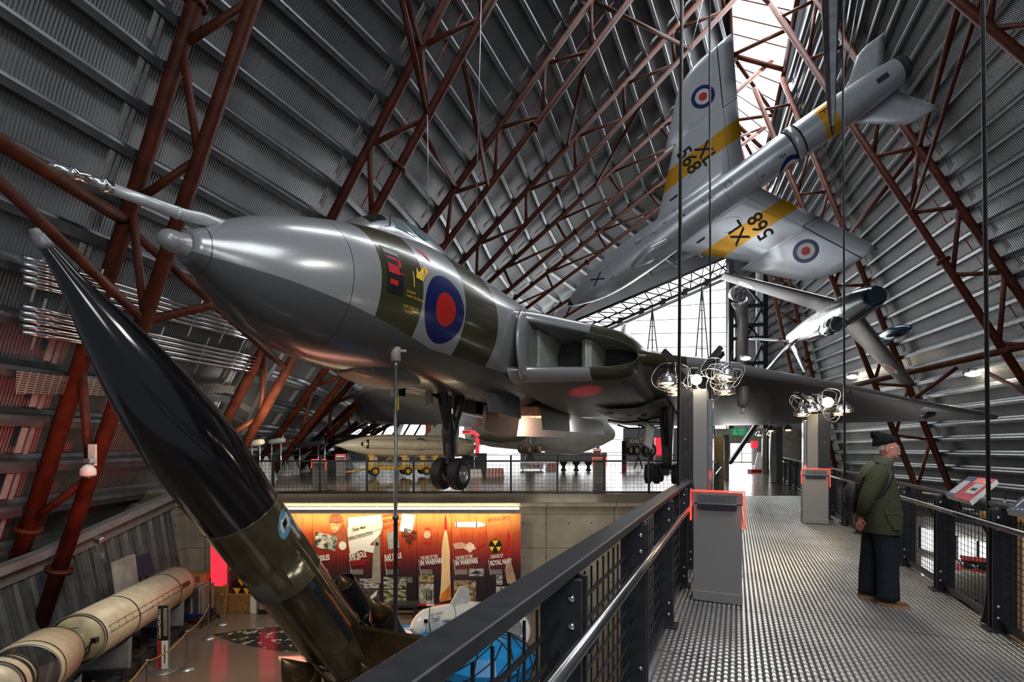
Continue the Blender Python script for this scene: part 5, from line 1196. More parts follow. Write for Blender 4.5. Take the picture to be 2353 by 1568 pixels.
for i in range(7):
    x0, x1 = edges[i], edges[i+1]; X0, X1 = WX(x0), WX(x1); z0, z1 = WZ(1394), WZ(1181); pw = X1-X0
    ps = empty('exhibition_poster', plab[i], 'poster', ((X0+X1)/2, WY, z0), group='poster panels on the gallery wall')
    def B(nm, ax0, ay0, ax1, ay1, m, d=.03, poly=None):
        xx0, xx1, zz0, zz1 = WX(ax0)-(X0+X1)/2, WX(ax1)-(X0+X1)/2, WZ(ay1)-z0, WZ(ay0)-z0
        mb = MB(); mb.box(((xx0+xx1)/2, -d+.004, (zz0+zz1)/2), (xx1-xx0, .008, zz1-zz0)); return mb.build(nm, [m], ps)
    def PO(nm, pts, m, d=.035):
        mb = MB(); mb.prism([V((WX(x)-(X0+X1)/2, -d, WZ(y)-z0)) for x, y in pts], (0, .006, 0)); return mb.build(nm, [m], ps)
    def TX(s, x, y, px, m, ang=.12, d=.04, bold=.02, sx=.86):
        return text(s, px/FOC*WY*1.42, (WX(x)-(X0+X1)/2, -d, WZ(y)-z0), (math.cos(ang), 0, math.sin(ang)), (-math.sin(ang), 0, math.cos(ang)), m, ps, bold=bold, sx=sx, ext=.002)
    mb = MB(); mb.box((0, -.01, (z1-z0)/2), (pw-.012, .03, z1-z0)); mb.build('board', [PM[i]], ps)
    B('red_base_strip', x0+2, 1387, x1-2, 1393, 'textr')
    if i: B('white_base_strip', x0+22, 1388, x0+40, 1392, 'textw', .036)
    for q in ([] if heads[i] is None else heads[i]):
        s, kx, y = q; xx = x0+5+(4 if i > 3 else 0)
        if kx == 'w': TX(s, xx+(0 if i != 1 else 3), y, 12 if i != 6 else 11, 'textw', .13, bold=.03, sx=.52)
        if kx == 's': TX(s, xx+2, y, 5, 'textw', .13, .042, .02, .6)
        if kx == 'r': TX(s, xx+1, y, 10, 'textr', .13, .044, .03, .52)
        if kx == 't': TX(s, xx, y, 8, 'textw', .13, bold=.01, sx=.46)
        if kx == 'd': TX(s, xx+32, y, 9, 'textr', .13, bold=.01)
    if i:
        for r in range(9): B('small_print', x0+8+(2 if i > 3 else 0), 1306+r*1.7+3, x0+36, 1306.7+r*1.7+3, 'plate', .033) if r < 7 else None
        PO('slanted_rule', [(x0+4, 1286), (x0+5, 1286), (x0+10, 1322), (x0+9, 1322)], 'textw')
    ph = lambda nm, a, s, c0=(.03, .03, .025), c1=(.5, .5, .42): B(nm, *a, photo_mat(nm+str(i)+str(s), s+i*7, c0, c1), .034)
    if i == 1:
        mb = MB(); cx_, cz_ = WX(771)-(X0+X1)/2, WZ(1212)-z0
        PO('soldier_helmet', [(757, 1197), (761, 1184), (770, 1179), (781, 1181), (788, 1189), (791, 1200), (775, 1203), (758, 1202)], mat('printed helmet', (.32, .1, .04), .5), .036)
        PO('soldier_face', [(761, 1202), (777, 1201), (780, 1207), (779, 1216), (774, 1222), (769, 1224), (764, 1220), (761, 1211)], mat('printed face', (.75, .38, .2), .5), .036)
        PO('soldier_shoulders', [(758, 1231), (766, 1224), (783, 1215), (790, 1202), (798, 1230), (795, 1262), (760, 1240)], mat('printed coat', (.38, .09, .04), .5), .035)
        PO('soldier_features', [(764, 1207), (768, 1206), (768, 1208), (764, 1208)], 'textr', .042); PO('soldier_features', [(772, 1206), (777, 1206), (777, 1208), (772, 1207)], 'textr', .042); PO('soldier_features', [(767, 1218), (773, 1218), (773, 1219), (767, 1219)], 'textr', .042)
        PO('aerial_photo', [(727, 1222), (777, 1233), (771, 1267), (722, 1257)], photo_mat('aerial', 3, (.05, .05, .05), (.75, .74, .68)), .038)
        PO('white_globe', [(788+9*math.cos(t), 1254+10*math.sin(t)) for t in [2*PI*q/20 for q in range(20)]], 'textw', .038)
    if i == 2:
        PO('newspaper', [(800, 1190), (876, 1183), (878, 1215), (801, 1227)], 'textw', .035); PO('newspaper', [(799, 1213), (879, 1192), (880, 1214), (800, 1240)], mat('newsprint', (.66, .64, .58), .6), .038); PO('newspaper', [(800, 1240), (878, 1216), (874, 1228), (845, 1258), (806, 1275)], 'textw', .037)
        TX('Daily Mail', 812, 1221, 6, 'textk', .25, .046, .01, .9); TX('DEFENCE REVOLUTION', 800, 1243, 8, 'textk', .26, .046, .0, .5)
        PO('clipping', [(833, 1247), (862, 1255), (858, 1271), (829, 1264)], 'textw', .041); PO('grey_missile_picture', [(859, 1238), (863, 1229), (868, 1228), (873, 1236), (876, 1340), (855, 1340)], mat('printed grey missile', (.34, .32, .27), .5), .036)
        PO('small_roundel', [(867+3.5*math.cos(t), 1250+4*math.sin(t)) for t in [2*PI*q/16 for q in range(16)]], 'textk', .042)
        ph('aircraft_photo', (827, 1330, 872, 1352), 1, (.05, .05, .05), (.6, .6, .58)); ph('aircraft_photo', (830, 1354, 872, 1386), 2, (.02, .02, .02), (.12, .11, .11)); PO('swept_wing_picture', [(850, 1372), (868, 1356), (866, 1368), (856, 1376)], 'textw', .042)
    if i == 3:
        for s, y, p_, m_ in (('BRITAIN HAS FAILED', 1189, 5, 'textr'), ('BRITAIN HAS', 1203, 8, 'textr'), ('BLUE STREAK', 1216, 8, 'textr')): TX(s, 882, y, p_, m_, .2, .035, .0, .62)
        PO('clipping', [(925, 1180), (955, 1184), (947, 1226), (918, 1220)], 'textw', .038); PO('clipping', [(889, 1224), (914, 1220), (918, 1259), (893, 1263)], 'plate', .038)
        for s, y, xx in (('BRITAIN', 1222, 928), ('CANCELS', 1232, 922), ('TSR2', 1246, 930)): TX(s, xx, y, 9, 'textk', -.28, .044, .02, .6)
        ph('camouflaged_aircraft_photo', (882, 1326, 934, 1352), 1, (.02, .03, .01), (.6, .62, .5)); ph('camouflaged_aircraft_photo', (882, 1355, 934, 1387), 2, (.04, .06, .02), (.5, .5, .3))
        for r in range(8): B('small_print', 936, 1327+r*1.6, 948, 1327.6+r*1.6, 'plate', .033)
    if i == 4:
        PO('flame_pillar', [(1024, 1214), (1028, 1226), (1031, 1245), (1034, 1270), (1034, 1310), (1036, 1345), (1037, 1372), (1026, 1380), (1010, 1378), (1013, 1350), (1015, 1310), (1015, 1265), (1018, 1240), (1021, 1224)], mat('printed flame', (.85, .6, .3), .5, 0, .5, .15, 2), .036)
        PO('rocket_picture', [(1021, 1218), (1022, 1192), (1024, 1183), (1026, 1192), (1028, 1218)], 'textr', .04); PO('fire_glow', [(1010, 1384), (1014, 1366), (1024, 1356), (1036, 1340), (1037, 1378)], mat('printed fire', (.7, .22, .03), .5, 0, .5, .5, 3), .039)
        PO('space_badge', [(982+8*math.cos(t), 1229+9*math.sin(t)) for t in [2*PI*q/20 for q in range(20)]], mat('printed badge', (.75, .4, .3), .5), .036)
        TX('WISE', 976, 1217, 5, 'textr', 0, .038, 0, .8); TX('FORCE', 974, 1250, 5, 'textr', 0, .038, 0, .8)
        ph('helicopter_photo', (963, 1322, 997, 1339), 1, (.05, .04, .02), (.6, .45, .2)); ph('missiles_photo', (963, 1341, 997, 1387), 2, (.2, .2, .17), (.6, .6, .5))
        for xx in (981, 986, 991): PO('missile_silhouette', [(xx-1.5, 1380), (xx-1, 1358), (xx, 1353), (xx+1, 1358), (xx+1.5, 1380)], 'textk', .042)
    if i == 5:
        PO('rocket_drawing', [(1046, 1200), (1096, 1199), (1110, 1202), (1116, 1206), (1110, 1210), (1096, 1212), (1046, 1211)], 'textw', .038)
        for xx in (1048, 1094): PO('rocket_band', [(xx, 1199), (xx+2, 1199), (xx+2, 1212), (xx, 1212)], 'textk', .043)
        PO('blast_cloud', [(1080+12*math.cos(t)*(1+.2*math.sin(5*t)), 1258+10*math.sin(t)*(1+.2*math.cos(4*t))) for t in [2*PI*q/24 for q in range(24)]], mat('printed smoke', (.8, .62, .5), .5), .037); PO('gun_barrel', [(1095, 1257), (1116, 1247), (1116, 1250), (1096, 1261)], 'textr', .041)
        PO('smoke', [(1041, 1250), (1060, 1246), (1074, 1252), (1068, 1260), (1046, 1262)], mat('printed smoke2', (.6, .35, .28), .5), .036)
        ph('submarine_photo', (1078, 1307, 1112, 1324), 1, (.12, .12, .12), (.55, .55, .52)); ph('convoy_photo', (1043, 1334, 1094, 1388), 2, (.1, .06, .03), (.5, .4, .25)); PO('submarine_silhouette', [(1083, 1318), (1092, 1313), (1096, 1310), (1099, 1314), (1108, 1318)], 'textk', .042)
    if i == 6:
        PO('sign_disc', [(1138+15*math.cos(t), 1255+15.5*math.sin(t)) for t in [2*PI*q/32 for q in range(32)]], 'textk', .038)
        PO('sign_wedge', [(1131, 1242), (1145, 1242), (1138, 1254)], 'texty', .043); PO('sign_wedge', [(1124, 1256), (1136, 1257), (1130, 1268)], 'texty', .043); PO('sign_wedge', [(1140, 1257), (1152, 1256), (1146, 1268)], 'texty', .043)
        TX('BRITAIN OPTS', 1121, 1200, 8, 'textr', .12, .035, 0, .7); PO('rocket_picture', [(1166, 1280), (1166, 1232), (1169, 1216), (1172, 1232), (1172, 1280)], 'textr', .037); PO('rocket_smoke', [(1160, 1310), (1166, 1282), (1172, 1282), (1185, 1330), (1190, 1345), (1165, 1340)], mat('printed haze', (.4, .27, .18), .6, 0, .5, .3), .035)
        ph('launch_photo', (1140, 1322, 1155, 1344), 1, (.02, .02, .02), (.6, .6, .6)); ph('launch_photo', (1140, 1348, 1168, 1370), 2, (.35, .34, .28), (.6, .58, .5)); PO('missile_silhouette', [(1150, 1370), (1150.5, 1352), (1152, 1346), (1153, 1352), (1153.5, 1370)], 'textk', .043)
# light strip above the posters
fx = empty('light_strip', 'long cream light strip over the poster panels', 'light fitting', (WX(920), WY-.12, WZ(1163)))
a, b = WX(640)-WX(920), WX(1196)-WX(920)
MB().box(((a+b)/2, .06, .06), (b-a, .18, .12)).build('housing', ['cream'], fx, bev=.01); MB().tube([(a+.05, -.12, -.06), (b-.05, -.12, -.06)], .04, 10).build('tube', ['tubel'], fx); mb = MB(); mb.box(((a+b)/2, -.24, -.13), (b-a, .04, .1)); mb.build('shade', ['grey'], fx)
mb = MB()
for x in range(6): mb.beam((lerp(a+.2, b-.1, x/5), .05, .02), (lerp(a+.2, b-.1, x/5), -.24, -.12), .04, .03)
mb.build('brackets', ['white'], fx)
# red lit pillar, dark sign board and grey plinth at the left of the wall
rp = empty('lit_pillar', 'tall red lit acrylic pillar on a grey plinth at the wall', 'light pillar', (WX(512), 16.2, -4))
MB().box((0, .0, .3), (.42, .36, .6)).build('plinth', ['podium'], rp, bev=.01); MB().box((0, -.0, 1.45), (.38, .3, 1.7)).build('red_panel', ['redpanel'], rp); MB().box((.0, .0, .08), (.44, .38, .16)).build('kick', ['blk'], rp)
rp3 = copy_tree(rp); rp3.location.x = WX(622); rp3['label'] = 'second red lit acrylic pillar on a plinth, hidden behind the slanting missile'
sb = empty('fallout_board', 'dark board with a black and yellow fallout sign, half hidden by the missile', 'sign', (WX(565), WY, WZ(1391))); MB().box((0, -.02, .6), (1.1, .05, 1.2)).build('board', [mat('dark purple board', (.03, .025, .035), .5)], sb)
MB().lathe([(0, .36), (.01, .36)], (-.1, -.055, .62), (0, -1, 0), 36).build('sign_disc', ['textk'], sb)
mb = MB()
for t in (PI/2, PI/2+2*PI/3, PI/2-2*PI/3): c0 = V((-.1, -.07, .62)); mb.prism([c0+V((math.cos(t), 0, math.sin(t)))*.05, c0+V((math.cos(t+.5), 0, math.sin(t+.5)))*.31, c0+V((math.cos(t-.5), 0, math.sin(t-.5)))*.31], (0, .004, 0))
mb.build('sign_wedges', ['texty'], sb)
MB().box((WX(563), WY-.1, -3.7), (1.15, .3, .6)).build('low_cabinet', ['gold'], bev=.01); tag(bpy.data.objects['low_cabinet'], 'low wooden cabinet under the dark fallout board', 'cabinet')
MB().box((WX(594), WY-.15, -3.72), (.2, .4, .56)).build('display_plinth', ['white'], bev=.01); tag(bpy.data.objects['display_plinth'], 'white plinth block right of the low cabinet', 'plinth')
# dark wavy floor graphic
mb = MB(); 
def FLp(x, y, z=-4): d = (EZ-z)*FOC/(y-HY); return P(x, y, d)
pts = [FLp(488, 1459), FLp(600, 1443), FLp(720, 1440), FLp(760, 1500), FLp(640, 1497), FLp(540, 1478)]
mb.prism([p+V((0, 0, .004)) for p in pts], (0, 0, .006)); k = NB('wave printed vinyl'); w_ = k.noise(3.5, 6); M['vinyl'] = k.fin(k.mix(k.math('GREATER_THAN', w_, .58), (.02, .025, .025), (.3, .32, .3)), .15, 0, .6)
tag(mb.build('floor_graphic', ['vinyl']), 'dark wave patterned floor sheet beside the missile', 'floor graphic')
# --- white test missile on a blue stand
to = FLp(1020, 1490); tm = empty('test_missile', 'small white dolphin shaped test missile with upright fin on a blue stand', 'missile', (to.x, to.y, -4), -.0); tdep = to.y
L_ = lpart(tm, V((to.x, to.y, -4)))
def Tp(x, y, dd=0): return P(x, y, tdep+dd)
rr = []
for x, yc, h, w_, dd in ((943, 1446, 3, .03, -.5), (948, 1444, 14, .14, -.45), (958, 1440, 24, .25, -.38), (975, 1433, 31, .32, -.25), (1000, 1427, 33, .34, -.05), (1040, 1420, 33, .34, .28), (1080, 1413, 32, .33, .6), (1110, 1409, 26, .27, .85)):
    c_ = Tp(x, yc, dd); hh = h*tdep/FOC; rr.append([c_+V((w_*.45*math.cos(t), -w_*math.cos(t)*.9, hh*math.sin(t))) for t in [2*PI*q/28 for q in range(28)]])
k = NB('white over blue paint'); X, Y, Z = k.xyz(); M['tm'] = k.fin(k.mix(k.math('LESS_THAN', Z, .62), (.78, .78, .78), (.1, .4, .75)), .25, 0, .5)
tb = L_().loft(rr).build('body', ['tm'], tm)
mb = L_(); mb.prism([Tp(1032, 1390, .1), Tp(1056, 1349, .3), Tp(1062, 1347, .35), Tp(1076, 1352, .45), Tp(1078, 1384, .5)], (.03, -.05, 0)); mb.build('tail_fin', ['white'], tm)
mb = L_(); mb.prism([Tp(1018, 1423, -.35), Tp(1075, 1421, -.6), Tp(1078, 1416, -.1), Tp(1030, 1418, 0)], (0, 0, -.04)); mb.build('wing', ['white'], tm)
mb = L_(); mb.loft([[Tp(928, 1447, -.7)]*4, [Tp(944, 1442, -.5), Tp(952, 1446, -.75), Tp(944, 1450, -.5), Tp(941, 1446, -.3)]], 0, True, True, True); mb.build('nose_beak', ['white'], tm)
mb = L_()
mb.lathe([(0, .06), (.02, .06)], Tp(979, 1428, -.62), (-.3, -1, .1), 16); mb.tube([Tp(988, 1396, -.3), Tp(986, 1430, -.62), Tp(990, 1458, -.45)], .012, 5); mb.tube([Tp(1044, 1388, .1), Tp(1047, 1410, -.25), Tp(1046, 1440, -.2)], .008, 5)
mb.build('markings', ['textk'], tb)
text('TEST MISSILE', .11, Tp(988, 1420, -.66), (1, .55, .12), (0, 0, 1), 'textk', tm, world=True, sx=.6); text('.T365', .17, Tp(988, 1433, -.66), (1, .55, .12), (0, 0, 1), 'textk', tm, world=True, sx=.7)
mb = L_(); mb.box((to.x, to.y, -3.7), (2.6, 1.2, .25)); mb.box((to.x-.5, to.y-.3, -3.45), (.25, .5, .6)); mb.box((to.x+.6, to.y+.2, -3.4), (.25, .5, .6)); mb.box((to.x, to.y, -3.9), (2.2, .9, .2)); mb.build('stand', ['cyan'], tm, bev=.02)
mb = MB(); mb.box((WX(935), 15.9, -3.62), (1.0, .5, .08)); mb.box((WX(935)-.4, 15.9, -3.83), (.08, .4, .34)); mb.box((WX(935)+.4, 15.9, -3.83), (.08, .4, .34)); tag(mb.build('bench', ['dark']), 'dark low bench by the wall left of the white test missile', 'bench')
# --- blue faceted capsule seen through the railing mesh
bc = FLp(1120, 1570); bl_ = empty('blue_capsule', 'bright blue faceted capsule with black seams seen through the left railing', 'vehicle', (bc.x, bc.y, -4))
rings = []
for z, r in ((.05, .75), (.3, .95), (.6, 1.0), (.9, .82), (1.1, .5), (1.18, .1)): rings.append([V((r*1.15*math.cos(t), r*math.sin(t), z)) for t in [2*PI*q/14 for q in range(14)]])
MB().loft(rings, 0, False).build('body', ['cyan'], bl_); mb = MB()
for i in range(len(rings)-1):
    for q in range(14):
        mb.tube([rings[i][q]*1.003, rings[i+1][(q+1) % 14]*1.003], .016, 4); 
        if q % 2 == 0: mb.tube([rings[i][q]*1.003, rings[i+1][q]*1.003], .016, 4)
mb.build('seams', ['blk'], bl_)
mb = MB(); c_ = V((.55, .75, 1.0)); mb.lathe([(0, .5), (.06, .55), (.1, .5)], c_, (.3, -.7, .6), 32, 0, True, False); mb.lathe([(.04, .02), (.05, .5)], c_, (.3, -.7, .6), 32, 0, True, True); mb.build('round_hatch', ['white'], bl_); MB().lathe([(.052, .3), (.06, .3)], c_, (.3, -.7, .6), 28).build('hatch_window', ['grey'], bl_)
fe = empty('fire_extinguisher', 'red fire extinguisher against the wall right of the posters', 'fire extinguisher', (WX(1207), 16.2, -4+.35)); MB().lathe([(0, .06), (.02, .075), (.42, .075), (.48, .05), (.5, .025)], n=20).build('cylinder', ['red'], fe); MB().lathe([(.5, .03), (.56, .03)], n=12).build('valve', ['blackmetal'], fe); MB().lathe([(.3, .078), (.36, .078)], n=20, caps=False).build('label_band', ['textw'], fe); MB().box((0, .1, .25), (.1, .06, .5)).build('wall_bracket', ['grey'], fe)
MB().box((WX(1207), 16.2, -3.85), (.3, .3, .36)).build('extinguisher_stand', ['grey']); tag(bpy.data.objects['extinguisher_stand'], 'small grey stand under the red fire extinguisher', 'stand')
# ================= WALKWAY FURNITURE =================
def wire_mesh(mb, a, b, z0, z1, su, sv, w=.004, off=V((0, 0, 0))):
    a, b = V(a), V(b); L = (b-a).length; d = (b-a)/L; n = max(1, int(L/su))
    for i in range(1, n):
        p = a+d*(i*L/n)+off; mb.beam(p+V((0, 0, z0)), p+V((0, 0, z1)), w, w, d)
    m = max(1, int((z1-z0)/sv))
    for j in range(1, m):
        z = z0+(z1-z0)*j/m; mb.beam(a+V((0, 0, z))+off, b+V((0, 0, z))+off, w, w*(2.4 if su == .1 else 1))
def line_pt(f, y): return V((f(y), y, 0))
def railing(lab, f, ys, zt, hz, side, su, sv, w, top_w, y_end):
    o = line_pt(f, ys[0]); rl = empty('railing', lab, 'railing', o)
    q = lambda y: line_pt(f, y)-o
    y0, y1 = ys[0], y_end
    mb = MB(); mb.beam(q(y0)+V((0, 0, zt)), q(y1)+V((0, 0, zt)), top_w, .045); mb.build('top_rail', ['dark'], rl, bev=.008)
    mb = MB(); mb.beam(q(y0)+V((0, 0, .07)), q(y1)+V((0, 0, .07)), .05, .05); mb.build('bottom_rail', ['dark'], rl)
    h = WN*side*.13; hp = [q(y)+h+V((0, 0, hz)) for y in (y0, y1)]
    MB().tube(hp, .024, 14).build('handrail', [mat('dull steel handrail', (.3, .3, .31), .22, .95) if side > 0 else mat('dull steel far handrail', (.28, .28, .29), .25, .95)], rl)
    for y in ys:
        mb = MB(); c = q(y); rot = Matrix((WN, WD, V((0, 0, 1)))).transposed()
        for s in (-1, 1): mb.box(c+WD*.035*s+V((0, 0, zt/2-.02)), (.16, .022, zt-.02), rot)
        mb.box(c+V((0, 0, zt/2)), (.05, .07, zt-.04), rot); mb.box(c+V((0, 0, .01)), (.24, .16, .02), rot)
        po = mb.build('post', ['dark'], rl, bev=.004)
        mb = MB()
        for z in (.12, .22, zt-.2, zt-.1):
            for s in (-1, 1): mb.lathe([(0, .014), (.008, .014), (.013, .006)], c+WN*side*.045-WD*.047+V((0, 0, z)), -WD, 8)
        mb.build('bolts', ['chrome'], po)
        MB().tube([c+WN*side*.02+V((0, 0, hz-.1)), c+WN*side*.1+V((0, 0, hz-.1)), c+WN*side*.13+V((0, 0, hz-.02))], .011, 8).build('handrail_bracket', ['blackmetal'], rl)
    allp = list(ys)+([y_end] if y_end-ys[-1] > .3 else [])
    for a, b in zip(allp, allp[1:]):
        mb = MB(); wire_mesh(mb, q(a)+WD*.06, q(b)-WD*.06, .09, zt-.08, su, sv, w); mb.build('mesh_panel', ['blackmetal'], rl)
    return rl
railing('black mesh railing along the left edge of the walkway, nearest the camera', wl, [-.4, .55, 1.8, 3.05, 4.3, 5.55, 6.35], 1.15, .95, 1, .1, .1, .008, .115, 6.4)
railing('black mesh railing along the right edge of the walkway, behind the man', wr, [1.8, 3.0, 4.16, 5.33, 6.47, 7.65, 8.85, 10.05, 11.3, 12.5, 13.7, 14.9, 15.6], 1.09, .94, -1, .075, .055, .005, .05, 15.6)
railing('black mesh railing along the right side of the far corridor', wr, [16.2, 18.2, 20.2, 22.2, 24.2, 26.2, 28.2, 30.2], 1.09, .94, -1, .12, .1, .008, .05, 30.2)
railing('black mesh railing on the far left part of the walkway behind the first column', wl, [7.6, 9.2, 10.8, 12.4, 14, 15.6], 1.15, .95, 1, .12, .12, .008, .1, 15.6)
# railing on the front of the upper floor
xs_ = [WX2 for WX2 in [(x-CX)/FOC*16.5 for x in (410, 518, 626, 734, 842, 950, 1063, 1174, 1281, 1388, 1492)]]+[wl(16.4)-.1]
gr = empty('railing', 'long black mesh railing on the concrete edge of the upper floor', 'railing', (xs_[0], 16.55, 0)); g0 = V((xs_[0], 16.55, 0)); Ln = xs_[-1]-xs_[0]
mb = MB(); mb.box((Ln/2, 0, 1.12), (Ln, .05, .06)); mb.build('top_rail', ['dark'], gr); mb = MB(); mb.box((Ln/2, 0, 1.32), (Ln, .02, .02)); mb.build('upper_wire', ['dark'], gr); mb = MB(); mb.box((Ln/2, 0, .04), (Ln, .06, .07)); mb.build('bottom_rail', ['dark'], gr)
for x in xs_: MB().box((x-xs_[0], 0, .66), (.07, .07, 1.32)).build('post', ['dark'], gr)
for a, b in zip(xs_, xs_[1:]):
    mb = MB(); wire_mesh(mb, (a-xs_[0], 0, 0), (b-xs_[0], 0, 0), .08, 1.1, .125, .125, .009); mb.build('mesh_panel', ['blackmetal'], gr)
# --- podiums with red neon
def podium(lab, x, y, h=1.14, w=.46, d=.3, ang=None, grp='grey kiosk podiums with red neon edges'):
    rz = math.atan2(-.424, .9057) if ang is None else ang
    p = empty('kiosk', lab, 'kiosk', (x, y, 0), rz, grp)
    MB().box((0, 0, h/2-.06), (w, d, h-.14)).build('cabinet', ['podium'], p, bev=.006); MB().box((0, -.012, .06), (w+.012, d+.01, .1)).build('plinth', ['podium'], p, bev=.004)
    mb = MB(); mb.prism([(-w/2-.01, -d/2-.02, h-.12), (-w/2-.01, d/2+.02, h-.16), (-w/2-.01, d/2+.02, h-.08), (-w/2-.01, -d/2-.02, h)], (w+.02, 0, 0)); mb.build('sloped_top', ['grey'], p, bev=.006)
    mb = MB(); mb.box((0, -d/2-.022, h-.075), (w*.8, .02, .1)); sl = mb.build('louvre_panel', ['alu'], p); mb = MB()
    for i in range(26): mb.box((-w*.38+i*w*.76/25, -d/2-.036, h-.07), (.006, .012, .085))
    mb.build('louvres', ['dark'], sl); MB().box((0, -d/2-.03, h-.15), (w*.8, .02, .05)).build('dark_strip', ['dark'], p)
    mb = MB(); mb.tube([(-w/2-.022, -d/2-.03, h-.3), (-w/2-.022, -d/2-.03, h+.01), (w/2+.022, -d/2-.03, h+.01), (w/2+.022, -d/2-.03, h-.36)], .009, 8); mb.build('neon_tube', ['glow'], p)
    mb = MB()
    for sx in (-1, 1):
        for z in (.3, .75): mb.lathe([(0, .012), (.008, .01)], (sx*w/2, -d/2+.02, z), (sx, 0, 0), 8)
    mb.build('screws', ['chrome'], p); return p
podium('speckled grey kiosk with glowing red edge, nearest on the walkway', 2.17, 5.05)
podium('speckled grey kiosk with glowing red edge on the walkway behind the man', 6.38, 10.1)
def wide(x, y, d): return (x-CX)/FOC*d
podium('grey kiosk with red edge behind the deck railing, near the grey pyramids', wide(735, 0, 17.6), 17.6, ang=.15); podium('small red edged kiosk further back beside the cream missile nose', wide(783, 0, 26), 26, 1.2, ang=.3)
podium('grey kiosk with red edge behind the deck railing, right of centre', wide(1377, 0, 17.6), 17.6, 1.2, ang=-.15); podium('red edged kiosk far back under the white bomber belly', wide(1372, 0, 30), 30, 1.5, ang=-.2)
# --- columns on the walkway with lamp clusters
rotW = math.atan2(-.424, .9057)
def column(lab, x, y, h, side=1, w=.44):
    c = empty('column', lab, 'column', (x, y, 0), rotW, 'steel columns carrying lamp clusters')
    MB().box((-side*w*.27, 0, h/2), (w*.46, .3, h)).build('dark_cladding', ['dark'], c, bev=.01); MB().box((side*w*.17, .01, h/2-.01), (w*.42, .32, h-.02)).build('grey_cladding', ['podium'], c, bev=.01)
    MB().box((side*(w*.38+.035), .02, h/2-.08), (.07, .3, h-.16)).build('polished_cladding', ['chrome'], c, bev=.01)
    mb = MB(); mb.box((0, 0, .01), (w+.1, .42, .02)); mb.build('base_plate', ['dark'], c); mb = MB()
    for z in (.5, 1.1, 1.7): mb.lathe([(0, .016), (.01, .012)], (-side*w*.27, -.15, z), (0, -1, 0), 8)
    mb.build('bolts', ['chrome'], c); return c
def lamp(lab, p, r=.145, grp='wire guarded dome lamps', tilt=0.):
    l = empty('dome_lamp', lab, 'lamp', p, group=grp); l.rotation_euler = (tilt*.4, tilt, 0)
    mb = MB(); mb.lathe([(.0, r*1.0), (.02, r*.98), (r*.35, r*.9), (r*.7, r*.66), (r*.92, r*.36), (r*1.0, r*.2), (r*1.12, r*.18), (r*1.2, r*.06)], n=24, caps=False)
    for z, q in ((.02, .985), (r*.3, .93), (r*.55, .8)): mb.lathe([(z-.006, r*q), (z, r*(q+.05)), (z+.006, r*q)], n=24, caps=False)
    mb.build('shade', ['chrome'], l); mb = MB(); mb.ball((0, 0, r*.1), r*.55, 14, 8, 0, (1, 1, .6)); mb.build('bulb', ['lamp'], l)
    mb = MB(); mb.tube([(r*.98*math.cos(t), r*.98*math.sin(t), -.03) for t in [2*PI*q/18 for q in range(18)]], .007, 5, closed=True)
    for a in (0, PI/2): mb.tube([(r*.98*math.cos(a), r*.98*math.sin(a), -.03), (r*.5*math.cos(a), r*.5*math.sin(a), -.055), (-r*.5*math.cos(a), -r*.5*math.sin(a), -.055), (-r*.98*math.cos(a), -r*.98*math.sin(a), -.03)], .006, 5)
    mb.build('wire_guard', ['chrome'], l); MB().tube([(0, 0, r*1.15), (.01, 0, r*1.5), (-.005, 0, r*1.9), (0, 0, r*2.4)], .008, 6).build('hanger', ['blackmetal'], l); return l
def cluster(lab, x, y, h, arms, big=1.):
    a = empty('lamp_arms', 'dark angled arms '+lab, 'lamp bracket', (x, y, h), group='lamp arms on the columns')
    for (p, q) in arms:
        MB().beam(V(p)-V((x, y, h)), V(q)-V((x, y, h)), .05*big, .07*big).build('arm', ['blackmetal'], a)
    rnd = random.Random(int(x*100)); mb = MB()
    for i in range(16):
        c = V((rnd.uniform(-.45, .45)*big, rnd.uniform(-.25, .25)*big, rnd.uniform(.0, .3)*big)); r = rnd.uniform(.08, .22)*big; u, w_ = frame(V((rnd.uniform(-1, 1), rnd.uniform(-1, 1), rnd.uniform(-.5, .5))))
        mb.tube([c+(u*math.cos(t)+w_*math.sin(t))*r+V((.02*math.sin(3*t), 0, .02*math.cos(2*t))) for t in [2*PI*q/22 for q in range(22)]], .006*big, 4, closed=True)
    mb.build('wire_coils', ['alu'], a)
    return a
cx1, cy1 = 2.58, 6.75; column('tall steel column at the left railing, behind the nearest kiosk', cx1, cy1, 2.42, 1)
K = lambda x, y, d: P(x, y, d)
cluster('on top of the nearest column', cx1, cy1, 2.42, [(K(1592, 872, 6.7), K(1524, 806, 6.6)), (K(1592, 872, 6.7), K(1657, 798, 6.7)), (K(1605, 868, 6.9), K(1661, 812, 7.3))])
lamp('dome lamp at the left of the nearest column, frontmost', K(1534, 882, 6.5)); lamp('second dome lamp left of the nearest column, just below the first', K(1548, 894, 7.4)); lamp('third and lowest dome lamp left of the nearest column', K(1554, 903, 8.2))
lamp('tilted dome lamp upper right of the nearest column', K(1666, 866, 6.6), .15, tilt=.25); lamp('dome lamp lower right of the nearest column', K(1665, 900, 7.2))
sb_ = MB().ball((0, 0, 0), .07, 16, 10).build('spot_bulb', ['lampw']); sb_.location = K(1600, 873, 6.5); tag(sb_, 'round lit bulb on top of the nearest column', 'bulb'); 
cx2, cy2 = 6.83, 10.75; column('steel column on the right of the walkway behind the second kiosk', cx2, cy2, 2.36, -1, .5)
cluster('on top of the right walkway column', cx2, cy2, 2.36, [(K(1888, 945, 10.6), K(1838, 905, 10.4)), (K(1892, 945, 10.6), K(1955, 900, 10.5)), (K(1890, 945, 10.6), K(1865, 880+25, 11.2))], 1.25)
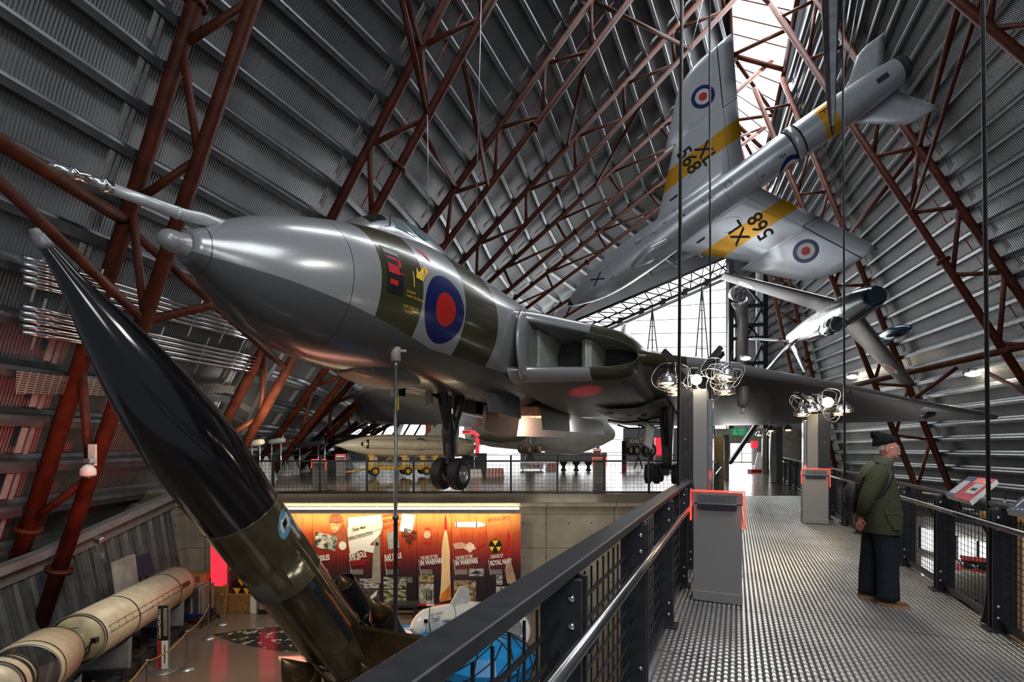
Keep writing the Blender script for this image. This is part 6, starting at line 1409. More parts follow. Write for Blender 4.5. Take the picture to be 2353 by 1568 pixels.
for x, y, d, lab in ((1843, 952, 10.4, 'dome lamp at the far left of the right column cluster'), (1865, 941, 10.5, 'dome lamp second from left on the right column'), (1942, 943, 10.4, 'dome lamp at the right end of the right column cluster'), (1926, 950, 10.9, 'dome lamp just right of the flaring bulb on the right column')): lamp(lab, K(x, y, d), .16)
sb2 = MB().ball((0, 0, 0), .11, 16, 10).build('spot_bulb', ['lampw']); sb2.location = K(1902, 925, 10.4); tag(sb2, 'flaring lit bulb on top of the right walkway column', 'bulb')
column('far corridor column on the right, nearer of two', wide(1783, 0, 21.5)+.0, 21.5, 2.5, -1, .5); column('far corridor column on the right, further and smaller', wide(1762, 0, 29), 29, 2.6, -1, .5)
for x, y, d, lab in ((1772, 990, 21.5, 'small far dome lamp left of the pair over the corridor'), (1811, 988, 21.5, 'small far dome lamp over the right corridor railing'), (1744, 1000, 27, 'tiny far dome lamp nearest the fire exit sign'), (1770, 1000, 27.5, 'tiny far dome lamp behind the corridor column')): lamp(lab, K(x, y, d), .2)
for x0, x1, yy0, d, lab, m in ((1643, 1663, 1006, 17.5, 'brown panelled pillar at the left of the corridor', 'bronze'), (1664, 1675, 1000, 24, 'pale pillar just behind the brown pillar', 'podium')):
    w_ = (x1-x0)/FOC*d; h = EZ-(yy0-HY)/FOC*d; o = MB().box((0, 0, h/2), (w_, .5, h), Matrix.Rotation(rotW, 3, 'Z')).build('pillar', [m]); o.location = (wide((x0+x1)/2, 0, d), d, 0); tag(o, lab, 'pillar')
# fire exit sign, strut, red box, tilted board
fs = empty('fire_exit_sign', 'green fire exit sign hanging above the glass doors', 'sign', K(1699, 993, 48.6)); wS = 34/FOC*48.6; hS = 16/FOC*48.6
MB().box((0, 0, 0), (wS, .06, hS)).build('board', [mat('green sign', (.01, .22, .08), .4, 0, .5, 0, emit=(.01, .35, .12), es=.5)], fs)
text('FIRE', .3, (-.1, -.04, .05), (1, 0, 0), (0, 0, 1), 'textw', fs, bold=.02); text('EXIT', .3, (-.1, -.04, -.26), (1, 0, 0), (0, 0, 1), 'textw', fs, bold=.02)
mb = MB(); mb.ball((-.5, -.05, .18), .05, 8, 6); mb.tube([(-.5, -.05, .12), (-.45, -.05, -.05), (-.6, -.05, -.22)], .035, 5); mb.tube([(-.45, -.05, -.05), (-.32, -.05, -.12), (-.34, -.05, -.26)], .03, 5); mb.tube([(-.62, -.05, .06), (-.48, -.05, .1), (-.34, -.05, .0)], .025, 5); mb.build('running_figure', ['textw'], fs)
mb = MB(); mb.tube([(-wS/2+.05, 0, hS/2), (-wS/2+.05, 0, 1.9)], .02, 5); mb.tube([(wS/2-.05, 0, hS/2), (wS/2-.05, 0, 1.9)], .02, 5); mb.build('hangers', ['blackmetal'], fs)
tag(MB().beam(K(1676, 1066, 40), K(1738, 975, 40), .3, .3).build('inclined_strut', ['dark']), 'dark inclined strut crossing in front of the glass doors', 'strut')
tag(MB().box(K(1733, 1022, 40), (.45, .3, .6)).build('red_cabinet', ['redpanel']), 'small red lit box right of the glass doors', 'light box')
tag(MB().box(K(1733, 1051, 40), (.3, .3, 1.5)).build('red_cabinet_post', ['white']), 'white post under the small red lit box', 'post')
tag(MB().prism([K(1731, 1090, 30), K(1748, 1090, 30), K(1753, 1040, 31.5), K(1742, 1040, 31.5)], (0, .1, 0)).build('tilted_board', ['white']), 'white tilted information board near the corridor end', 'information board')
tag(MB().box(V((wide(1740, 0, 30), 30.2, .1)), (.8, .5, .2)).build('board_plinth', ['red']), 'red base under the white tilted board', 'base')
# --- reading boards on the right railing
def board(lab, A, B, C, D, m, txt):
    n_ = (B-A).cross(D-A).normalized(); n_ = n_ if n_.z > 0 else -n_
    o = (A+B+C+D)/4; r = empty('reading_board', lab, 'information board', o); q = lambda p: V(p)-o
    mb = MB(); mb.prism([q(A), q(B), q(C), q(D)], -n_*.045); mb.build('board', ['white'], r)
    e = lambda s, t: A.lerp(D, s).lerp(B.lerp(C, s), t)
    def patch(s0, t0, s1, t1, mm, off, nm):
        mb = MB(); mb.add([q(e(s0, t0)+n_*off), q(e(s1, t0)+n_*off), q(e(s1, t1)+n_*off), q(e(s0, t1)+n_*off)], [(0, 1, 2, 3)]); mb.build(nm, [mm], r, recalc=False)
    patch(0, 0, 1, 1, m, .002, 'printed_face')
    if txt:
        patch(.0, 0, .36, 1, mat('navy print', (.03, .035, .1), .4, 0, .5, .3), .003, 'dark_print'); patch(.55, .25, .9, .7, 'plate', .004, 'photograph'); patch(.62, .38, .82, .5, 'textk', .005, 'aircraft_picture')
        for i in range(8): patch(.05+.035*i, .12, .065+.035*i, .75, 'textw', .005, 'print_line')
        patch(.42, .72, .95, .95, mat('red print swirl', (.75, .2, .15), .4, 0, .5, .5, 8), .004, 'picture')
    else:
        for i in range(5): patch(.15+.12*i, .1, .18+.12*i, .8, 'textw', .005, 'print_line')
    c = (A+D)/2*.5+(B+C)/2*.5; MB().tube([q(c-n_*.03), q(c-n_*.03-V((0, 0, .12)))], .025, 8).build('bracket', ['blackmetal'], r)
board('red and navy reading board tilted on the right railing, beside the man', K(2172, 1137, 5.0), K(2227, 1095, 5.3), K(2290, 1102, 4.75), K(2228, 1152, 4.45), mat('red print', (.42, .025, .04), .35, 0, .5, .3, 8), True)
board('dark blue reading board cut by the right edge of the view', K(2312, 1172, 3.9), K(2350, 1142, 4.1), K(2420, 1150, 3.7), K(2400, 1186, 3.5), mat('navy print b', (.02, .03, .06), .35), False)
wb_ = empty('wooden_pedestal', 'wooden pedestal outside the right railing under a small lit lamp', 'pedestal', (K(2322, 1140, 8.6).x, 8.6, -6)); MB().box((0, 0, 3.15), (.22, .22, 6.3)).build('casing', [mat('varnished wood', (.4, .2, .05), .4)], wb_, bev=.01); MB().box((0, 0, 6.35), (.62, .5, .12)).build('top', [mat('varnished wood top', (.45, .24, .07), .4)], wb_, bev=.01)
lamp('small lit dome lamp on the wooden pedestal at the right', V((K(2309, 1140, 8.5).x, 8.5, .44)), .17)
# --- suspension cables with anchor shoes
def susp(lab, x0, y0, xt, d, r=.014):
    b = K(x0, y0, d); z = 26; top = V(((xt-CX)/FOC*d, d, EZ+HY/FOC*d)); t_ = (z-b.z)/(top.z-b.z) if d < 9 else (24-b.z)/(top.z-b.z)
    c = empty('suspension_cable', lab, 'cable', b, group='walkway suspension cables')
    MB().tube([(0, 0, .25), (top-b)*t_], r, 8).build('cable', ['blackmetal'], c); MB().tube([(.018, 0, .2), (top-b)*t_+V((.018, 0, 0))], r*.5, 6).build('thin_cable', ['steel'], c)
    mb = MB(); mb.lathe([(0, .06), (.02, .06), (.05, .05), (.3, .02), (.36, .02)], n=14); mb.build('anchor_shoe', ['blackmetal'], c, bev=.004)
susp('dark suspension cable in front of the nearest column, bolted at the left railing', 1556, 1352, 1566, 5.42); susp('dark suspension cable crossing the upper wing of the trainer', 1633, 1204, 1630, 10.0, .016)
susp('dark suspension cable crossing the outer lower wing of the trainer', 1941, 1208, 1936, 9.75, .016); susp('dark suspension cable in front of the right railing near the right edge', 2273, 1433, 2257, 4.36)
for lab, a, b in (('pale hanging wire left of centre running down to the bomber spine', P(1107, -60, 17), P(1093, 560, 17)), ('pale hanging wire from the second truss to behind the cockpit', P(982, 265, 17.4), P(985, 540, 17.4)), ('thin pale wire from the roof to the upper wing of the trainer', P(1586, 120, 19.5), P(1584, 440, 19.5)), ('thin pale wire rising left from the wire junction above the upper wing', P(1586, 120, 19.5), P(1540, 0, 22)), ('thin pale wire rising right from the wire junction above the upper wing', P(1586, 120, 19.5), P(1615, 0, 22)), ('pale wire pair dropping from the ridge beside the trainer tail', P(1945, 150, 16.5), P(1975, -20, 18))): tag(MB().tube([a, b], .014, 6).build('hanging_wire', ['steel']), lab, 'wire', 'hanging wires')
for lab, a, b in (('thin red sag rod beside the nearest left truss', (522, 40), (372, 465)), ('thin red sag rod left of the second truss', (1050, 0), (800, 480)), ('thin red sag rod near the third truss', (1390, 0), (1030, 470))):
    tag(MB().tube([onslope(*a, .45), onslope(lerp(a[0], b[0], .5), lerp(a[1], b[1], .5), .45), onslope(*b, .45)], .018, 6).build('sag_rod', ['red']), lab, 'rod', 'red sag rods')
RSB = BVHTree.FromPolygons([v.co.copy() for v in wall_right.data.vertices], [tuple(p.vertices) for p in wall_right.data.polygons])
def onright(px, py, off=.5):
    d = (P(px, py, 1)-V((0, 0, EZ))).normalized(); h = RSB.ray_cast(V((0, 0, EZ)), d); return h[0]-d*off if h[0] is not None else P(px, py, 25)
for lab, a, b in (('thin red sag rod on the right slope, upper', (2050, 290), (2180, 520)), ('thin red sag rod on the right slope beside the right cable', (2185, 500), (2353, 755))):
    tag(MB().tube([onright(*a), onright(*b)], .02, 6).build('sag_rod', ['red']), lab, 'rod', 'red sag rods')
# floodlights on the right slope
for x, y, lab in ((2232, 856, 'bright floodlight low on the right slope near the bomber wing tip'), (1956, 864, 'bright floodlight on the right slope above the bomber wing'), (1712, 822, 'bright floodlight in front of the lattice tower')):
    p = onright(x, y, 1.1) if x > 1800 else P(x, y, 40); f = empty('floodlight', lab, 'floodlight', p); MB().box((0, 0, .05), (.7, .4, .3)).build('housing', ['dark'], f, bev=.03); MB().ball((0, -.1, -.1), .3, 14, 8, 0, (1.3, 1, .5)).build('lens', ['lampw'], f); MB().tube([(0, 0, .1), (.12, .2, .2), (.18, .3, .25)], .04, 6).build('bracket', ['dark'], f)
# ================= EXHIBITS ON THE UPPER FLOOR =================
def wp(x, d): return (x-CX)/FOC*d
# long cream stand off missile on a yellow trolley
so = V((wp(930, 25), 25, 0)); sm = empty('cream_missile', 'long cream missile with small roundel lying on a yellow trolley', 'missile', so)
nA = P(769, 1019, 24.0)-so; nB = P(1092, 1024, 27.5)-so; ad = (nB-nA).normalized(); LL = (nB-nA).length
prof = [(0, .01), (LL*.03, .1), (LL*.08, .25), (LL*.16, .42), (LL*.25, .55), (LL*.35, .61), (LL*.75, .62), (LL*.88, .55), (LL*.96, .4), (LL, .12)]
bd = MB().lathe(prof, nA+V((0, 0, -.1)), ad, 36).build('body', ['cream'], sm)
MB().lathe([(0, .01), (.1, .17), (.35, .24), (2.5, .3), (4.6, .26), (5.4, .02)], nA+ad*1.35+V((.1, -.52, -.02)), ad, 22).build('side_pod', ['cream'], sm); MB().lathe([(-.02, .005), (.06, .12), (.3, .235), (.36, .245)], nA+ad*1.34+V((.1, -.52, -.02)), ad, 20).build('pod_cone', ['bronze'], sm)
e_ = V((-ad.y, ad.x, 0))
MB().prism([nA+ad*4.6+V((0, 0, .4)), nA+ad*5.4+V((0, 0, 1.15)), nA+ad*5.75+V((0, 0, 1.15)), nA+ad*5.75+V((0, 0, .4))], e_*.06).build('upright_fin', ['plate'], sm)
for sz in (.5, -.45): MB().prism([nB-ad*.9+V((0, 0, sz*.8-.1)), nB+ad*.15+V((0, 0, sz*1.3-.1)), nB-ad*.1+V((0, 0, sz*.6-.1)), nB-ad*.4+V((0, 0, sz*.4-.1))], e_*.05).build('tail_fin', ['cream'], sm)
for sy in (-1, 1): MB().prism([nB-ad*1.2+e_*sy*.4, nB+ad*.1+e_*sy*1.2, nB-ad*.2+e_*sy*.3], V((0, 0, .05))).build('tailplane', ['cream'], sm)
c_ = nA+ad*4.35+V((.18, -.63, .02)); mb = MB(); f_ = V((.25, -.97, .0))
for r0, m_ in ((.33, 0), (.22, 1), (.1, 2)): mb.lathe([(0, r0), (.005+.006*m_, r0)], c_, f_, 28, m_)
mb.build('roundel', ['textk', 'textw', 'red'], bd)
ty = empty('yellow_trolley', 'yellow wheeled trolley with lifting frames under the cream missile', 'trolley', so)
MB().beam(nA+ad*1.6+V((0, 0, -1.25)), nA+ad*5.6+V((0, 0, -1.25)), .7, .22).build('chassis', ['yellow'], ty, bev=.02)
for t in (1.9, 3.6, 4.6, 5.3):
    c_ = nA+ad*t; mb = MB(); mb.box(c_+V((0, 0, -.85)), (.22, .8, .65)); mb.box(c_+V((0, 0, -.62)), (.4, .9, .12)); mb.build('saddle', ['yellow'], ty, bev=.015)
    for s in (-1, 1):
        mb = MB(); wheel(mb, c_+e_*s*.45+V((0, 0, -1.42)), e_, .22 if t < 5 else .26, .14); mb.build('wheel', ['blk', 'yellow'], ty)
mb = MB(); mb.tube([nA+ad*1.6+V((0, -.1, -1.3)), nA+ad*.9+V((-.3, -.3, -1.45))], .05, 8); mb.tube([nA+ad*2.2+V((0, -.5, -1.2)), nA+ad*2.9+V((0, -.5, -.7)), nA+ad*3.4+V((0, -.5, -1.2))], .04, 8); mb.build('tow_frame', ['yellow'], ty)
# grey anti tank pyramids
for i, (x, ya, yb, lab) in enumerate(((612, 1049, 1104, 'grey concrete pyramid leftmost, next to the black missile edge'), (648, 1048, 1093, 'grey concrete pyramid second from the left'), (671, 1048, 1090, 'grey concrete pyramid third from the left'), (694, 1045, 1084, 'grey concrete pyramid rightmost of the front row'), (800, 1043, 1076, 'grey concrete pyramid far back under the cream missile nose'))):
    d = 1760/(yb-HY); h = (yb-ya)/FOC*d; b = h*.42; o = MB(); pts = [(-b, -b, 0), (b, -b, 0), (b, b, 0), (-b, b, 0)]; t_ = .05
    o.loft([[V(p) for p in pts], [V((p[0]/b*t_, p[1]/b*t_, h)) for p in pts]], 0, False); ob = o.build('concrete_pyramid', [mat('pale grey pyramid %d' % i, (.5, .5, .48), .8)]); ob.location = (wp(x, d), d, 0); ob.rotation_euler = (0, 0, .35); tag(ob, lab, 'concrete pyramid', 'anti tank pyramids')
# small missiles on posts at the left
for x, y, d, r, L_, m, lab in ((588, 1018, 20, .13, .75, 'cream', 'small cream missile on a post at the far left of the deck'), (635, 1014, 21, .12, .9, 'grey', 'small grey missile on a post left of the rust brace'), (710, 1022, 24, .14, 2.0, 'dark', 'dark missile on posts behind the pyramids')):
    p = P(x, y, d); r_o = empty('small_missile', lab, 'missile', (p.x, p.y, 0), group='small missiles on posts'); a = V((1, -.3, .12)).normalized(); mb = MB(); mb.lathe([(-L_/2, .02), (-L_*.4, r*.7), (-L_*.25, r), (L_*.4, r), (L_/2, r*.7)], (0, 0, p.z), a, 18); mb.build('body', [m], r_o)
    mb = MB(); mb.prism([V((0, 0, p.z))+a*L_*.25, V((0, 0, p.z+r*2.2))+a*L_*.42, V((0, 0, p.z))+a*L_*.45], (0, .03, 0)); mb.build('fin', ['bronze' if m == 'cream' else m], r_o)
    for t in (-.28, .28): MB().tube([(a.x*L_*t, a.y*L_*t, 0), (a.x*L_*t, a.y*L_*t, p.z)], .03, 8).build('post', ['alu'], r_o)
# dark jet nose far left
dj = empty('dark_jet', 'dark slim jet fuselage far back at the left under the delta wing', 'aircraft', (wp(800, 33), 33, 0)); MB().lathe([(-2.4, .05), (-1.6, .25), (0, .4), (2.4, .4), (3.4, .15)], (0, 0, 2.1), (1, .25, -.05), 22).build('fuselage', ['dark'], dj); MB().prism([(-.6, 0, 2.1), (1, -2, 2.0), (1.5, -2, 2.0), (1.1, 0, 2.1)], (0, 0, .08)).build('wing', ['dark'], dj)
for t in (-1.5, 1.8): MB().tube([(t, t*.25, 0), (t, t*.25, 1.9)], .07, 8).build('leg', ['alu'], dj)
# red lit portal and banner
rp2 = empty('red_portal', 'glowing red chamfered portal behind the cream missile tail', 'portal', (wp(1082, 34), 34, 0))
def Rp(x, y): return P(x, y, 34)-V((wp(1082, 34), 34, 0))
mb = MB(); mb.prism([Rp(1062, 989), Rp(1090, 989), Rp(1101, 999), Rp(1101, 1042), Rp(1092, 1042), Rp(1092, 1003), Rp(1087, 998), Rp(1062, 998)], (0, .4, 0)); mb.build('red_frame', ['redpanel'], rp2); mb = MB(); mb.prism([Rp(1090, 1042), Rp(1118, 1042), Rp(1118, 1083), Rp(1090, 1083)], (0, .5, 0)); mb.build('grey_base', ['podium'], rp2); mb = MB(); mb.box(Rp(1072, 993)+V((0, -.02, 0)), (.5, .03, .07)); mb.build('slot', ['textk'], rp2)
mb = MB(); mb.prism([Rp(1063, 1035), Rp(1089, 1035), Rp(1089, 1083), Rp(1063, 1083)], (0, .3, 0)); mb.build('dark_side', ['navy'], rp2)
bn = empty('banner', 'red and orange hanging banner above the cream missile', 'banner', (wp(996, 36), 36, 0)); mb = MB(); mb.prism([P(979, 1000, 36)-bn.location, P(1016, 1002, 36)-bn.location, P(1016, 972, 36)-bn.location, P(979, 968, 36)-bn.location], (0, .05, 0)); mb.build('cloth', [mat('printed banner', (.5, .1, .03), .5, 0, .5, .8, 1.2)], bn); mb = MB(); mb.box(P(993, 985, 35.95)-bn.location, (.12, .05, 1.1)); mb.build('white_stripe', ['textw'], bn); mb = MB(); mb.tube([P(979, 1085, 36.1)-bn.location, P(979, 968, 36.1)-bn.location], .04, 6); mb.tube([P(1016, 1085, 36.1)-bn.location, P(1016, 972, 36.1)-bn.location], .04, 6); mb.build('poles', ['alu'], bn)
# white bomber seen below the delta wing
vo = V((wp(1280, 36), 36, 0)); vb = empty('white_bomber', 'pale white bomber whose belly and wheels show below the delta wing', 'aircraft', vo)
rr = []
for x, yc, hh, w_, d in ((1075, 985, 30, 1.3, 40), (1130, 988, 40, 1.5, 39), (1190, 990, 44, 1.6, 38), (1250, 990, 48, 1.6, 37), (1290, 990, 54, 1.6, 36.3), (1320, 990, 57, 1.5, 35.8), (1350, 990, 46, 1.35, 35.3), (1380, 992, 33, 1.0, 34.8), (1405, 998, 14, .5, 34.4), (1412, 1000, 4, .1, 34.3)):
    c_ = P(x, yc, d)-vo; h = hh*d/FOC; rr.append([c_+V((.35*w_*math.cos(t), -w_*math.cos(t), h*math.sin(t))) for t in [2*PI*q/28 for q in range(28)]])
MB().loft(rr).build('fuselage', ['victor'], vb)
MB().lathe([(-1.6, .05), (-1.2, .3), (0, .5), (1.4, .42), (2, .1)], P(1150, 1003, 33)-vo, (1, -.25, .05), 22).build('underwing_tank', [mat('dull olive tank', (.2, .2, .13), .4)], vb)
MB().prism([P(1180, 1017, 34)-vo, P(1213, 1017, 34)-vo, P(1216, 995, 34)-vo, P(1178, 995, 34)-vo], (0, .08, 0)).build('gear_door', [mat('yellowish door', (.4, .36, .22), .5)], vb)
lg = MB(); lg.tube([P(1217, 1030, 34)-vo, P(1219, 990, 34.2)-vo], .09, 8); lg.tube([P(1224, 1030, 34)-vo, P(1218, 1008, 34.2)-vo], .04, 6); lg = lg.build('gear_leg', ['alu'], vb)
for x, y in ((1198, 1031), (1208, 1032), (1216, 1033), (1230, 1031), (1238, 1030)):
    mb = MB(); wheel(mb, P(x, y, 33.8)-vo, (.75, -.66, 0), .36, .2); mb.build('wheel', [mat('tan tyre', (.16, .12, .06), .6) if x == 1198 else M['tan tyre'] if 'tan tyre' in M else bpy.data.materials['tan tyre'], 'cream'], lg)
mb = MB(); mb.prism([P(1205, 1062, 34)-vo, P(1232, 1062, 34)-vo, P(1224, 1042, 34)-vo, P(1212, 1042, 34)-vo], (0, .5, 0)); mb.build('wheel_stand', ['dark'], vb)
MB().prism([P(1434, 1031, 33)-vo, P(1478, 1022, 34)-vo, P(1486, 1008, 34)-vo, P(1434, 1006, 33)-vo], (0, .08, 0)).build('numbered_door', [mat('dull brown door', (.16, .14, .1), .5)], vb)
text('XH672', .42, P(1446, 1019, 32.8)-vo, (1, .05, .03), (0, 0, 1), 'textw', vb, 'serial_number', sx=.85)
for x, dx, r, m_ in ((1449, 0, .38, 'cream'), (1463, .1, .38, 'cream'), (1482, -.4, .48, 'alu'), (1493, -.2, .5, 'alu')):
    mb = MB(); wheel(mb, P(x, 1035, 33.5)-vo+V((0, dx, 0)), (.5, -.86, 0), r, .24); mb.build('nose_wheel', ['blk', m_], vb)
mb = MB()
for x in (1467, 1494): mb.tube([P(x, 1018, 33.6)-vo, P(x, 1060, 33.6)-vo], .06, 8); mb.tube([P(x, 1045, 33.6)-vo, P(x-9, 1078, 33.4)-vo], .05, 6); mb.tube([P(x, 1045, 33.6)-vo, P(x+9, 1078, 33.4)-vo], .05, 6)
mb.build('stands', ['dark'], vb)
MB().box(P(1272, 1042, 35)-vo, (1.25, .5, .5)).build('equipment_box', [mat('grey ground box', (.25, .24, .2), .6)], vb)
# striped barriers, black flared stools, low sign
def barrier(lab, x, yb, w, h, stripes, yaw=.15):
    d = 1760/(yb-HY); b = empty('barrier', lab, 'barrier', (wp(x, d), d, 0), yaw, 'low road barriers'); rr = [[V((sx*w/2, sy, 0)) for sx, sy in ((-1, -.2), (1, -.2), (1, .2), (-1, .2))], [V((sx*w*.44, sy, h)) for sx, sy in ((-1, -.1), (1, -.1), (1, .1), (-1, .1))]]
    MB().loft(rr, 0, False).build('block', ['white'], b)
    if stripes:
        for i in range(5): mb = MB(); x0 = -w*.42+i*w*.18; mb.prism([(x0, -.205+.0, .03), (x0+w*.08, -.205, .03), (x0+w*.14, -.115, h*.93), (x0+w*.06, -.115, h*.93)], (0, -.012, 0)); mb.build('red_stripe', ['red'], b)
barrier('white barrier block beside the bomber nose wheel', 1090, 1097, .8, .42, False, .3); barrier('red and white striped barrier right of the nose wheel', 1137, 1095, 1.0, .45, True, .3); barrier('red and white striped barrier further back in the middle', 1268, 1080, .9, .5, True)
for i, x in enumerate((1295, 1324, 1352)):
    d = 1760/(1082-HY); s = MB(); s.lathe([(0, .2), (.05, .2), (.12, .12), (.3, .1), (.5, .24), (.66, .3), (.68, .28), (.6, .2)], n=20); o = s.build('flared_stool', ['blackmetal']); o.location = (wp(x, d), d, 0); tag(o, ('black flared stool, leftmost of three behind the deck railing', 'black flared stool, middle one of three behind the deck railing', 'black flared stool, rightmost, nearest the red edged kiosk')[i], 'stool', 'black flared stools')
ls = empty('name_board', 'low white name board with red and black letters under the white bomber', 'sign', (wp(1222, 33), 33, 0)); MB().box((0, 0, .3), (1.6, .06, .42)).build('board', ['white'], ls); text('VICTOR', .26, (-.35, -.04, .2), (1, 0, 0), (0, 0, 1), 'textr', ls, bold=.03); text('Handley Page', .11, (-.75, -.04, .4), (1, 0, 0), (0, 0, 1), 'textk', ls)
mb = MB(); mb.box((-.6, 0, .05), (.06, .2, .1)); mb.box((.6, 0, .05), (.06, .2, .1)); mb.build('feet', ['dark'], ls)
for x, y0, y1, d, lab in ((1434, 1030, 1066, 30, 'black and red information post below the numbered door'), (1374, 1006, 1058, 42, 'dark post in front of the bright gable below the white bomber')):
    h = (y1-y0)/FOC*d; zb = 0; q = empty('information_post', lab, 'information post', (wp(x, d), d, 0)); MB().box((0, 0, 1.0), (.28, .06, 2.0)).build('panel', ['textk'], q); MB().box((0, -.04, .3), (.26, .02, .55)).build('red_panel', ['textr'], q); MB().box((0, 0, .02), (.5, .3, .04)).build('foot', ['steel'], q)
tag(MB().box(P(1512, 1028, 38), (.5, .3, 1.5)).build('red_light_box', ['redpanel']), 'red lit box left of the dark main gear leg', 'light box'); tag(MB().box(V((wp(1512, 38), 38, .45)), (.55, .35, .9)).build('light_box_plinth', ['podium']), 'grey plinth under the red lit box by the main gear', 'plinth')
# ================= VEHICLES BELOW THE RIGHT RAILING =================
def vehicle(lab, x, y, rz, L, W, H, m, cab=True, m2='panedark'):
    v = empty('vehicle', lab, 'vehicle', (x, y, -6), rz, 'vehicles on the floor below'); rr = []
    for t, zt, w_ in ((-.5, .45, .8), (-.47, .55, .95), (-.3, .6, 1), (-.15, .62, 1), (.1, .62, 1), (.4, .58, 1), (.48, .52, .95), (.5, .4, .85)):
        z0, z1 = .28, zt*H+.2; ww = W/2*w_; rr.append([V((t*L, a*ww, b)) for a, b in ((-1, z0), (-1, z1*.8), (-.88, z1), (.88, z1), (1, z1*.8), (1, z0))])
    b = MB().loft(rr, 0, True).build('body', [m], v)
    if cab:
        rr = [[V((t*L, a*W/2*w_, b)) for a, b in ((-1, .6*H), (-.85, z), (.85, z), (1, .6*H))] for t, z, w_ in ((-.28, .62*H, .9), (-.14, .98*H, .85), (.25, 1.0*H, .85), (.4, .62*H, .9))]
        MB().loft(rr, 0, True).build('cabin', [m2], v); rr = [[V((t*L, a*W/2*.8, .985*H)), V((t*L, a*W/2*.8, 1.03*H)), V((t*L, -a*W/2*.8, 1.03*H)), V((t*L, -a*W/2*.8, .985*H))] for a in (1,) for t in (-.15, .26)]; MB().loft(rr, 0, False).build('roof', [m], v)
    for tx in (-.32, .32):
        for s in (-1, 1): mb = MB(); wheel(mb, (tx*L, s*W*.46, .33), (0, 1, 0), .33, .2); mb.build('wheel', ['blk', 'alu'], v)
    mb = MB(); mb.box((-.5*L-.02, 0, .42), (.08, W*.9, .12)); mb.build('bumper', ['chrome'], v)
    return v
vehicle('pale beige long vehicle on the floor below, in front of the low bright windows', 21.6, 23.0, .35, 4.4, 1.7, 2.0, 'cream', False); vehicle('silver car on the floor below, seen through the mesh near the right cable', 18.0, 19.4, .5, 3.6, 1.5, 1.6, 'polished'); vehicle('red car on the floor below, far back by the low bright windows', 25.2, 26.0, .9, 3.4, 1.5, 1.45, 'red')
wd = empty('white_dome', 'tall white rounded casing on the floor below at the right edge', 'casing', (17.4, 16.2, -6)); MB().lathe([(0, .9), (.3, .85), (3.6, .8), (4.2, .65), (4.6, .35), (4.75, .02)], n=32).build('shell', ['white'], wd); MB().lathe([(.0, 1.0), (.2, 1.0), (.25, .9)], n=32).build('base_ring', ['grey'], wd)
# ================= THE MAN =================
mo_ = V((3.82, 4.95, 0)); man = empty('person', 'elderly man in black knit hat, green coat looking right, hands behind back', 'person', mo_, -.52); man.scale = (.84, .88, .975)
k = NB('skin'); M['skin'] = k.fin(k.mix(k.noise(30, 3), (.52, .21, .15), (.68, .33, .25)), .5, 0, .4)
M['coat'] = mat('olive tweed coat', (.05, .055, .031), .9, 0, .2, .4, 60, .4, 140); M['coatd'] = mat('olive coat collar', (.085, .1, .062), .85, 0, .2, .3, 60); M['trou'] = mat('dark navy corduroy', (.012, .016, .023), .85, 0, .2, .35, 50, .2, 120); M['shoe'] = mat('brown suede', (.11, .05, .028), .7, 0, .3, .3, 40); M['sole'] = mat('tan sole', (.28, .15, .07), .6); M['knit'] = mat('black knit', (.012, .013, .015), .95, 0, .1, .4, 90, .8, 110); M['hairw'] = mat('white hair', (.6, .58, .55), .7)
# continuous body: skinned skeleton (legs, torso, neck, arms, hands)
import bmesh
sk = {'pel': (0, 0, .92, .13), 'sp1': (-.02, 0, 1.1, .14), 'sp2': (-.04, 0, 1.28, .15), 'sp3': (-.02, 0, 1.4, .12), 'nk': (.03, 0, 1.5, .055), 'hd': (.06, 0, 1.57, .06),
      'hR': (0, -.1, .86, .09), 'kR': (.04, -.1, .48, .06), 'aR': (.03, -.11, .1, .042), 'tR': (.16, -.12, .05, .03), 'hL': (-.03, .1, .86, .09), 'kL': (-.06, .1, .48, .06), 'aL': (-.12, .1, .1, .042), 'tL': (.0, .1, .05, .03),
      'sR': (-.03, -.19, 1.36, .065), 'eR': (-.17, -.24, 1.1, .048), 'wR': (-.225, -.12, .9, .032), 'sL': (-.03, .19, 1.36, .065), 'eL': (-.17, .24, 1.1, .048), 'wL': (-.235, .1, .93, .032)}
hand = []
def hand_pts(side):
    w_ = V(sk['w'+side][:3]); d = V((-.0, .0, -1)); s = -1 if side == 'R' else 1; inw = V((0, -s, 0)).normalized()
    palm = w_+V((-.005, -s*.02, -.06)); pts = [('p'+side, palm, .024)]
    for i in range(4):
        b = w_+V((-.035+.022*i, -s*.035, -.095+.004*abs(i-1.5))); L = (.03, .036, .033, .025)[i]; m_ = b+V((.004, -s*.014, -L)); e = m_+V((.012, -s*.012, -L*.8))
        pts += [('f%d%sa' % (i, side), b, .0095), ('f%d%sb' % (i, side), m_, .0085), ('f%d%sc' % (i, side), e, .007)]
    t0 = w_+V((.028, -s*.01, -.04)); t1 = t0+V((.022, -s*.012, -.028)); t2 = t1+V((.004, -s*.01, -.026)); pts += [('t0'+side, t0, .012), ('t1'+side, t1, .0095), ('t2'+side, t2, .008)]
    return pts
ed = [('pel', 'sp1'), ('sp1', 'sp2'), ('sp2', 'sp3'), ('sp3', 'nk'), ('nk', 'hd'), ('pel', 'hR'), ('hR', 'kR'), ('kR', 'aR'), ('aR', 'tR'), ('pel', 'hL'), ('hL', 'kL'), ('kL', 'aL'), ('aL', 'tL'), ('sp3', 'sR'), ('sR', 'eR'), ('eR', 'wR'), ('sp3', 'sL'), ('sL', 'eL'), ('eL', 'wL')]
allv = {n: (V(v[:3]), v[3]) for n, v in sk.items()}
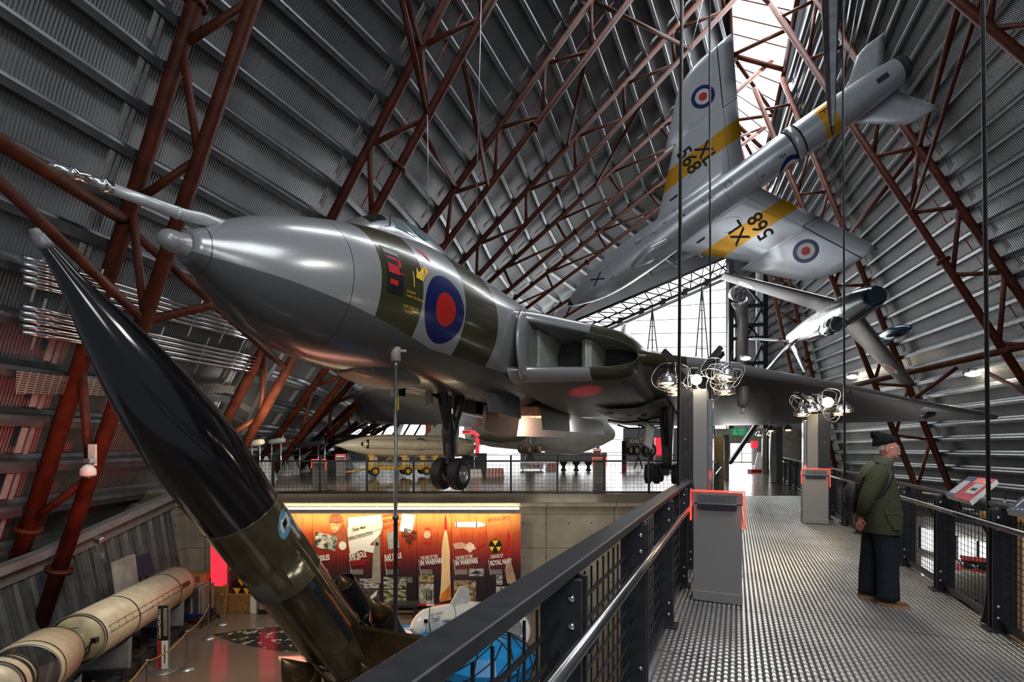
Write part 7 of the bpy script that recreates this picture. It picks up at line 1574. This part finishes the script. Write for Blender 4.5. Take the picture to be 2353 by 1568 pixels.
for sd_ in 'RL':
    hp = hand_pts(sd_)
    for n, c, r in hp: allv[n] = (c, r)
    ed += [('w'+sd_, 'p'+sd_), ('w'+sd_, 't0'+sd_), ('t0'+sd_, 't1'+sd_), ('t1'+sd_, 't2'+sd_)]
    for i in range(4): ed += [('p'+sd_, 'f%d%sa' % (i, sd_)), ('f%d%sa' % (i, sd_), 'f%d%sb' % (i, sd_)), ('f%d%sb' % (i, sd_), 'f%d%sc' % (i, sd_))]
nm = list(allv); me = bpy.data.meshes.new('body'); me.from_pydata([tuple(allv[n][0]) for n in nm], [(nm.index(a), nm.index(b)) for a, b in ed], []); ob = bpy.data.objects.new('tmp', me); COL.objects.link(ob)
s_ = ob.modifiers.new('s', 'SKIN'); s_.use_smooth_shade = True
for i, n in enumerate(nm): me.skin_vertices[0].data[i].radius = (allv[n][1],)*2
me.skin_vertices[0].data[nm.index('pel')].use_root = True
sv = ob.modifiers.new('ss', 'SUBSURF'); sv.levels = 1; sv.render_levels = 1
dg = bpy.context.evaluated_depsgraph_get(); bme = bpy.data.meshes.new_from_object(ob.evaluated_get(dg)); bpy.data.objects.remove(ob)
# head joined into the same mesh: rings from neck to crown, face looking along +X
bm = bmesh.new(); bm.from_mesh(bme)
HR = [(1.46, .02, .055, .06, .055), (1.5, .03, .06, .062, .058), (1.535, .055, .095, .07, .062), (1.55, .06, .112, .075, .066), (1.575, .062, .114, .085, .07), (1.6, .06, .112, .09, .074), (1.63, .06, .108, .095, .077), (1.66, .055, .11, .1, .079), (1.7, .05, .1, .1, .077), (1.735, .045, .075, .08, .06), (1.755, .045, .03, .03, .03)]
prev = None; n = 24
for z, cx_, fr_, bk, hw in HR:
    row = [bm.verts.new((cx_+(fr_ if math.cos(t) > 0 else bk)*math.cos(t)*.92, hw*math.sin(t), z)) for t in [2*PI*q/n for q in range(n)]]
    if prev:
        for q in range(n): bm.faces.new((prev[q], prev[(q+1) % n], row[(q+1) % n], row[q])).smooth = True
    prev = row
bm.faces.new(prev)
def addto(mb_):
    b = [bm.verts.new(v) for v in mb_.v]
    for f in mb_.f:
        try: bm.faces.new([b[i] for i in f]).smooth = True
        except Exception: pass
mb = MB(); mb.loft([[V((.155, 0, 1.645)), V((.15, .012, 1.645)), V((.15, -.012, 1.645))], [V((.19, 0, 1.606)), V((.158, .02, 1.602)), V((.158, -.02, 1.602))], [V((.186, 0, 1.59)), V((.155, .018, 1.59)), V((.155, -.018, 1.59))]], 0, True, True, True); addto(mb)
for s in (-1, 1):
    mb = MB(); mb.ball((.045, s*.078, 1.612), .034, 10, 8, 0, (.62, .3, 1), Matrix.Rotation(.2, 3, 'Y')); addto(mb)
mb = MB(); mb.ball((.152, 0, 1.562), .02, 10, 6, 0, (.5, 1.2, .3)); addto(mb); mb = MB(); mb.ball((.148, 0, 1.537), .022, 10, 6, 0, (.8, 1.1, .8)); addto(mb)
bm.to_mesh(bme); bm.free(); bme.materials.clear(); bme.materials.append(M['skin'])
put('body', bme, man)
mb = MB(); 
for s in (-1, 1): mb.ball((.148, s*.032, 1.637), .012, 10, 8)
mb.build('eyes', [mat('eye', (.5, .48, .45), .2)], man)
mb = MB(); mb.loft([[V((.165, y, 1.585-.25*abs(y))), V((.19-abs(y)*.5, y, 1.576-.25*abs(y))), V((.166, y, 1.568-.3*abs(y)))] for y in [-.042+.014*i for i in range(7)]]); mb.build('moustache', ['hairw'], man)
mb = MB(); mb.loft([[V((.155, y, 1.665)), V((.165, y, 1.662)), V((.157, y, 1.655))] for y in (-.05, -.03, -.015)]); mb.loft([[V((.155, y, 1.665)), V((.165, y, 1.662)), V((.157, y, 1.655))] for y in (.015, .03, .05)]); mb.build('eyebrows', ['hairw'], man)
rr = [[V((cx_-.0+(bk*1.03)*math.cos(t), hw*1.05*math.sin(t), z)) for t in [PI*.62+PI*.76*q/10 for q in range(11)]] for z, cx_, bk, hw in ((1.61, .055, .1, .074), (1.63, .058, .1, .079), (1.68, .055, .105, .081))]
MB().loft(rr, 0, True, False, False).build('hair', ['hairw'], man)
mb = MB()
for s in (-1, 1):
    mb.tube([(.168+.002*math.cos(t), s*.036+.024*math.cos(t), 1.632+.018*math.sin(t)) for t in [2*PI*q/14 for q in range(14)]], .0022, 5, closed=True); mb.tube([(.165, s*.06, 1.637), (.1, s*.083, 1.637), (.035, s*.085, 1.63)], .0025, 5)
mb.tube([(.172, -.012, 1.636), (.176, 0, 1.64), (.172, .012, 1.636)], .0022, 5); mb.build('glasses', ['chrome'], man)
rr = []
for z, cx_, a, b in ((1.675, .035, .122, .09), (1.68, .035, .127, .094), (1.705, .033, .127, .094), (1.722, .03, .118, .088), (1.745, .02, .105, .078), (1.765, -.0, .085, .062), (1.78, -.02, .055, .038), (1.785, -.03, .02, .02)):
    rr.append([V((cx_+a*math.cos(t), b*math.sin(t), z+.028*math.cos(t)*(1 if z < 1.72 else .3)+.004*math.sin(9*t))) for t in [2*PI*q/36 for q in range(36)]])
hat = MB().loft(rr).build('knit_hat', ['knit'], man); mb = MB(); rnd = random.Random(5)
for i in range(9): mb.ball((-.06+rnd.uniform(-.03, .03), rnd.uniform(-.03, .03), 1.765+rnd.uniform(-.015, .025)), .026, 8, 6)
mb.build('pompom', ['knit'], hat)
# coat: torso shell, collar with hood, sleeves, pocket
rr = []
for z, x0, x1, w_ in ((.74, -.175, .2, .225), (.76, -.18, .205, .23), (.9, -.185, .2, .225), (1.05, -.18, .185, .225), (1.18, -.185, .165, .22), (1.28, -.2, .145, .225), (1.36, -.19, .12, .215), (1.42, -.15, .1, .17), (1.465, -.1, .095, .105), (1.5, -.075, .1, .085)):
    cx_, a = (x0+x1)/2, (x1-x0)/2
    rr.append([V((cx_+a*math.copysign(abs(math.cos(t))**.85, math.cos(t))+.006*math.sin(5*t+z*9), w_*math.copysign(abs(math.sin(t))**.85, math.sin(t)), z)) for t in [2*PI*q/44 for q in range(44)]])
ct = MB().loft(rr, 0, True, True, False).build('coat', ['coat'], man)
for s in (-1, 1):
    S_, E_, W_ = V((-.05, s*.2, 1.37)), V((-.18, s*.255, 1.1)), V((-.215, s*.15, .94))
    pts = [V((-.02, s*.12, 1.42)), S_, S_.lerp(E_, .35), S_.lerp(E_, .7), E_, E_.lerp(W_, .4), W_]
    MB().tube(pts, [.06, .1, .095, .088, .085, .075, .062], 18).build('sleeve', ['coat'], ct)
mb = MB(); rr = []
for z, cx_, a, b in ((1.47, -.0, .115, .115), (1.5, .01, .11, .105), (1.535, .015, .105, .095), (1.545, .005, .095, .088)): rr.append([V((cx_+a*math.cos(t), b*math.sin(t), z-.025*math.cos(t))) for t in [2*PI*q/26 for q in range(26)]])
mb.loft(rr, 0, True, True, False); mb.loft([[V((-.06-.14*math.cos(t)*.6, .13*math.sin(t)*w_, 1.45-dz+.05*math.cos(t))) for t in [PI*(-.5)+PI*q/10 for q in range(11)]] for w_, dz in ((1, -.05), (1.15, .03), (1.0, .08))][0:0] or [[V((cx_, w_*math.cos(t), zc+r*math.sin(t))) for t in [PI*q/10 for q in range(11)]] for cx_, w_, zc, r in ((-.07, .1, 1.45, .07), (-.15, .14, 1.37, .11), (-.215, .1, 1.3, .09), (-.235, .03, 1.27, .03))], 0, True, False, True); mb.build('collar', ['coatd'], ct)
mb = MB(); mb.prism([(.0, -.226, 1.0), (.17, -.215, 1.0), (.175, -.215, .95), (.0, -.228, .955)], (0, -.014, 0)); mb.prism([(.01, -.228, .955), (.17, -.218, .95), (.16, -.222, .8), (.09, -.228, .8), (.03, -.23, .9)], (0, -.008, 0)); mb.build('pocket_flap', ['coat'], ct)
# trousers: two legs and a seat
mb = MB()
for s, pts in ((-1, [(0, -.09, .86, .125), (.03, -.1, .7, .118), (.045, -.105, .5, .1), (.05, -.11, .28, .098), (.045, -.115, .1, .1), (.045, -.115, .055, .1)]), (1, [(-.03, .09, .86, .125), (-.06, .1, .7, .118), (-.085, .1, .5, .1), (-.105, .1, .28, .098), (-.115, .1, .11, .1), (-.115, .1, .065, .1)])):
    rr = [[V((x+r*1.12*math.cos(t)+.006*math.sin(4*t+z*20), y+r*.86*math.sin(t), z)) for t in [2*PI*q/24 for q in range(24)]] for x, y, z, r in pts]; mb.loft(rr)
rr = [[V((x+a*math.cos(t), .2*math.sin(t)*w_, z)) for t in [2*PI*q/28 for q in range(28)]] for z, x, a, w_ in ((.8, -.01, .15, .92), (.9, -.005, .16, .95), (1.0, 0, .15, .9))]; mb.loft(rr)
mb.build('trousers', ['trou'], man)
for s, x, y, rz in ((-1, .0, -.115, -.12), (1, -.165, .1, .05)):
    sh = MB(); rr = []
    for t, w_, zt in ((-.06, .025, .05), (-.05, .036, .085), (.0, .04, .1), (.06, .042, .098), (.12, .048, .075), (.17, .05, .06), (.22, .042, .048), (.245, .02, .035)): rr.append([V((t, w_*math.cos(a), .028+(zt-.028)*max(0, math.sin(a))**.7 if math.sin(a) > 0 else .028)) for a in [2*PI*q/16 for q in range(16)]])
    sh.loft(rr); sh.v = [tuple(Matrix.Rotation(rz, 3, 'Z') @ V(p)+V((x, y, 0))) for p in sh.v]; so_ = sh.build('shoe', ['shoe'], man)
    sl = MB(); poly = [V((t, w_, 0)) for t, w_ in ((-.065, .02), (-.05, .04), (.0, .043), (.12, .052), (.18, .053), (.23, .042), (.252, .015), (.252, -.015), (.23, -.042), (.18, -.053), (.12, -.052), (0, -.043), (-.05, -.04), (-.065, -.02))]; sl.prism(poly, (0, 0, .03)); sl.v = [tuple(Matrix.Rotation(rz, 3, 'Z') @ V(p)+V((x, y, 0))) for p in sl.v]; sl.build('sole', ['sole'], so_)
# shoulder bag behind his back
rr = [[V((cx_+a*math.cos(t)+.01*math.sin(3*t), .13*w_*math.sin(t)-.0, z)) for t in [2*PI*q/20 for q in range(20)]] for z, cx_, a, w_ in ((.93, -.3, .04, .5), (.97, -.31, .075, .9), (1.07, -.32, .09, 1), (1.17, -.31, .085, .95), (1.24, -.29, .05, .7), (1.26, -.28, .02, .3))]
bg_ = empty('shoulder_bag', 'black shoulder bag worn on the back of the man in the green coat', 'bag', mo_, -.52); bg_.scale = (.84, .88, .975); MB().loft(rr).build('bag', [mat('black nylon', (.014, .012, .014), .6, 0, .3, .4, 30)], bg_); cbv = bvh_of(ct); mb = MB(); sp_ = []
for x, z in ((-.12, 1.06), (-.06, 1.13), (0, 1.2), (.045, 1.28), (.075, 1.36), (.08, 1.42), (.06, 1.46)):
    h = cbv.ray_cast(V((x, -1, z)), V((0, 1, 0))); sp_.append((h[0] if h[0] is not None else V((x, -.1, z)))-V((0, .008, 0)))
mb.loft([[p+V((-.018, 0, .012)), p+V((.018, -.0, -.012)), p+V((.018, .012, -.012)), p+V((-.018, .012, .012))] for p in sp_]); mb.build('strap', ['blk'], bg_); mb = MB(); mb.box((-.385, -.06, 1.1), (.03, .1, .1)); mb.box((-.33, -.13, 1.12), (.06, .01, .03)); mb.build('pocket', ['blk'], bg_)
# ================= LIGHT, WORLD, CAMERA =================
def area(name, loc, target, sx, sy, power, col=(1, 1, 1)):
    l = bpy.data.lights.new(name, 'AREA'); l.shape = 'RECTANGLE'; l.size = sx; l.size_y = sy; l.energy = power; l.color = col
    o = bpy.data.objects.new(name, l); COL.objects.link(o); o.location = loc
    d = (V(target)-V(loc)); o.rotation_euler = d.to_track_quat('-Z', 'Y').to_euler(); return o
def spot(name, loc, target, power, ang, col=(1, 1, 1), r=.1, blend=.5):
    l = bpy.data.lights.new(name, 'SPOT'); l.energy = power; l.spot_size = ang; l.color = col; l.shadow_soft_size = r; l.spot_blend = blend
    o = bpy.data.objects.new(name, l); COL.objects.link(o); o.location = loc
    d = (V(target)-V(loc)); o.rotation_euler = d.to_track_quat('-Z', 'Y').to_euler(); return o
def point(name, loc, power, col=(1, 1, 1), r=.1):
    l = bpy.data.lights.new(name, 'POINT'); l.energy = power; l.color = col; l.shadow_soft_size = r
    o = bpy.data.objects.new(name, l); COL.objects.link(o); o.location = loc; return o
w = bpy.data.worlds.new('world'); sc.world = w; w.use_nodes = True
bg = w.node_tree.nodes['Background']; bg.inputs[0].default_value = (.78, .86, 1, 1); bg.inputs[1].default_value = .16
# daylight through the ridge skylight, the glazed gable and the glass doors
for i, (a, b) in enumerate(zip(Lr, Rr)):
    area('skylight', (a+b)/2+V((0, 0, -.6)), (a+b)/2+V((-2, -2, -10)), 3, 6, 680, (.9, .95, 1))
area('gable_daylight', (13, 53.5, 9), (4, 20, 3), 22, 12, 3000, (.95, .98, 1))
area('entrance_daylight', (23.0, 48.6, 1.3), (14, 25, .6), 3, 2.2, 420, (1, .97, .9))
# added unseen fills, together with lights for the fittings
area('hall_fill', (4, -3, 13), (0, 9, 3), 5, 5, 640, (.95, .97, 1))  # general fill added above and behind the camera for the bomber and trainer
area('lower_hall_fill', (-6.2, 9.5, 3.0), (-6.5, 12.5, -4), 2.5, 1.5, 240, (1, .84, .6))  # unseen warm fill added to brighten the lower hall floor
area('poster_wash', (WX(920), WY-.45, -.72), (WX(920), WY, -2.6), 7.6, .08, 72, (1, .82, .5))
area('wall_wash', (2.2, 13.5, -.6), (2.5, 16.5, -2.2), 2.5, .5, 32, (1, .85, .6))
area('poster_bounce', (-4, 13.8, -3.4), (-3.6, 7.5, 3.2), 5, 1.2, 100, (1, .4, .26))
spot('red_spot', (1.2, 11.2, .3), P(1345, 892, 13.2), 800, .3, (1, .02, .02), .03, .8)
spot('red_spot', (-6.9, 8.8, -1.2), (-11.6, 11.8, 1.4), 600, 1.1, (1, .06, .06), .1, .9)
spot('bay_lamp', (5.2, 18.5, .2), BM @ V((12.5, 0, 2.9)), 10, .9, (1, .75, .45), .1, .8)
spot('column_lamp', (3.4, 8.3, 2.3), (5, 13, 3.4), 45, 1.4, (1, .75, .4), .1, .9)
area('deck_fill', (0, 17.5, 2.3), (0, 27, .6), 6, .6, 260, (1, .93, .8))  # unseen fill added so the deck exhibits stand out from the gable
area('deck_fill', (-8.2, 17.2, 2.4), (-10, 25, .6), 2, .6, 220, (1, .9, .8))  # second added fill, for the left end of the deck
area('column_wash', (5.2, 9.3, 2.5), (5.4, 9.0, 0), 1, 1, 45, (1, .8, .5))
area('entry_fill', (.5, -2.5, 5), (2.6, 6, .8), 3, 2, 190, (1, .96, .9))  # fill added behind the camera to lift the kiosk fronts
area('walkway_fill', (3.5, 3.5, 7.5), (4, 6.5, 0), 2, 2, 200, (1, .95, .88))  # unseen overhead fill added to brighten the walkway plates
cam = bpy.data.cameras.new('camera'); co = bpy.data.objects.new('camera', cam); COL.objects.link(co)
co.location = (0, 0, EZ); co.rotation_euler = (PI/2, 0, 0)
cam.sensor_width = 36; cam.lens = 36*FOC/2353; cam.shift_y = (HY-784)/2353; cam.shift_x = 0; cam.clip_start = .05; cam.clip_end = 300
sc.camera = co
sc.view_settings.view_transform = 'Standard'; sc.view_settings.look = 'None'; sc.view_settings.gamma = 1; sc.view_settings.exposure = 0
sc.view_settings.use_curve_mapping = False
sc.cycles.use_denoising = True; sc.cycles.max_bounces = 6; sc.cycles.sample_clamp_indirect = 6; sc.cycles.sample_clamp_direct = 0
sc.cycles.caustics_reflective = False; sc.cycles.caustics_refractive = False
